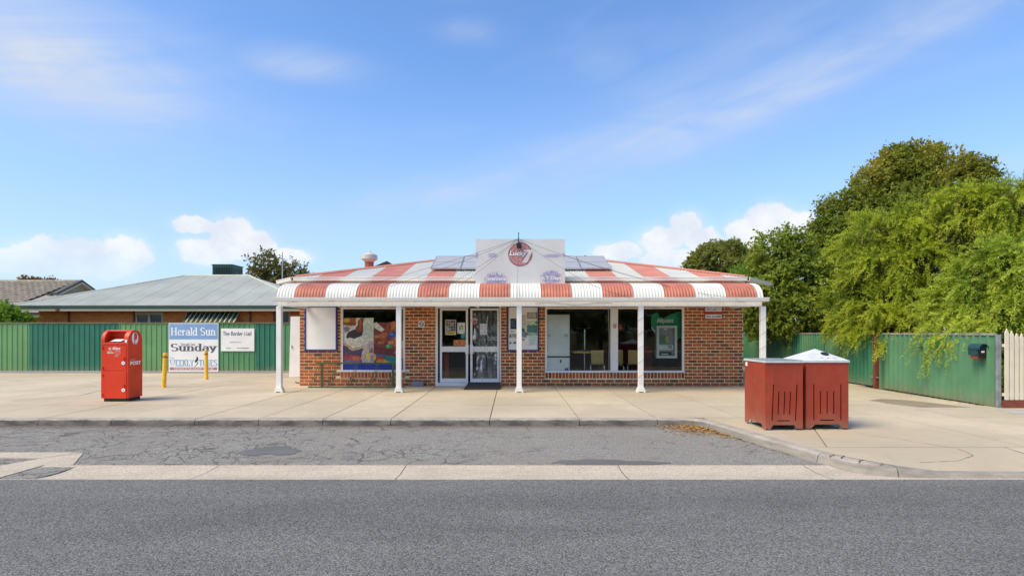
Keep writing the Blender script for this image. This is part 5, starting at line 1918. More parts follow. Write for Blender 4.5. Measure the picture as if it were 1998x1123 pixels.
lw = obj('loose_wire', MB().tube([(wx(1187, YW), YW - 0.008, wz(602, YW)), (wx(1188.5, YW), YW - 0.012, wz(660, YW)), (wx(1188, YW), YW - 0.01, wz(724, YW)), (wx(1192, YW), YW - 0.012, wz(735, YW)), (wx(1198, YW), YW - 0.01, wz(744, YW)), (wx(1204, YW), YW - 0.012, wz(751, YW))], 0.005, 6), M_CREAM)
tag(lw, 'loose pale wire hanging beside the white pillar of the right window', 'wire')

# bicycle rack
rk = thing('bicycle_rack', 'rusty green bicycle rack along the wall under the left window', 'bike rack', (wx(697, 14.55), 14.55, 0))
ra, rb_ = wx(605, 14.5), wx(791, 14.5)
zt_ = wz(708, 14.75)
obj('ground_rail', MB().box(ra, rb_, 14.36, 14.40, 0.0, 0.035), M_RACK, rk)
obj('top_rail', MB().box(wx(616, 14.75), wx(780, 14.75), 14.73, 14.77, zt_ - 0.02, zt_ + 0.02), M_RACK, rk)
for px in (628, 767):
    xx = wx(px, 14.75)
    obj('upright', MB().box(xx - 0.027, xx + 0.027, 14.74, 14.785, 0.0, zt_ - 0.021), M_RACK, rk)
for px in (616, 651, 690, 731, 768):
    xx = wx(px, 14.6)
    for dx in (-0.028, 0.028):
        pts = [(xx + dx - 0.07, 14.38, 0.03), (xx + dx - 0.03, 14.50, 0.19), (xx + dx, 14.62, 0.30), (xx + dx + 0.05, 14.75, zt_ - 0.005)]
        obj('wheel_hoop', MB().tube(pts, 0.0085, 6), M_RACK, rk)
    obj('hoop_clip', MB().tube([(xx - 0.055, 14.51, 0.20), (xx - 0.04, 14.44, 0.26), (xx + 0.02, 14.46, 0.2), (xx + 0.05, 14.52, 0.215)], 0.010, 6), M_RUST, rk)

# ---- inside the right-hand window
fz = thing('white_cabinet', 'tall white two-door cabinet standing behind the right window', 'cabinet', (wx(1089, 15.3), 15.3, 0.03))
xa, xb = wx(1066.5, 15.1), wx(1111, 15.1)
obj('upper_door', MB().box(xa, xb, 15.03, 15.44, wz(694, 15.1), wz(613.5, 15.1)), M_BOARDW, fz, bevel=0.005)
obj('lower_door', MB().box(xa, xb, 15.03, 15.44, 0.12, wz(697, 15.1)), M_BOARDW, fz, bevel=0.005)
obj('plinth', MB().box(xa + 0.02, xb - 0.02, 15.06, 15.44, 0.031, 0.118), M_DARK, fz)
obj('gap_strip', MB().box(xa + 0.01, xb - 0.01, 15.04, 15.44, wz(696.8, 15.1), wz(694.2, 15.1)), M_BLACK, fz)
for px in (1071, 1104):
    obj('handle', MB().ring(wx(px - 2.6, 15.1), wx(px + 2.6, 15.1), wz(656, 15.1), wz(652, 15.1), 0.008, 15.02, 15.029), M_INKGREY, fz)
obj('latch', MB().box(wx(1092, 15.1), wx(1095, 15.1), 15.02, 15.029, wz(707, 15.1), wz(701, 15.1)), M_INKGREY, fz)
obj('rating_label', MB().box(wx(1101.5, 15.1), wx(1109, 15.1), 15.026, 15.029, wz(722, 15.1), wz(717, 15.1)), pm('blue label', (0.08, 0.11, 0.32), 0.5, 0.5, 60), fz)

M_PLY = pm('honey plywood', (0.85, 0.55, 0.17), 0.4, 0.1, 7)
M_YTOP = pm('yellow laminate', (0.90, 0.66, 0.08), 0.4, 0.1, 7)


def cafe_chair(px0, px1, py0, py1, Y, label):
    x0, x1 = wx(px0, Y), wx(px1, Y)
    zt, zs = wz(py0, Y), wz(py1, Y)
    t = thing('cafe_chair', label, 'chair', ((x0 + x1) / 2, Y, 0.03), 'plywood chairs behind the right window')
    mb = MB()
    n = 6
    for i in range(n):
        q = [(x0 + (x1 - x0) * (i + k) / n, ) for k in (0, 1)]
        dy = [0.03 * math.cos(math.pi * ((i + k) / n - 0.5)) for k in (0, 1)]
        a, b = q[0][0], q[1][0]
        mb.quad((a, Y - dy[0], zs), (b, Y - dy[1], zs), (b, Y - dy[1] + 0.0, zt), (a, Y - dy[0], zt))
        mb.quad((b, Y - dy[1] + 0.012, zs), (a, Y - dy[0] + 0.012, zs), (a, Y - dy[0] + 0.012, zt), (b, Y - dy[1] + 0.012, zt))
        mb.quad((a, Y - dy[0], zt), (b, Y - dy[1], zt), (b, Y - dy[1] + 0.012, zt), (a, Y - dy[0] + 0.012, zt))
    obj('backrest', mb, M_PLY, t, smooth=False)
    obj('seat', MB().box(x0, x1, Y + 0.02, Y + 0.42, zs - 0.03, zs - 0.012), M_PLY, t, bevel=0.006)
    for sx in (x0 - 0.012, x1 + 0.012):
        obj('leg', MB().tube([(sx + (0.03 if sx < x0 else -0.03), Y + 0.05, zs - 0.035), (sx, Y - 0.0, zs - 0.05), (sx + (-0.03 if sx < x0 else 0.03), Y - 0.05, 0.035)], 0.011, 8), M_CHROME, t)
        obj('leg', MB().tube([(sx + (0.03 if sx < x0 else -0.03), Y + 0.36, zs - 0.035), (sx + (-0.02 if sx < x0 else 0.02), Y + 0.42, 0.035)], 0.011, 8), M_CHROME, t)
    return t


cafe_chair(1153.5, 1177.5, 683, 709, 15.75, 'plywood chair with chrome legs beside the yellow table behind the right window')
cafe_chair(1193, 1215.5, 682, 711, 16.1, 'plywood chair partly hidden by the white pillar of the right window')
cafe_chair(1226, 1248, 682.5, 709, 15.85, 'plywood chair seen just left of the white verandah post')
tb = thing('cafe_table', 'yellow topped cafe table behind the right window', 'table', (wx(1141, 16.2), 16.2, 0.03))
ztb = wz(687, 16.2)
obj('tabletop', MB().box(wx(1118, 16.2), wx(1166, 16.2), 15.9, 16.5, ztb - 0.02, ztb + 0.03), M_YTOP, tb, bevel=0.006)
obj('column', MB().tube([(wx(1140.5, 16.2), 16.2, 0.05), (wx(1140.5, 16.2), 16.2, ztb - 0.025)], 0.028, 12), M_CHROME, tb)
obj('base', MB().lathe(wx(1140.5, 16.2), 16.2, [(0.24, 0.031), (0.24, 0.045), (0.05, 0.07)], 20), M_CHROME, tb)
ut = thing('upturned_table', 'upturned table standing legs up on the yellow cafe table', 'table', (wx(1140.5, 16.2), 16.2, ztb + 0.03))
obj('column', MB().tube([(wx(1140.5, 16.2), 16.2, ztb + 0.065), (wx(1140.5, 16.2), 16.2, wz(641, 16.2))], 0.026, 12), M_CHROME, ut)
obj('tabletop', MB().box(wx(1124, 16.2), wx(1157, 16.2), 15.95, 16.45, ztb + 0.032, ztb + 0.062), M_INT, ut)
for k in range(4):
    a = R(20 + 90 * k)
    zz = wz(641, 16.2)
    obj('foot', MB().tube([(wx(1140.5, 16.2), 16.2, zz), (wx(1140.5, 16.2) + 0.27 * math.cos(a), 16.2 + 0.27 * math.sin(a), zz + 0.02)], 0.016, 8), M_CHROME, ut)

atm = thing('cash_machine', 'grey cash machine fitted behind the right window under a green panel', 'cash machine', (wx(1301, 15.15), 15.2, wz(699, 15.1)))
YA = YW + 0.11
M_ATMF = pm('silver grey plastic', (0.72, 0.70, 0.64), 0.4, 0.06, 6)
M_ATMD = pm('mid grey plastic', (0.30, 0.305, 0.31), 0.4, 0.1, 6)
def Z5(zx, zy, Y):
    return wx(1040 + zx / 5.613, YW + 0.1), wz(580 + zy / 5.613, YW + 0.1)


x0, z1 = Z5(1356, 308, 0)
x1, z0 = Z5(1580, 664, 0)
obj('surround', MB().ring(x0, x1, z0, z1, 0.062, YA, YA + 0.14), M_ATMF, atm, bevel=0.006)
obj('cabinet', MB().box(x0 + 0.063, x1 - 0.063, YA + 0.11, YA + 0.5, z0 + 0.063, z1 - 0.063), M_ATMD, atm)
for (nm, r_, col) in (('hood_light', (1448, 340, 1478, 352), M_INKWHITE), ('screen_bezel', (1386, 400, 1545, 516), M_ATMD), ('keypad_shelf', (1386, 520, 1545, 574), M_ATMF), ('cash_slot', (1398, 590, 1530, 632), M_BLACK)):
    a, d = Z5(r_[0], r_[1], 0)
    b, c = Z5(r_[2], r_[3], 0)
    dp = 0.05 if nm == 'keypad_shelf' else 0.09
    obj(nm, MB().box(a, b, YA + dp, YA + 0.108, c, d), col, atm)
a, d = Z5(1393, 415, 0)
b, c = Z5(1500, 510, 0)
obj('screen', MB().box(a, b, YA + 0.084, YA + 0.089, c, d), pm('green grey screen', (0.16, 0.21, 0.13), 0.3, 0.35, 30), atm)
a, d = Z5(1462, 425, 0)
b, c = Z5(1500, 505, 0)
obj('screen_menu', MB().box(a, b, YA + 0.081, YA + 0.0835, c, d), pm('pale yellow screen menu', (0.42, 0.40, 0.16), 0.3, 0.3, 50), atm)
for q in range(6):
    a, d = Z5(1488 + (q % 3) * 14, 528 + (q // 3) * 16, 0)
    obj('key', MB().box(a, a + 0.022, YA + 0.044, YA + 0.0495, d - 0.026, d), M_BLACK, atm)
a, d = Z5(1416, 616, 0)
b, c = Z5(1492, 628, 0)
obj('card_tray', MB().box(a, b, YA + 0.08, YA + 0.0895, c, d), M_ATMF, atm)
gs = thing('green_sign_panel', 'green panel with white lettering above the cash machine', 'sign', (wx(1302, 15.3), YA + 0.16, wz(664, 15.1)))
gp = [Z5(*q, 0) for q in ((1308, 196), (1345, 172), (1380, 160), (1405, 210), (1440, 232), (1530, 178), (1626, 152), (1640, 152), (1640, 440), (1600, 462), (1480, 440), (1360, 410), (1330, 360), (1312, 320))]
obj('panel', MB().prism(gp, 'y', YA + 0.15, YA + 0.17), pm('cash machine green', (0.015, 0.36, 0.16), 0.45, 0.08, 5), gs)
a, d = Z5(1372, 226, 0)
b, c = Z5(1556, 290, 0)
obj('lettering', text_mb('Allpoint', a, b, c, d, YA + 0.148, 0.03), M_INKWHITE, gs)
sw = [Z5(*q, 0) for q in ((1310, 322), (1330, 362), (1358, 386), (1358, 372), (1334, 346), (1316, 318))]
obj('white_swoosh', MB().poly(sw, YA + 0.148), M_INKWHITE, gs)
poster('sticker', 'small red notice stuck inside the glass beside the white pillar', 'sticker', (936, 296, 972, 356), YW + 0.08, [('r', (950, 326, 964, 342), (0.5, 0.2, 0.15))], Z5, (0.42, 0.05, 0.03))
rs = thing('display_stand', 'dim red display stand inside behind the right window', 'stand', (wx(1268, 16.5), 16.5, 0.03))
obj('shelf_back', MB().box(wx(1255, 16.5), wx(1272, 16.5), 16.5, 16.9, 0.03, wz(676, 16.5)), M_RED, rs)
for z in (0.3, 0.6):
    obj('shelf', MB().box(wx(1250, 16.5), wx(1272, 16.5), 16.3, 16.499, z, z + 0.02), M_INT, rs)
obj('crate', MB().box(wx(1256, 16.2), wx(1268, 16.2), 16.0, 16.25, 0.032, 0.28), pm('blue tub', (0.03, 0.06, 0.25), 0.5, 0.1, 5), rs)
rc = thing('red_post', 'red round post standing inside behind the left door leaf', 'post', (wx(871, 15.6), 15.6, 0.03))
obj('shaft', MB().lathe(wx(871, 15.6), 15.6, [(0.075, 0.031), (0.075, wz(690, 15.6)), (0.05, wz(688, 15.6))], 16), M_RED, rc)
obj('foot', MB().lathe(wx(862, 15.55), 15.5, [(0.05, 0.031), (0.05, 0.10), (0.02, 0.13)], 12), M_GALV, rc)
# ------------------------------------------------------------------ street furniture
PX0, PX1, PY0, PY1 = -8.31, -7.755, 11.50, 11.94
pc, pr_ = (PY0 + PY1) / 2, (PY1 - PY0) / 2
zc = 1.453 - pr_
pb = thing('post_box', 'red street post box with a rounded hood and white lettering', 'post box', ((PX0 + PX1) / 2, pc, 0))
arch = lambda a0, a1, r_, n=14: [(pc - r_ * math.cos(R(a0 + (a1 - a0) * i / n)), zc + r_ * math.sin(R(a0 + (a1 - a0) * i / n))) for i in range(n + 1)]
zs_ = 1.195
low = [(PY0, 0.07), (PY1, 0.07), (PY1, zs_), (PY0, zs_)]
body = MB().prism(low, 'x', PX0, PX1)
full = [(PY0, zs_ + 0.0005), (PY1, zs_ + 0.0005)] + arch(180, 0, pr_)
ox0, ox1 = PX0 + 0.075, PX1 - 0.095
body.prism(full, 'x', PX0, ox0)
body.prism(full, 'x', ox1, PX1)
hoodp = arch(180, 62, pr_, 12) + [(pc - (pr_ - 0.02) * math.cos(R(62)), zc + (pr_ - 0.02) * math.sin(R(62))), (pc - 0.02, zc + 0.165), (pc - 0.0, zs_ + 0.0005), (PY1, zs_ + 0.0005)]
body.prism(hoodp, 'x', ox0 + 0.0005, ox1 - 0.0005)
obj('body', body, M_POST, pb, bevel=0.006)
obj('chute', MB().prism([(PY0 + 0.015, zs_ + 0.001), (pc - 0.001, zs_ + 0.001), (pc - 0.001, zs_ + 0.10), (PY0 + 0.06, zs_ + 0.02)], 'x', ox0 + 0.002, ox1 - 0.002), M_POSTD, pb)
obj('chute_plate', MB().quad((ox0 + 0.10, PY0 + 0.02, zs_ + 0.022), (ox1 - 0.08, PY0 + 0.02, zs_ + 0.022), (ox1 - 0.03, PY0 + 0.10, zs_ + 0.065), (ox0 + 0.15, PY0 + 0.10, zs_ + 0.065)), M_INKWHITE, pb)
obj('plinth', MB().box(PX0 + 0.04, PX1 - 0.03, PY0 + 0.03, PY1 - 0.03, 0.0, 0.071), M_DARK, pb)
pp = lambda zx, zy: (wx(180 + zx / 6.24, PY0), wz(620 + zy / 6.24, PY0))
obj('lip', MB().box(PX0 + 0.002, ox1 + 0.03, PY0 - 0.012, PY0 - 0.0005, pp(0, 322)[1] - 0.006, pp(0, 316)[1] + 0.004), M_POST, pb)
a, d = pp(122, 656)
b, c = pp(418, 985)
obj('lower_door', MB().box(a, b, PY0 - 0.010, PY0 - 0.0005, c + 0.01, d), M_POST, pb, bevel=0.003)
a, d = pp(122, 332)
b, c = pp(418, 640)
obj('upper_door', MB().box(a, b, PY0 - 0.006, PY0 - 0.0005, c, d), M_POST, pb, bevel=0.003)
for (zx, zy) in ((132, 360), (132, 605), (132, 695), (132, 932)):
    x_, z_ = pp(zx, zy)
    obj('hinge', MB().tube([(x_, PY0 - 0.016, z_ - 0.022), (x_, PY0 - 0.016, z_ + 0.022)], 0.012, 8), M_POST, pb)
for (zx, zy) in ((383, 548), (383, 876)):
    x_, z_ = pp(zx, zy)
    obj('lock_plate', MB().tube([(x_, PY0 - 0.016, z_), (x_, PY0 - 0.0101, z_)], 0.036, 18), M_INKWHITE, pb)
    obj('keyhole', MB().tube([(x_, PY0 - 0.020, z_), (x_, PY0 - 0.0162, z_)], 0.009, 10), M_BLACK, pb)
    x_, z_ = pp(zx + 2, zy - 60)
    obj('knob', MB().tube([(x_, PY0 - 0.035, z_), (x_, PY0 - 0.006, z_)], 0.024, 12, r1=0.028), M_POST, pb, bevel=0.004)
# front lettering
YF = PY0 - 0.0075
x0, z0 = pp(252, 388)
x1, z1 = pp(348, 362)
obj('lettering', text_mb('POST', x0, x1, z0, z1, YF, 0.05), M_INKWHITE, pb)
x0, z0 = pp(256, 359)
x1, z1 = pp(300, 350)
obj('lettering', text_mb('AUSTRALIA', x0, x1, z0, z1, YF, 0.02), M_INKWHITE, pb)


def horn(cx_, cz_, r_, y, parent, turn=None):
    """round white emblem with a red P standing in it"""
    disc_ = MB().disc(cx_, y, cz_, r_ * 0.80, r_, 30)
    red = MB()
    red.quad(*[(cx_ + a * r_, y - 0.002, cz_ + b * r_) for a, b in ((-0.20, -1.02), (0.02, -1.02), (0.02, 1.02), (-0.20, 1.02))])
    red.disc(cx_ + 0.18 * r_, y - 0.0022, cz_ + 0.30 * r_, r_ * 0.33, r_ * 0.58, 24)
    if turn:
        turn(disc_), turn(red)
    obj('emblem', disc_, M_INKWHITE, parent)
    obj('emblem', red, M_POST, parent)


x0, z0 = pp(219, 373)
horn(x0, z0, 0.03, YF, pb)
mb = MB()
for (a, b, c, d) in ((182, 244, 402, 408), (182, 262, 414, 432), (275, 352, 402, 407), (275, 345, 412, 415), (275, 348, 430, 435), (275, 325, 449, 454), (272, 322, 465, 471)):
    q0, q1 = pp(a, d), pp(b, c)
    mb.quad((q0[0], YF, q0[1]), (q1[0], YF, q0[1]), (q1[0], YF, q1[1]), (q0[0], YF, q1[1]))
obj('collection_times', mb, pm('small pale print', (0.66, 0.45, 0.40), 0.5, 0.35, 120), pb)
x0, z0 = pp(398, 300)
x1, z1 = pp(424, 262)
obj('notice_tag', MB().box(x0, x1, PY0 - 0.003, PY0 - 0.0002, z0, z1), M_INKWHITE, pb)
# lettering on the street-facing right side: drawn flat, then turned onto that face
side = MB()


def onside(mb, y_left, flip=False):
    return mb.xform(lambda X, Y, Z: (PX1 + 0.0025, X, Z))


def sp(zx, zy):
    """side face: the view's x runs back along Y"""
    px = 180 + zx / 6.24
    Y = F * PX1 / (px - CX)
    return Y, wz(620 + zy / 6.24, Y)


y0_, z0 = sp(460, 573)
y1_, z1 = sp(592, 518)
obj('lettering', onside(text_mb('POST', y0_, y1_, z0, z1, 0, 0.05), 0), M_INKWHITE, pb)
y0_, z0 = sp(462, 512)
y1_, z1 = sp(528, 500)
obj('lettering', onside(text_mb('AUSTRALIA', y0_, y1_, z0, z1, 0, 0.02), 0), M_INKWHITE, pb)
ye, ze = sp(520, 246)
horn(ye, ze, 0.125, 0, pb, lambda mb: mb.xform(lambda X, Y, Z: (PX1 + 0.0025 - Y, X, Z)))

# bollards
for (pxb, pyb, pxt, pyt, lab) in ((319.5, 755.5, 323, 688, 'leaning yellow bollard with an orange band, nearer the kerb and the red post box'), (403, 740, 402, 684, 'upright yellow bollard with an orange band in front of the newspaper board')):
    Y = F * CH / (pyb - HY)
    t = thing('bollard', lab, 'bollard', (wx(pxb, Y), Y, 0), 'yellow bollards by the green fence')
    p0 = Vector((wx(pxb, Y), Y, 0))
    p1 = Vector((wx(pxt, Y), Y, wz(pyt, Y)))
    r_ = 0.052
    d = (p1 - p0)
    obj('shaft', MB().tube([p0 - d * 0.05, p0 + d * 0.86], r_, 18), M_YELLOW, t)
    obj('reflective_band', MB().tube([p0 + d * 0.861, p0 + d * 0.905], r_ + 0.002, 18), M_ORANGE, t)
    obj('cap', MB().tube([p0 + d * 0.906, p0 + d * 0.955, p0 + d * 0.985, p0 + d], r_, 18).xform(lambda X, Y_, Z: (X, Y_, Z)), M_YELLOW, t, bevel=0.012)

# newspaper boards on the left fence
YB = FY - 0.045


def ZB(zx, zy):
    return wx(310 + zx / 7.02, YB), wz(610 + zy / 7.02, YB)


ns = thing('newspaper_board', 'large square newspaper board with a blue masthead on the green fence', 'sign', (wx(378, YB), YB, wz(725, YB)))
x0, z1 = ZB(134, 140)
x1, z0 = ZB(814, 808)
obj('board', MB().box(x0, x1, YB, YB + 0.02, z0, z1), M_BOARDW, ns)
a, d = ZB(142, 148)
b, c = ZB(806, 362)
obj('masthead', MB().box(a, b, YB - 0.002, YB - 0.0002, c, d), M_INKSKY, ns)
a, c = ZB(160, 306)
b, d = ZB(782, 205)
obj('lettering', pen_mb('Herald Sun', a, b, c, d, YB - 0.004, 0.17, 0.07), M_INKWHITE, ns)
a, c = ZB(160, 520)
b, d = ZB(790, 425)
obj('lettering', pen_mb('Sunday', a, b, c, d, YB - 0.003, 0.20, 0.065), M_INKGREY, ns)
a, c = ZB(300, 445)
b, d = ZB(500, 415)
obj('lettering', pen_mb('Herald Sun', a, b, c, d, YB - 0.0035, 0.14, 0.05), M_INKGREY, ns)
a, c = ZB(150, 724)
b, d = ZB(480, 645)
obj('lettering', pen_mb('WEEKLY', a, b, c, d, YB - 0.003, 0.21, 0.08), M_INKBLUE, ns)
a, c = ZB(548, 724)
b, d = ZB(802, 645)
obj('lettering', pen_mb('TIMES', a, b, c, d, YB - 0.003, 0.21, 0.08), M_INKBLUE, ns)
a, c = ZB(155, 630)
b, d = ZB(212, 606)
obj('lettering', text_mb('The', a, b, c, d, YB - 0.003), M_INKBLUE, ns)
mb = MB()
mb.poly([ZB(*q) for q in ((490, 665), (500, 645), (516, 628), (512, 604), (526, 596), (540, 622), (538, 650), (520, 668), (498, 680))], YB - 0.003)
mb.poly([ZB(*q) for q in ((512, 676), (542, 676), (526, 706), (494, 738), (490, 734), (518, 702), (528, 684), (512, 682))], YB - 0.0032)
obj('emblem', mb, M_INKBLACK, ns)
a, d = ZB(148, 744)
b, c = ZB(798, 782)
obj('strap_line', MB().box(a, b, YB - 0.002, YB - 0.0002, c, d), M_INKRED, ns)
a, c = ZB(200, 774)
b, d = ZB(750, 752)
obj('lettering', text_mb('THE VOICE OF THE COUNTRY SINCE 1869', a, b, c, d, YB - 0.003, 0.02), M_BOARDW, ns)
bm = thing('newspaper_board', 'smaller white newspaper board with black old-style lettering on the green fence', 'sign', (wx(463, YB), YB, wz(685, YB)))
x0, z1 = ZB(850, 213)
x1, z0 = ZB(1306, 524)
obj('board', MB().box(x0, x1, YB, YB + 0.015, z0, z1), M_BOARDW, bm)
a, c = ZB(876, 308)
b, d = ZB(1270, 258)
obj('lettering', pen_mb('The Border Mail', a, b, c, d, YB - 0.003, 0.20, 0.05, 125, 0.10), M_INKGREY, bm)
for (s, q0, q1, q2, q3) in (('Your', 918, 988, 492, 470), ('newspaper', 1068, 1240, 494, 476), ('REGIONAL', 970, 1130, 408, 396)):
    a, c = ZB(q0, q2)
    b, d = ZB(q1, q3)
    obj('lettering', text_mb(s, a, b, c, d, YB - 0.003, 0.01), M_INKGREY, bm)

# white steel door panel in the gap beside the shop
YP2 = 17.6
wd = thing('white_panel_door', 'tall plain white door panel standing in the gap left of the brick wall', 'door', (-6.55, YP2, 0))
mb = MB().prism([(wx(564, YP2), 0.02), (-5.75, 0.02), (-5.75, wz(617, YP2)), (wx(567, YP2), wz(617, YP2))], 'y', YP2, YP2 + 0.05)
obj('leaf', mb, M_BOARDW, wd)
obj('handle', MB().box(wx(569, YP2), wx(570.2, YP2), YP2 - 0.03, YP2 - 0.001, 0.9, 1.0), M_GALV, wd)
hs = obj('hose', MB().tube([(-6.05, 15.9, 0.02), (-5.9, 15.6, 0.02), (-5.75, 15.55, 0.02), (-5.62, 15.7, 0.02)], 0.014, 6), M_DARK)
tag(hs, 'short dark hose end lying at the shop corner', 'hose')

# bin surrounds
def bin_surround(label, x0, y0, w, dpt, h, lid, rot, skew):
    def T(X, Y, Z):
        c_, s__ = math.cos(rot), math.sin(rot)
        return (x0 + X * c_ - Y * s__, y0 + X * s__ + Y * c_, Z)
    loc = T(w / 2, dpt / 2, 0)
    t = thing('bin_surround', label, 'bin', loc, 'red bin surrounds on the corner')
    zt = h
    slots = []
    for k, fr in enumerate((0.187, 0.340, 0.500, 0.655, 0.823)):
        outer = k in (0, 4)
        slots.append((w * fr - 0.0085, w * fr + 0.0085, 0.135 if outer else 0.228, 0.655 if outer else 0.552))
    slots.append((w * 0.325, w * 0.665, 0.128, 0.144))
    xs_ = sorted({0.0, w} | {q for s in slots for q in s[:2]})
    zz_ = sorted({0.075, zt} | {q for s in slots for q in s[2:]})
    pan = MB().panel(xs_, zz_, 0.0, 0.012, lambda X, Z: any(s[0] < X < s[1] and s[2] < Z < s[3] for s in slots))
    pan.prism([(0, 0.0745), (0, 0.02), (w * 0.13, 0.02), (w * 0.215, 0.0745)], 'y', 0.0, 0.012)
    pan.prism([(w, 0.0745), (w * 0.785, 0.0745), (w * 0.87, 0.02), (w, 0.02)], 'y', 0.0, 0.012)
    if skew:                                             # the left door hangs bent: its hinge edge bulges and the slots lean
        def bend(X, Y, Z):
            u = X / w
            k = max(0.0, 1 - abs(u - 0.16) / 0.16) if u < 0.32 else 0
            lean = 0.045 * (Z - 0.4) * (1 if 0.15 < u < 0.9 else 0)
            return (X + lean * 0.9, Y + 0.028 * (1 if u < 0.17 else 0) * (0.6 - abs(Z - 0.55)), Z)
        pan.xform(bend)
    obj('door', pan.xform(T), M_BIN, t)
    for side_ in (0, 1):
        sx = 0.0 if side_ == 0 else w - 0.012
        mb = MB()
        prof = [(0.013, 0.0), (0.013, zt), (dpt, zt), (dpt, 0.02), (dpt * 0.87, 0.02), (dpt * 0.79, 0.075), (dpt * 0.21, 0.075), (dpt * 0.12, 0.0)]
        mb.prism(prof, 'x', sx, sx + 0.012)
        if skew and side_ == 0:
            mb.xform(lambda X, Y, Z: (X - 0.010 * math.sin(Z * 9) * (1 if Y < 0.1 else 0), Y, Z))
        obj('side_panel', mb.xform(T), M_BIN, t)
    obj('back_panel', MB().box(0.013, w - 0.013, dpt - 0.012, dpt, 0.05, zt).xform(T), M_BIN, t)
    obj('wheeled_bin', MB().prism([(0.09, 0.06), (w - 0.09, 0.06), (w - 0.05, 0.88), (0.05, 0.88)], 'y', 0.05, dpt - 0.06).xform(T), M_BLACK, t)
    rim = MB()
    rim.box(-0.012, w + 0.012, -0.014, 0.03, zt + 0.001, zt + 0.028)
    rim.box(-0.012, w + 0.012, dpt - 0.03, dpt + 0.012, zt + 0.001, zt + 0.028)
    rim.box(-0.012, 0.03, 0.031, dpt - 0.031, zt + 0.001, zt + 0.028)
    rim.box(w - 0.03, w + 0.012, 0.031, dpt - 0.031, zt + 0.001, zt + 0.028)
    obj('rim', rim.xform(T), M_BINTOP, t)
    if lid:
        z0 = zt + 0.029
        ap = (w / 2, dpt / 2, zt + 0.19)
        c = [(-0.012, -0.014, z0), (w + 0.012, -0.014, z0), (w + 0.012, dpt + 0.012, z0), (-0.012, dpt + 0.012, z0)]
        mb = MB()
        for i in range(4):
            mb.quad(c[i], c[(i + 1) % 4], ap)
        mb.quad(c[3], c[2], c[1], c[0])
        ld = obj('lid', mb.xform(T), M_BINTOP, t)
        nrm = (Vector(c[1]) - Vector(c[0])).cross(Vector(ap) - Vector(c[0])).normalized()
        mid = Vector((w * 0.62, 0, 0))
        f = 0.55
        cen = Vector((w * 0.60, -0.014 + (dpt / 2 + 0.014) * f, z0 + (ap[2] - z0) * f)) + nrm * 0.003
        ux = Vector((1, 0, 0))
        uy = nrm.cross(ux)
        pts = [tuple(cen + ux * 0.058 * math.cos(2 * math.pi * k / 24) + uy * 0.058 * math.sin(2 * math.pi * k / 24)) for k in range(24)]
        obj('vent_hole', MB().quad(*pts).xform(T), M_BLACK, ld)
        for q in (0.42, 0.57, 0.72):
            f = 0.2
            cen = Vector((w * q, -0.014 + (dpt / 2 + 0.014) * f, z0 + (ap[2] - z0) * f)) + nrm * 0.003
            pts = [tuple(cen + ux * 0.014 * math.cos(2 * math.pi * k / 12) + uy * 0.012 * math.sin(2 * math.pi * k / 12)) for k in range(12)]
            obj('bolt', MB().quad(*pts).xform(T), M_GALV, ld)
    else:
        obj('lid', MB().box(0.0, w, 0.0, dpt, zt + 0.029, zt + 0.036).xform(T), M_GALV, t)
        mb = MB().disc(0, 0, 0.81, 0.022, 0.035, 16)
        mb.xform(lambda X, Y, Z: (-0.003, 0.35 + X, Z))
        obj('sticker_remnant', mb.xform(T), M_INKWHITE, t)
        mb = MB().box(-0.006, -0.001, dpt - 0.1, dpt - 0.04, zt - 0.08, zt - 0.02)
        obj('sticker_remnant', mb.xform(T), M_INKWHITE, t)
    for (fx_, fy_) in ((0.05, 0.06), (w - 0.09, 0.06), (0.05, dpt - 0.1), (w - 0.09, dpt - 0.1)):
        obj('foot', MB().lathe(0, 0, [(0.03, 0.0), (0.03, 0.012), (0.010, 0.016), (0.010, 0.075)], 12).xform(lambda X, Y, Z: T(X + fx_ + 0.02, Y + fy_ + 0.02, Z)), M_GALV, t)
    return t


bin_surround('dented red metal bin surround with a flat top and leaning slots', 3.635, 8.14, 0.535, 0.70, 0.965, False, R(1.5), True)
bin_surround('red metal bin surround with a white pyramid lid', 4.238, 8.20, 0.615, 0.66, 0.965, True, R(0.4), False)

# ------------------------------------------------------------------ houses behind the left fence
HY0, HYW = 21.8, 22.35
hz = wz(595.5, HY0)
hx0, hx1 = wx(20, HY0), -7.6
house = thing('brick_house', 'orange brick house with grey corrugated hip roof behind the green fence', 'house', (-13, HYW, 0))
M_GREYROOF = pm('grey corrugated roof', (0.50, 0.515, 0.445), 0.5, 0.08, 0.9, streak=0.12, dirt=(0.33, 0.33, 0.30))
M_HGREEN = pm('dark green gutter', (0.035, 0.085, 0.055), 0.4, 0.1, 4)
M_SOFFIT = pm('cream eaves', (0.58, 0.49, 0.33), 0.6, 0.06, 3)
wall_x0 = wx(75, HYW)
holes_ = [(wx(265, HYW), wx(318, HYW), 0.9, wz(607.5, HYW)), (wx(362, HYW), wx(462, HYW), 0.9, wz(606, HYW)), (wx(541, HYW), wx(566, HYW), 0.9, wz(607, HYW))]
hwm = MB().panel([wall_x0, -7.9] + [q for o in holes_ for q in o[:2]], [-0.1, 2.36] + [q for o in holes_ for q in o[2:]], HYW + 0.008, HYW + 0.2,
                 lambda X, Z: any(o[0] < X < o[1] and o[2] < Z < o[3] for o in holes_))
hw = obj('wall', hwm, M_HMORTAR, house)
mb = MB()
hb = random.Random(3)
hcount, hproto = 0, None
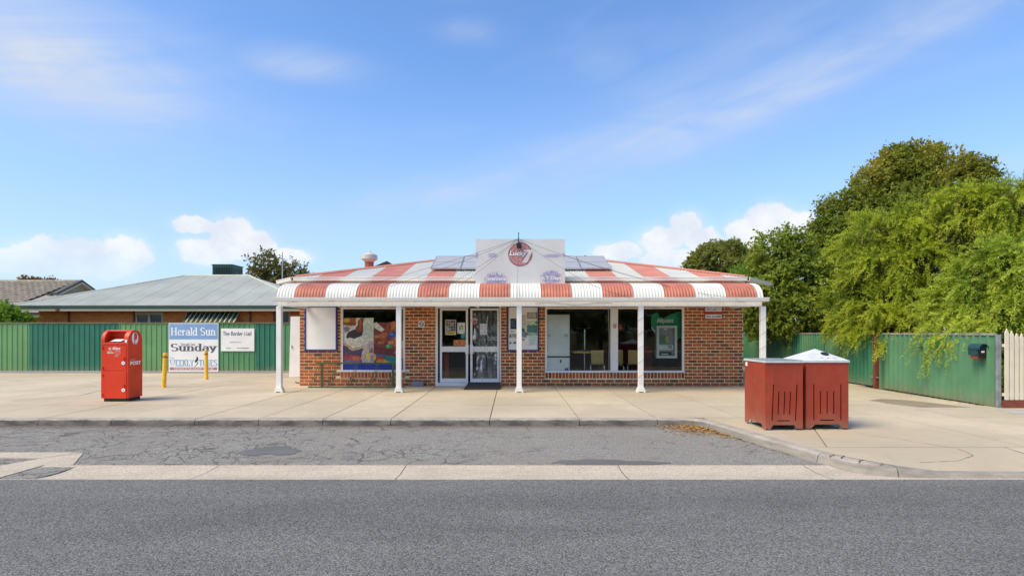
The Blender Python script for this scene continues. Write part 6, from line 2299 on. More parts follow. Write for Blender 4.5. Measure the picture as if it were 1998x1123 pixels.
for k in range(15, 27):
    z0 = 0.06 + k * 0.0857
    x = wall_x0 - (0.12 if k % 2 else 0)
    while x < -7.9:
        a, b = max(x, wall_x0), min(x + 0.229, -7.9)
        seg = [(a, b)]
        for o in holes_:
            if o[2] < z0 + 0.07 and o[3] > z0:
                new = []
                for (p, q) in seg:
                    if q <= o[0] or p >= o[1]: new.append((p, q)); continue
                    if p < o[0]: new.append((p, o[0]))
                    if q > o[1]: new.append((o[1], q))
                seg = new
        for (p, q) in seg:
            if q - p > 0.03:
                yf, zt_b = HYW - hb.uniform(0, 0.003), min(z0 + 0.075, 2.355)
                if q - p > 0.1 and k > 18 and hcount < 300 and p < -9.4:
                    hcount += 1
                    cen = ((p + q) / 2, (yf + HYW + 0.02) / 2, (z0 + zt_b) / 2)
                    if hproto is None:
                        hproto = obj('brick', MB().box(-0.5, 0.5, -0.5, 0.5, -0.5, 0.5), M_HBRICK, hw, origin=(0, 0, 0))
                        set_parent(hproto, hw, cen)
                        hproto.scale = (q - p, HYW + 0.02 - yf, zt_b - z0)
                    else:
                        share('brick', hproto, hw, cen, (q - p, HYW + 0.02 - yf, zt_b - z0))
                else:
                    mb.box(p, q, yf, HYW + 0.02, z0, zt_b)
        x += 0.24
obj('brick', mb, M_HBRICK, hw, kind='stuff')
obj('soffit', MB().box(hx0 + 0.05, hx1, HY0 + 0.1, HYW + 0.21, 2.365, 2.38), M_SOFFIT, house)
obj('fascia', MB().box(hx0 + 0.25, hx1, HY0 + 0.0, HY0 + 0.07, wz(606.5, HY0), wz(601, HY0) - 0.002), M_SOFFIT, house)
hr = obj('roof', MB().box(hx0, hx1, HY0 + 0.1, HY0 + 0.13, hz - 0.06, hz - 0.01), M_HGREEN, house)
obj('gutter', MB().box(hx0 - 0.02, hx1, HY0 - 0.03, HY0 + 0.083, wz(601, HY0), wz(596, HY0)), M_HGREEN, hr)
rY = 26.0
rz_ = wz(538, rY)
ra_, rbx = wx(362, rY), wx(487, rY)
sl = (rz_ - hz) / (rY - HY0)
nl = math.hypot(1, sl)
vl = math.hypot(rY - HY0, rz_ - hz)


def hv(u):
    if u < ra_:
        return (0, vl * max(0, (u - hx0) / (ra_ - hx0)))
    if u > rbx:
        return (0, vl * max(0, (hx1 - u) / (hx1 - rbx)))
    return (0, vl)


u = hx0
while u < hx1 - 0.01:
    u2 = min(hx1, u + 0.762)
    obj('roof_sheet', corrugated(MB(), (0, HY0, hz), (1, 0, 0), (0, 1 / nl, sl / nl), (0, -sl / nl, 1 / nl), u, u2 - 0.004, hv, 0.0762, 0.011 if True else 0, 6, phase=u), M_GREYROOF, hr, smooth=True)
    u = u2
obj('side_slope', MB().quad((hx1, HY0, hz), (hx1, 30.2, hz), (rbx, rY, rz_)).quad((hx0, 30.2, hz), (hx0, HY0, hz), (ra_, rY, rz_)).quad((hx1, 30.2, hz), (hx0, 30.2, hz), (ra_, rY, rz_), (rbx, rY, rz_)), M_GREYROOF, hr)
obj('ridge_cap', MB().tube([(ra_, rY, rz_ + 0.0), (rbx, rY, rz_ + 0.0)], 0.06, 8), M_GREYROOF, hr)
for (c0, c1) in (((hx0, HY0, hz), (ra_, rY, rz_)), ((hx1, HY0, hz), (rbx, rY, rz_))):
    obj('hip_capping', MB().tube([c0, c1], 0.05, 8), M_GREYROOF, hr)
M_DGLASS = pm('dark house glass', (0.018, 0.022, 0.022), 0.12, 0.2, 2, spec=0.5)
for i, o in enumerate(holes_):
    if i == 1:
        continue
    fr_ = obj('window', MB().ring(o[0], o[1], o[2], o[3], 0.05, HYW - 0.01, HYW + 0.08), M_SOFFIT, house)
    if i == 0:
        mx_ = wx(291, HYW)
        obj('mullion', MB().box(mx_ - 0.05, mx_ + 0.05, HYW - 0.008, HYW + 0.078, o[2] + 0.051, o[3] - 0.051), M_SOFFIT, fr_)
        obj('lintel', MB().box(o[0] - 0.02, o[1] + 0.02, HYW - 0.02, HYW - 0.011, o[3] - 0.12, o[3] + 0.02), M_SOFFIT, fr_)
    obj('pane', MB().box(o[0] + 0.045, o[1] - 0.045, HYW + 0.03, HYW + 0.036, o[2] + 0.045, o[3] - 0.045), M_DGLASS, fr_)
o = holes_[1]
aw = obj('window', MB().ring(o[0], o[1], o[2], o[3], 0.05, HYW - 0.01, HYW + 0.08), M_SOFFIT, house)
obj('pane', MB().box(o[0] + 0.045, o[1] - 0.045, HYW + 0.03, HYW + 0.036, o[2] + 0.045, o[3] - 0.045), M_DGLASS, aw)
awn = thing('window_awning', 'green and cream striped metal awning over the house window', 'awning', (wx(411, HYW), HYW - 0.4, 1.7))
aw0, aw1 = wx(361, 22.0), wx(463, 22.0)
ni = 22
for k in range(ni):
    a = aw0 + (aw1 - aw0) * k / ni
    b = aw0 + (aw1 - aw0) * (k + 1) / ni
    cream = (k % 2 == 1)
    a2, b2 = (a + 0.02, b - 0.02) if cream else (a - 0.02, b + 0.02)
    yo = 0.0 if not cream else -0.02
    mb = MB()
    mb.quad((a2, HYW - 0.75 + yo, 1.62), (b2, HYW - 0.75 + yo, 1.62), (b2, HYW - 0.02 + yo, wz(607.5, HYW)), (a2, HYW - 0.02 + yo, wz(607.5, HYW)))
    obj('slat', mb, M_SOFFIT if cream else M_HGREEN, awn)
obj('head_box', MB().box(aw0 - 0.05, aw1 + 0.05, HYW - 0.10, HYW - 0.001, wz(608, HYW), wz(603.5, HYW)), M_GALV, awn)
for px in (135, 489, 262, 536):
    xx = wx(px, HYW)
    obj('downpipe' if px in (135, 262) else 'control_joint', MB().box(xx - 0.03, xx + 0.03, HYW - 0.05, HYW - 0.006, 0, 2.36), M_RUST, house)
obj('rafter_end', MB().box(wx(109, HY0), wx(115, HY0), HY0 - 0.03, HY0 - 0.002, wz(606, HY0), wz(601.5, HY0)), M_RUST, house)

cool = thing('rooftop_cooler', 'dark green evaporative cooler box on the grey corrugated roof', 'air cooler', (wx(442, 26.8), 26.8, rz_))
M_COOL = pm('cooler green', (0.022, 0.075, 0.062), 0.45, 0.12, 4)
cyA = 26.2
ca, cb = wx(414, cyA), wx(453, cyA)
zt2, zb2 = wz(517, cyA), wz(538, cyA) - 0.05
obj('casing', MB().box(ca, cb, cyA, cyA + 1.05, zb2, zt2), M_COOL, cool, bevel=0.02)
obj('top_cap', MB().box(ca - 0.02, cb + 0.02, cyA - 0.02, cyA + 1.07, zt2 + 0.001, zt2 + 0.04), M_COOL, cool)
for k in range(7):
    zz = zb2 + 0.10 + k * 0.055
    obj('louvre', MB().prism([(cyA - 0.03, zz), (cyA - 0.001, zz + 0.02), (cyA - 0.001, zz + 0.026), (cyA - 0.03, zz + 0.008)], 'x', ca + 0.05, cb - 0.05), M_BLACK, cool)
    obj('louvre', MB().box(cb + 0.001, cb + 0.02, cyA + 0.08, cyA + 0.98, zz, zz + 0.012), M_BLACK, cool)
for k in range(8):
    xx = ca + 0.05 + (cb - ca - 0.1) * k / 7
    obj('grille_bar', MB().box(xx - 0.008, xx + 0.008, cyA - 0.04, cyA - 0.0305, zb2 + 0.08, zt2 - 0.03), M_COOL, cool)

# tiled house further left
th = thing('tiled_house', 'house with brown tiled roof and a cream gable at the far left', 'house', (-26, 28, 0))
M_TILE = pm('brown roof tile', (0.34, 0.29, 0.225), 0.8, 0.2, 3, dirt=(0.2, 0.17, 0.14), dirt_amt=0.4)
ey, ez_, ry, rzz = 25.4, 2.28, 30.0, wz(550, 30.0)
slope = math.hypot(ry - ey, rzz - ez_)
ta = math.atan2(rzz - ez_, ry - ey)
thw = obj('wall', MB().box(-40, -19.6, 26.1, 36, -0.1, 2.3), M_HBRICK, th)
obj('fascia', MB().box(-40, -19.2, ey - 0.05, ey, ez_ - 0.20, ez_ - 0.02), M_SOFFIT, th)
obj('gutter', MB().box(-40, -19.2, ey - 0.12, ey - 0.051, ez_ - 0.09, ez_ + 0.01), M_DARK, th)
tr = obj('roof', MB().prism([(ey, ez_ - 0.02), (ry, rzz - 0.04), (36, ez_ - 0.02)], 'x', -40, -22.9), M_TILE, th)
tm = MB()
n = 8
for i in range(n):                                       # one pan-and-roll tile
    f0, f1 = i / n, (i + 1) / n
    h = lambda f: 0.030 * max(0, math.sin(math.pi * (f - 0.55) / 0.45)) if f > 0.55 else 0.008 * math.sin(math.pi * f / 0.55) * -1
    x0_, x1_ = -0.15 + 0.3 * f0, -0.15 + 0.3 * f1
    tm.quad((x0_, 0, h(f0) + 0.060), (x1_, 0, h(f1) + 0.060), (x1_, 0.40, h(f1) + 0.005), (x0_, 0.40, h(f0) + 0.005))
    tm.quad((x0_, 0, h(f0)), (x1_, 0, h(f1)), (x1_, 0, h(f1) + 0.060), (x0_, 0, h(f0) + 0.060))
rows_ = int(slope / 0.36)
tiles = []
for r_ in range(rows_ + 1):
    for c_ in range(20):
        x = -22.95 - 0.3 * c_ - (0.0)
        tiles.append((x - 0.15, r_ * 0.36))
protoT = None
restT = MB()
for i, (x, v) in enumerate(tiles):
    loc = (x, ey + v * math.cos(ta), ez_ + v * math.sin(ta) + 0.01)
    if i < 300:
        if protoT is None:
            protoT = obj('roof_tile', tm, M_TILE, tr, origin=(0, 0, 0))
            set_parent(protoT, tr, loc)
            protoT.rotation_euler = (ta, 0, 0)
        else:
            share('roof_tile', protoT, tr, loc, None, (ta, 0, 0))
obj('ridge_cap', MB().tube([(-40, ry, rzz + 0.02), (-22.75, ry, rzz + 0.02)], 0.10, 8), M_TILE, tr)
# Dutch gable at the end of the ridge and the hip under it
gx = -22.9
gy0, gy1, gzb = 28.45, 31.6, wz(573, 28.5)
gapex = rzz
obj('gable', MB().quad((gx, gy0, gzb), (gx, gy1, gzb), (gx, ry, gapex)), M_SOFFIT, tr)
M_BARGE = pm('dark barge board', (0.10, 0.095, 0.085), 0.6, 0.1, 4)
for (ya, yb_) in ((gy0, ry), (gy1, ry)):
    for (off, w_, m_) in ((0.02, 0.10, M_BARGE), (-0.09, 0.09, M_SOFFIT)):
        za, zb_ = gzb + off, gapex + off
        obj('barge_board', MB().prism([(ya - (0.15 if ya < ry else -0.15), za - 0.08), (ry, zb_), (ry, zb_ + w_), (ya - (0.15 if ya < ry else -0.15), za - 0.08 + w_)], 'x', gx + 0.005, gx + 0.25), m_, tr)
obj('hip_slope', MB().quad((gx, gy0 - 0.5, gzb - 0.1), (gx, gy1 + 0.5, gzb - 0.1), (-19.2, 36, ez_), (-19.2, ey, ez_)).quad((gx, ey, ez_ + 0.01), (-19.2, ey, ez_), (gx, gy0 - 0.5, gzb - 0.1)), M_TILE, tr)
anten = tag(obj('antenna_mast', MB().tube([(wx(551, 33), 33, 2), (wx(551, 33), 33, wz(492, 33))], 0.03, 6).tube([(wx(548, 33), 33, wz(495, 33)), (wx(554, 33), 33, wz(495, 33))], 0.015, 5), M_GALV), 'thin grey antenna mast rising beside the sparse tree', 'antenna')
# ------------------------------------------------------------------ trees and shrubs
def limb(mb, p0, p1, r0, r1, bend=0.15):
    p0, p1 = Vector(p0), Vector(p1)
    L = (p1 - p0).length
    pts = []
    off = Vector((random.uniform(-1, 1), random.uniform(-1, 1), random.uniform(-0.3, 0.6))) * L * bend
    for k in range(6):
        t = k / 5
        pts.append(p0.lerp(p1, t) + off * (4 * t * (1 - t)) * 0.5)
    mb.tube(pts, r0, 7, r1=r1)
    return pts


def skeleton(base, blobs, r0, twigs=6):
    mb = MB()
    b = Vector(base)
    c = Vector(np.mean([q[:3] for q in blobs], axis=0))
    fork = Vector((b.x + (c.x - b.x) * 0.2, b.y + (c.y - b.y) * 0.2, b.z + (c.z - b.z) * 0.45))
    limb(mb, b, fork, r0, r0 * 0.75, 0.06)
    for q in blobs:
        e = Vector(q[:3])
        pts = limb(mb, fork, e, r0 * 0.5, r0 * 0.12, 0.2)
        for k in range(twigs):
            d = Vector(rand_dirs(1)[0])
            d.z = d.z * 0.6 + 0.2
            tip = e + Vector((d.x * q[3], d.y * q[4], d.z * q[5])) * 0.92
            limb(mb, pts[random.choice([3, 4, 5])], tip, r0 * 0.14, r0 * 0.03, 0.25)
    return mb


def broadleaf(name, label, base, blobs, n_twigs, per, size, mat, trunk_r=0.14, group=None, shell=(0.55, 1.03), lump=0.25, droop=0.1, cat='tree', tw=0.28, top=None):
    t = thing(name, label, cat, base, group)
    obj('trunk', skeleton(base, blobs, trunk_r), M_BARK, t, smooth=True)
    P_, D_ = in_blobs(blobs, n_twigs, shell, lump)
    ax = unit(D_ * 0.7 + RNG.normal(size=D_.shape) * 0.55 + np.array([0, 0, 0.15]))
    N = n_twigs * per
    idx = np.repeat(np.arange(n_twigs), per)
    s = RNG.uniform(0, 1, N)
    tl = RNG.uniform(0.6, 1.2, n_twigs) * tw
    base_ = P_[idx] + ax[idx] * (s * tl[idx])[:, None] - np.array([0, 0, 1]) * (droop * s * s * tl[idx])[:, None]
    dr = unit(ax[idx] * 0.55 + rand_dirs(N) * 0.9 + np.array([0, 0, -droop]))
    up = unit(D_[idx] * 0.8 + np.array([0, 0, 0.6]) + RNG.normal(size=(N, 3)) * 0.45)
    side_ = unit(np.cross(dr, up))
    L = RNG.uniform(0.7, 1.3, N) * size
    tone = RNG.uniform(0, 1, n_twigs)[idx] * 0.8 + 0.25 * s
    if top:                                              # bronze young leaves only near the treetop
        tone = tone * 0.62 + 0.5 * np.clip((base_[:, 2] - top[0]) / (top[1] - top[0]), 0, 1)
    tone = np.clip(tone, 0, 1)
    leaves_obj('crown', base_, dr, side_, L, L * RNG.uniform(0.5, 0.75, N), mat, t, tuple(np.mean([q[:3] for q in blobs], axis=0)), fold=0.12, tone=tone)
    return t


def bottlebrush(name, label, base, blobs, n_shoots, mat, mat_old_shade, trunk_r, extra=None, per=44, core=(), fl=1.0):
    t = thing(name, label, 'shrub', base)
    obj('trunk', skeleton(base, blobs, trunk_r, 14), M_BARK, t, smooth=True)
    nf = int(n_shoots * 0.78) // 24                       # arching fronds, each carrying a spray of shoots
    Pf, Df = in_blobs(blobs, nf, (0.55, 0.90), 0.40)
    af = unit(Df * 0.85 + RNG.normal(size=Df.shape) * 0.35 + np.array([0, 0, 0.30]))
    Lf = RNG.uniform(0.30, 0.62, nf) * fl
    fi = np.repeat(np.arange(nf), 24)
    tf = RNG.uniform(0.08, 1.0, nf * 24)
    Pq = Pf[fi] + af[fi] * (tf * Lf[fi])[:, None] - np.array([0, 0, 1.0]) * (0.42 * Lf[fi] * tf ** 2)[:, None] + RNG.normal(size=(nf * 24, 3)) * 0.045
    Dq = unit(af[fi] - np.array([0, 0, 1.0]) * (0.75 * tf)[:, None] + RNG.normal(size=(nf * 24, 3)) * 0.30)
    ft = RNG.uniform(0, 1, nf)[fi]
    Pr, Dr = in_blobs(blobs, n_shoots - nf * 24, (0.70, 1.02), 0.42)
    P_, D_ = np.concatenate([Pq, Pr]), np.concatenate([Dq, Dr])
    stone = np.concatenate([ft, RNG.uniform(0, 1, len(Pr))])
    facing = np.concatenate([unit(Df[fi] * 0.7 + np.array([0, 0, 0.5])), Dr])
    keep = RNG.uniform(0, 1, len(P_)) < np.clip(0.70 + 1.0 * facing[:, 2], 0.25, 1)   # undersides stay open
    P_, D_, stone, facing = P_[keep], D_[keep], stone[keep], facing[keep]
    if extra is not None:                                # hanging sprays: (x, y, z, dx, dy, length, count)
        for (x, y, z, dx, dy, ln, cnt) in extra:
            s = RNG.uniform(0, 1, cnt)
            sp_ = np.stack([x + dx * s + RNG.normal(size=cnt) * 0.05, y + dy * s + RNG.normal(size=cnt) * 0.05, z - ln * s ** 1.4 + RNG.normal(size=cnt) * 0.03], 1)
            P_ = np.concatenate([P_, sp_])
            D_ = np.concatenate([D_, unit(np.tile([dx, dy, -0.7 * ln], (cnt, 1)) + RNG.normal(size=(cnt, 3)) * 0.25)])
    nc = 0
    if len(core):                                        # dark leaves deep inside: shade of the hollows put into leaf colour
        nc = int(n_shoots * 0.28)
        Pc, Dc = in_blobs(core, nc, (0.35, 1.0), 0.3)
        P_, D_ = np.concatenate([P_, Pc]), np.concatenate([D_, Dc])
    n = len(P_)
    ext = n - len(stone)
    stone = np.concatenate([stone, RNG.uniform(0.2, 1, ext)])
    facing = np.concatenate([facing, D_[n - ext:]])
    upness = np.clip(D_[:, 2], -0.4, 1)
    ax = unit(D_ * 0.85 + RNG.normal(size=D_.shape) * 0.28 + np.array([0, 0, 0.22]) * upness[:, None].clip(0, 1) - np.array([0, 0, 0.20]) * (1 - upness[:, None].clip(0, 1)))
    ln = RNG.uniform(0.26, 0.58, n) * (1 + 0.35 * (D_[:, 2] > 0.5) * RNG.uniform(0, 1, n))
    old = RNG.uniform(0, 1, n) < 0.16
    if nc:
        old[-nc:] = True
    for part, sel, m_, k in (('crown', ~old, mat, per), ('old_and_shade_foliage', old, mat_old_shade, int(per * 0.7))):
        Pn, An, Ln = P_[sel], ax[sel], ln[sel]
        if part == 'old_and_shade_foliage':
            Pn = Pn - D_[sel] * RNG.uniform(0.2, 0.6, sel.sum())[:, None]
        c = len(Pn)
        idx = np.repeat(np.arange(c), k)
        s = np.tile((np.arange(k) + 0.5) / k, c) + RNG.uniform(-0.02, 0.02, c * k)
        N = c * k
        sag = 0.35 * Ln[idx] * s * s
        bpos = Pn[idx] + An[idx] * (s * Ln[idx])[:, None] - np.array([0, 0, 1.0]) * sag[:, None]
        tan = unit(An[idx] - np.array([0, 0, 1.0]) * (0.7 * s)[:, None])
        rad = RNG.normal(size=(N, 3))
        rad = unit(rad - tan * (rad * tan).sum(1)[:, None])
        dr = unit(tan * RNG.uniform(0.45, 0.9, N)[:, None] + rad * 0.75)
        face = unit(facing[sel][idx] * 0.75 + np.array([0, 0, 0.55]) + RNG.normal(size=(N, 3)) * 0.38)
        sd_ = unit(np.cross(dr, face))
        L = RNG.uniform(0.75, 1.25, N) * 0.078 * (1.0 - 0.35 * s)
        tone = np.clip((stone[sel] * 0.6 + RNG.uniform(0, 0.3, c))[idx] + 0.40 * s ** 1.5 - 0.1, 0, 1)
        leaves_obj(part, bpos, dr, sd_, L, L * 0.22 + 0.003, m_, t, tuple(np.mean([q[:3] for q in blobs], axis=0)), tone=tone)
    return t


M_LF_BB = leaf_mat('bottlebrush new leaf', [(0.14, 0.195, 0.022), (0.29, 0.36, 0.034), (0.46, 0.52, 0.05), (0.65, 0.645, 0.09)], 0.36, 0.9)
M_LF_BBN = leaf_mat('near bottlebrush leaf', [(0.14, 0.21, 0.028), (0.29, 0.39, 0.046), (0.46, 0.54, 0.07), (0.64, 0.65, 0.11)], 0.36, 0.9)
M_LF_OLD_SHADE = leaf_mat('old brown and hollow shade leaf', [(0.05, 0.06, 0.015), (0.09, 0.085, 0.024), (0.15, 0.105, 0.038)], 0.35, 1.5)  # brown old leaves, dark enough to carry the crown's inner shade as colour
M_LF_DK = leaf_mat('dark broad leaf', [(0.095, 0.155, 0.02), (0.16, 0.22, 0.028), (0.30, 0.29, 0.04), (0.52, 0.36, 0.085)], 0.36, 0.55)
M_LF_MD = leaf_mat('mid green privet leaf', [(0.105, 0.165, 0.022), (0.18, 0.25, 0.03), (0.28, 0.34, 0.045), (0.40, 0.40, 0.07)], 0.36, 0.8)
M_LF_FAR = leaf_mat('olive gum leaf', [(0.13, 0.165, 0.04), (0.19, 0.22, 0.05), (0.27, 0.28, 0.06), (0.34, 0.30, 0.08)], 0.45, 0.35)
M_LF_SP = leaf_mat('thin olive brown leaf', [(0.10, 0.11, 0.03), (0.16, 0.15, 0.045), (0.24, 0.18, 0.06)], 0.4, 0.6)
M_LF_RU = leaf_mat('rusty autumn leaf', [(0.15, 0.07, 0.015), (0.22, 0.11, 0.02), (0.12, 0.09, 0.02)], 0.3, 0.6)
M_LF_BR = leaf_mat('bright shrub leaf', [(0.11, 0.21, 0.022), (0.17, 0.29, 0.03), (0.25, 0.36, 0.045)], 0.5, 1.2)


def bl(px, py, Y, rx, ry, rz):
    return (wx(px, Y), Y, wz(py, Y), rx, ry, rz)


broadleaf('broadleaf_tree', 'tall dark green tree behind the lighter drooping bushes, bronze at the top', (15.0, 22.6, -0.2),
          [bl(1770, 390, 22.5, 1.45, 1.8, 1.15), bl(1715, 440, 22, 1.6, 1.8, 1.2), bl(1648, 435, 22, 0.85, 1.2, 0.85), bl(1632, 500, 21.6, 0.85, 1.1, 1.0), bl(1612, 455, 21.7, 0.5, 0.8, 0.6), bl(1800, 440, 22.5, 2.2, 1.8, 1.2),
           bl(1775, 325, 22.4, 0.80, 1.0, 0.60), bl(1735, 330, 22.3, 0.62, 0.9, 0.5), bl(1805, 325, 22.4, 0.50, 0.8, 0.62), bl(1745, 305, 22.3, 0.42, 0.6, 0.32), bl(1778, 302, 22.4, 0.45, 0.6, 0.34), bl(1815, 302, 22.4, 0.28, 0.5, 0.32), bl(1700, 355, 22.1, 0.60, 0.9, 0.5), bl(1672, 392, 22, 0.5, 0.8, 0.45),
           bl(1885, 350, 22.6, 0.62, 0.8, 0.66), bl(1905, 330, 22.5, 0.40, 0.6, 0.42), bl(1868, 330, 22.5, 0.32, 0.5, 0.36), bl(1880, 315, 22.5, 0.26, 0.4, 0.24), bl(1918, 350, 22.5, 0.34, 0.5, 0.3), bl(1905, 420, 22.6, 1.3, 1.4, 1.0), bl(1618, 405, 21.8, 0.30, 0.4, 0.36)],
          11500, 9, 0.112, M_LF_DK, 0.22, None, (0.62, 1.07), 0.34, 0.12, tw=0.34, top=(5.6, 8.4))
broadleaf('leafy_shrub', 'tall mid green leafy shrub just beyond the verandah end', (9.9, 20.2, -0.2),
          [bl(1520, 505, 20, 0.85, 0.95, 0.85), bl(1515, 575, 19.8, 0.9, 1.0, 1.0), bl(1575, 535, 20, 0.8, 1.0, 0.9), bl(1620, 560, 19.6, 0.85, 1.0, 1.0), bl(1560, 610, 19.4, 0.9, 0.9, 0.8), bl(1490, 622, 20.8, 0.7, 0.9, 0.65),
           bl(1630, 620, 19, 0.8, 0.9, 0.7), bl(1500, 540, 20.4, 0.5, 0.6, 0.6), bl(1545, 475, 20, 0.5, 0.6, 0.42)],
          5600, 9, 0.105, M_LF_MD, 0.10, None, (0.60, 1.06), 0.30, 0.18, tw=0.30)
broadleaf('leafy_shrub', 'low light green shrub between the brick wall end and the verandah post', (10.9, 25, -0.2),
          [bl(1470, 620, 24.6, 0.8, 0.8, 0.65), bl(1448, 560, 26, 0.9, 0.8, 0.6), bl(1500, 600, 25, 0.7, 0.8, 0.8), bl(1462, 535, 27, 0.7, 0.8, 0.45)],
          2000, 9, 0.105, M_LF_BR, 0.08, None, (0.6, 1.05), 0.25, 0.2, tw=0.3)
broadleaf('gum_tree', 'round olive tree far behind the right end of the striped roof', (16.4, 45, -0.2),
          [bl(1400, 512, 45, 1.6, 1.8, 1.3), bl(1372, 515, 45, 1.0, 1.4, 1.0), bl(1440, 510, 45, 1.1, 1.4, 1.3), bl(1425, 488, 45, 0.95, 1.1, 0.7), bl(1385, 492, 45, 0.85, 1.0, 0.6), bl(1352, 520, 45, 0.6, 0.8, 0.6), bl(1410, 545, 45, 1.8, 1.6, 1.0), bl(1462, 525, 45, 0.5, 0.7, 0.7)],
          3200, 9, 0.19, M_LF_FAR, 0.25, None, (0.66, 1.03), 0.2, 0.1, tw=0.4)
broadleaf('thin_tree', 'sparse olive brown tree rising between the grey roof and the shop', (-14.4, 35, -0.2),
          [bl(515, 515, 35, 0.75, 0.8, 0.72), bl(503, 535, 35, 0.5, 0.7, 0.5), bl(540, 530, 35, 0.75, 0.8, 0.65), bl(572, 533, 35, 0.75, 0.8, 0.5), bl(590, 545, 35, 0.4, 0.6, 0.4), bl(540, 560, 35, 1.4, 1.0, 0.7)],
          620, 9, 0.17, M_LF_SP, 0.12, None, (0.5, 1.1), 0.3, 0.15, tw=0.5)
broadleaf('autumn_tree', 'rusty brown treetop peeping over the tiled roof ridge', (wx(75, 45), 45, -0.2),
          [bl(57, 552, 45, 0.75, 0.8, 0.42), bl(78, 552, 45, 0.6, 0.8, 0.3), bl(98, 553, 45, 0.6, 0.8, 0.30)],
          420, 9, 0.15, M_LF_RU, 0.12, None, (0.5, 1.05), 0.25, 0.1, tw=0.3)
broadleaf('leafy_shrub', 'bright green shrub looking over the fence at the far left', (wx(8, 20.8), 20.8, -0.2),
          [bl(-20, 625, 20.8, 0.9, 0.6, 0.55), bl(14, 618, 20.8, 0.45, 0.5, 0.35), bl(34, 630, 20.8, 0.3, 0.5, 0.3)],
          700, 9, 0.11, M_LF_BR, 0.07, None, (0.5, 1.05), 0.25, 0.1, cat='shrub', tw=0.25)

big = []
for (px, py, Y, rx, rz) in ((1905, 400, 14.0, 0.78, 0.46), (1840, 405, 14.4, 0.72, 0.42), (1985, 385, 13.4, 0.85, 0.42), (1770, 430, 14.9, 0.62, 0.36), (1700, 445, 15.6, 0.66, 0.38), (1655, 470, 16.2, 0.45, 0.36),
                            (1870, 372, 13.9, 0.34, 0.20), (1940, 366, 13.6, 0.32, 0.20), (1800, 392, 14.5, 0.36, 0.22), (1740, 408, 15.1, 0.34, 0.2), (1690, 420, 15.7, 0.34, 0.2), (2010, 360, 13.2, 0.5, 0.25),
                            (1720, 505, 15.0, 0.70, 0.40), (1790, 490, 14.3, 0.62, 0.38), (1680, 535, 15.6, 0.62, 0.36), (1650, 560, 16.1, 0.46, 0.36), (1735, 565, 14.7, 0.70, 0.36), (1800, 555, 14.0, 0.50, 0.30), (1695, 595, 15.1, 0.62, 0.34),
                            (1760, 615, 14.2, 0.62, 0.30), (1665, 618, 15.8, 0.46, 0.30), (1715, 628, 14.7, 0.42, 0.24), (1945, 440, 13.7, 0.55, 0.26), (1830, 600, 13.8, 0.45, 0.3)):
    big.append(bl(px + 6, py + 24, Y, rx, rx * 1.05, rz))
big += [(12.4, 12.6, 3.0, 0.9, 1.0, 1.0), (12.9, 14.2, 3.4, 1.0, 1.0, 0.9)]
core_big = [bl(1770, 550, 16.0, 1.3, 0.7, 1.1), bl(1880, 520, 15.2, 1.4, 0.7, 1.2), bl(1690, 560, 16.8, 0.8, 0.6, 1.1), bl(1960, 520, 14.4, 1.2, 0.7, 1.1), bl(1760, 640, 15.8, 1.2, 0.6, 0.5)]
spr = []
for (px, py, Y, ln) in ((1640, 640, 15.9, 0.35), (1655, 645, 15.6, 0.5), (1685, 640, 15.2, 0.35), (1625, 635, 16.2, 0.25), (1700, 632, 14.9, 0.3), (1720, 640, 14.6, 0.2), (1760, 636, 14.0, 0.2)):
    spr.append((wx(px, Y) + 0.25, Y, wz(py, Y) + 0.30, -0.45, -0.15, ln * 0.75, 20))
bottlebrush('bottlebrush', 'large yellow green bottlebrush bush overhanging the gate and far fence', (10.6, 14.6, -0.2), big, 11500, M_LF_BB, M_LF_OLD_SHADE, 0.10, spr, core=core_big)
near = [bl(1940, 555, 12.0, 0.62, 0.7, 0.40), bl(1995, 530, 11.7, 0.62, 0.7, 0.44), bl(1888, 602, 12.3, 0.46, 0.5, 0.24), bl(1965, 600, 11.7, 0.52, 0.5, 0.24), bl(1930, 515, 12.1, 0.32, 0.4, 0.26), bl(1866, 612, 12.8, 0.36, 0.4, 0.20), bl(1890, 575, 12.5, 0.40, 0.5, 0.26),
        bl(2040, 580, 11.5, 0.7, 0.7, 0.6), bl(1985, 710, 11.9, 0.55, 0.5, 0.55), bl(1972, 498, 11.9, 0.30, 0.4, 0.24), bl(1992, 580, 11.5, 0.34, 0.4, 0.24), bl(1910, 545, 12.0, 0.3, 0.4, 0.2)]
spr = []
for (px, py, Y, ln) in ((1800, 640, 12.85, 0.62), (1812, 640, 12.7, 0.72), (1822, 640, 12.5, 0.5), (1835, 640, 12.3, 0.4), (1850, 638, 12.1, 0.55), (1862, 640, 12.0, 0.25), (1882, 642, 11.7, 0.42), (1897, 640, 11.6, 0.30), (1915, 640, 11.5, 0.2), (1930, 640, 11.3, 0.2), (1800, 630, 12.9, 0.5)):
    spr.append((wx(px, Y) + 0.16, Y, wz(py, Y) + 0.20, -0.28, -0.15, ln, 20))
bottlebrush('bottlebrush', 'nearer bright green bottlebrush bush drooping over the short fence and letterbox', (9.75, 11.9, -0.2), near, 5600, M_LF_BBN, M_LF_OLD_SHADE, 0.07, spr, fl=0.72)

broadleaf('leafy_shrub', 'deep green shrub growing behind the picket fence, right of the bottlebrush bushes', (16.5, 14.5, -0.2),
          [(15.2, 13.6, 1.6, 1.5, 1.3, 1.5), (17.6, 14.6, 1.9, 1.7, 1.4, 1.8), (20.2, 15.2, 1.7, 1.6, 1.4, 1.6), (16.5, 15.4, 2.8, 1.4, 1.2, 1.2)],
          1500, 9, 0.16, M_LF_MD, 0.10, None, (0.6, 1.05), 0.3, 0.15, tw=0.35)

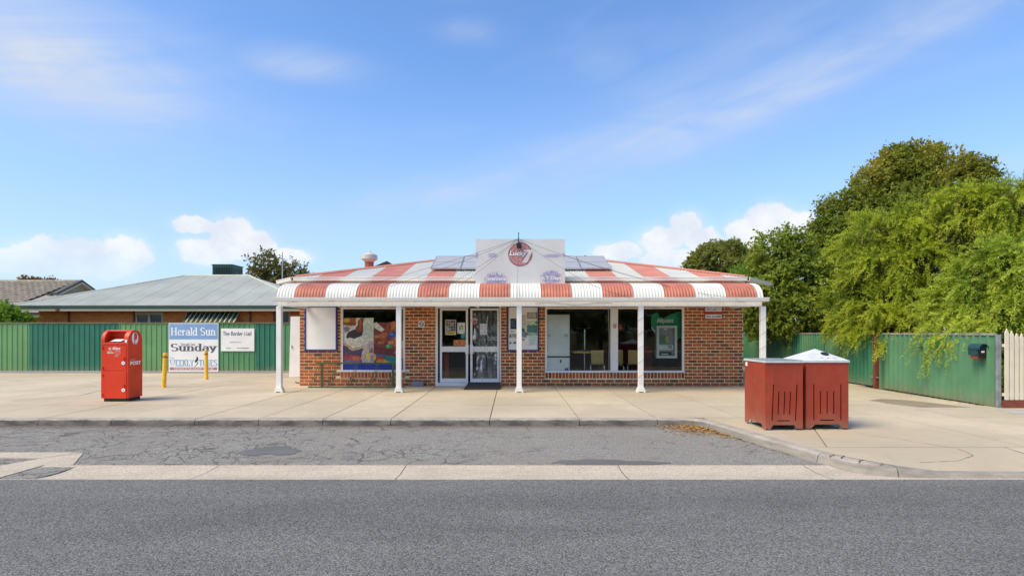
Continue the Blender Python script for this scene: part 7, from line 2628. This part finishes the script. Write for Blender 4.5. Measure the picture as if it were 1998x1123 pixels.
# ------------------------------------------------------------------ fallen leaves
def litter(name, label, pts, size, mat, z):
    P_ = np.array(pts)
    n = len(P_)
    a = RNG.uniform(0, 6.28, n)
    d = unit(np.stack([np.cos(a), np.sin(a), RNG.uniform(-0.1, 0.35, n)], 1))
    s_ = unit(np.stack([-np.sin(a), np.cos(a), RNG.uniform(-0.4, 0.4, n)], 1))
    L = RNG.uniform(0.6, 1.4, n) * size
    b = np.stack([P_[:, 0], P_[:, 1], np.full(n, z) + RNG.uniform(0, 0.012, n)], 1)
    o = leaves_obj(name, b, d, s_, L, L * 0.6, mat, None, (float(P_[:, 0].mean()), float(P_[:, 1].mean()), z))
    return tag(o, label, 'leaves')


M_LITTER = leaf_mat('dry fallen leaf', [(0.30, 0.13, 0.03), (0.50, 0.25, 0.06), (0.40, 0.26, 0.11), (0.60, 0.42, 0.16)], 0.15, 6)
M_LITTERD = leaf_mat('old dark litter', [(0.10, 0.065, 0.035), (0.16, 0.10, 0.05), (0.20, 0.14, 0.08)], 0.1, 6)
pts = []
rl = random.Random(9)
while len(pts) < 1000:
    px, py = rl.uniform(1285, 1490), rl.gauss(833, 12)
    w = math.exp(-((px - 1385) / 52) ** 2) * math.exp(-((py - 833 - max(0, px - 1380) * 0.26) / 9) ** 2)
    if rl.random() < w:
        Y = 1110 * 1.505 / (py - 648)
        X = wx(px, Y)
        if Y < 9.155 and X < 3.05 - (Y - 8.9) * 0.2 + 0.0:
            pts.append((X, Y))
litter('leaf_litter', 'orange dry leaves heaped in the corner of the kerb', pts, 0.045, M_LITTER, ROADZ + 0.008)
pts = [(rl.uniform(-14, 2.7), 9.15 - abs(rl.gauss(0, 0.045))) for _ in range(1500)] + [(3.04 - 0.02 - abs(rl.gauss(0, 0.04)) + (8.9 - y) * 0.213, y) for y in [rl.uniform(6.9, 8.8) for _ in range(260)]]
litter('leaf_litter', 'thin line of brown leaf crumbs along the foot of the kerb', pts, 0.020, M_LITTERD, ROADZ + 0.006)
pts = []
for _ in range(170):
    y = rl.uniform(10.8, 13.6)
    pts.append((fx(y) - 0.04 - abs(rl.gauss(0, 0.12)), y))
litter('leaf_litter', 'scattered brown leaves along the foot of the short green fence', pts, 0.035, M_LITTERD, 0.006)
pts = [(3.72 + rl.gauss(0.5, 0.25), 8.15 + rl.gauss(0, 0.05)) for _ in range(120)]
litter('leaf_litter', 'small brown crumbs under the red bin surrounds', pts, 0.016, M_LITTERD, 0.003)

# unseen trees added over the road to darken what the shop windows mirror
for (x, y, h, r_) in ((-19, -24, 4.6, 3.4), (-12.5, -26, 5.4, 3.8), (-5.5, -24, 4.4, 3.2), (1.5, -26, 5.6, 3.9), (8.5, -24.5, 4.8, 3.5), (15.5, -26, 5.2, 3.7), (22, -25, 4.6, 3.4)):
    bb = [(x, y, h * 0.55, r_, r_ * 0.8, h * 0.52), (x + r_ * 0.5, y + 0.4, h * 0.8, r_ * 0.6, r_ * 0.6, h * 0.35), (x - r_ * 0.45, y + 0.3, h * 0.72, r_ * 0.6, r_ * 0.6, h * 0.36)]
    broadleaf('reflection_tree', 'dense dark tree added across the road, unseen behind the viewer, for the windows to mirror', (x, y, -0.2), bb, 900, 7, 0.34, M_LF_DK, 0.2, 'unseen trees added for the window reflections', (0.4, 1.0), 0.2, 0.1, tw=0.7)
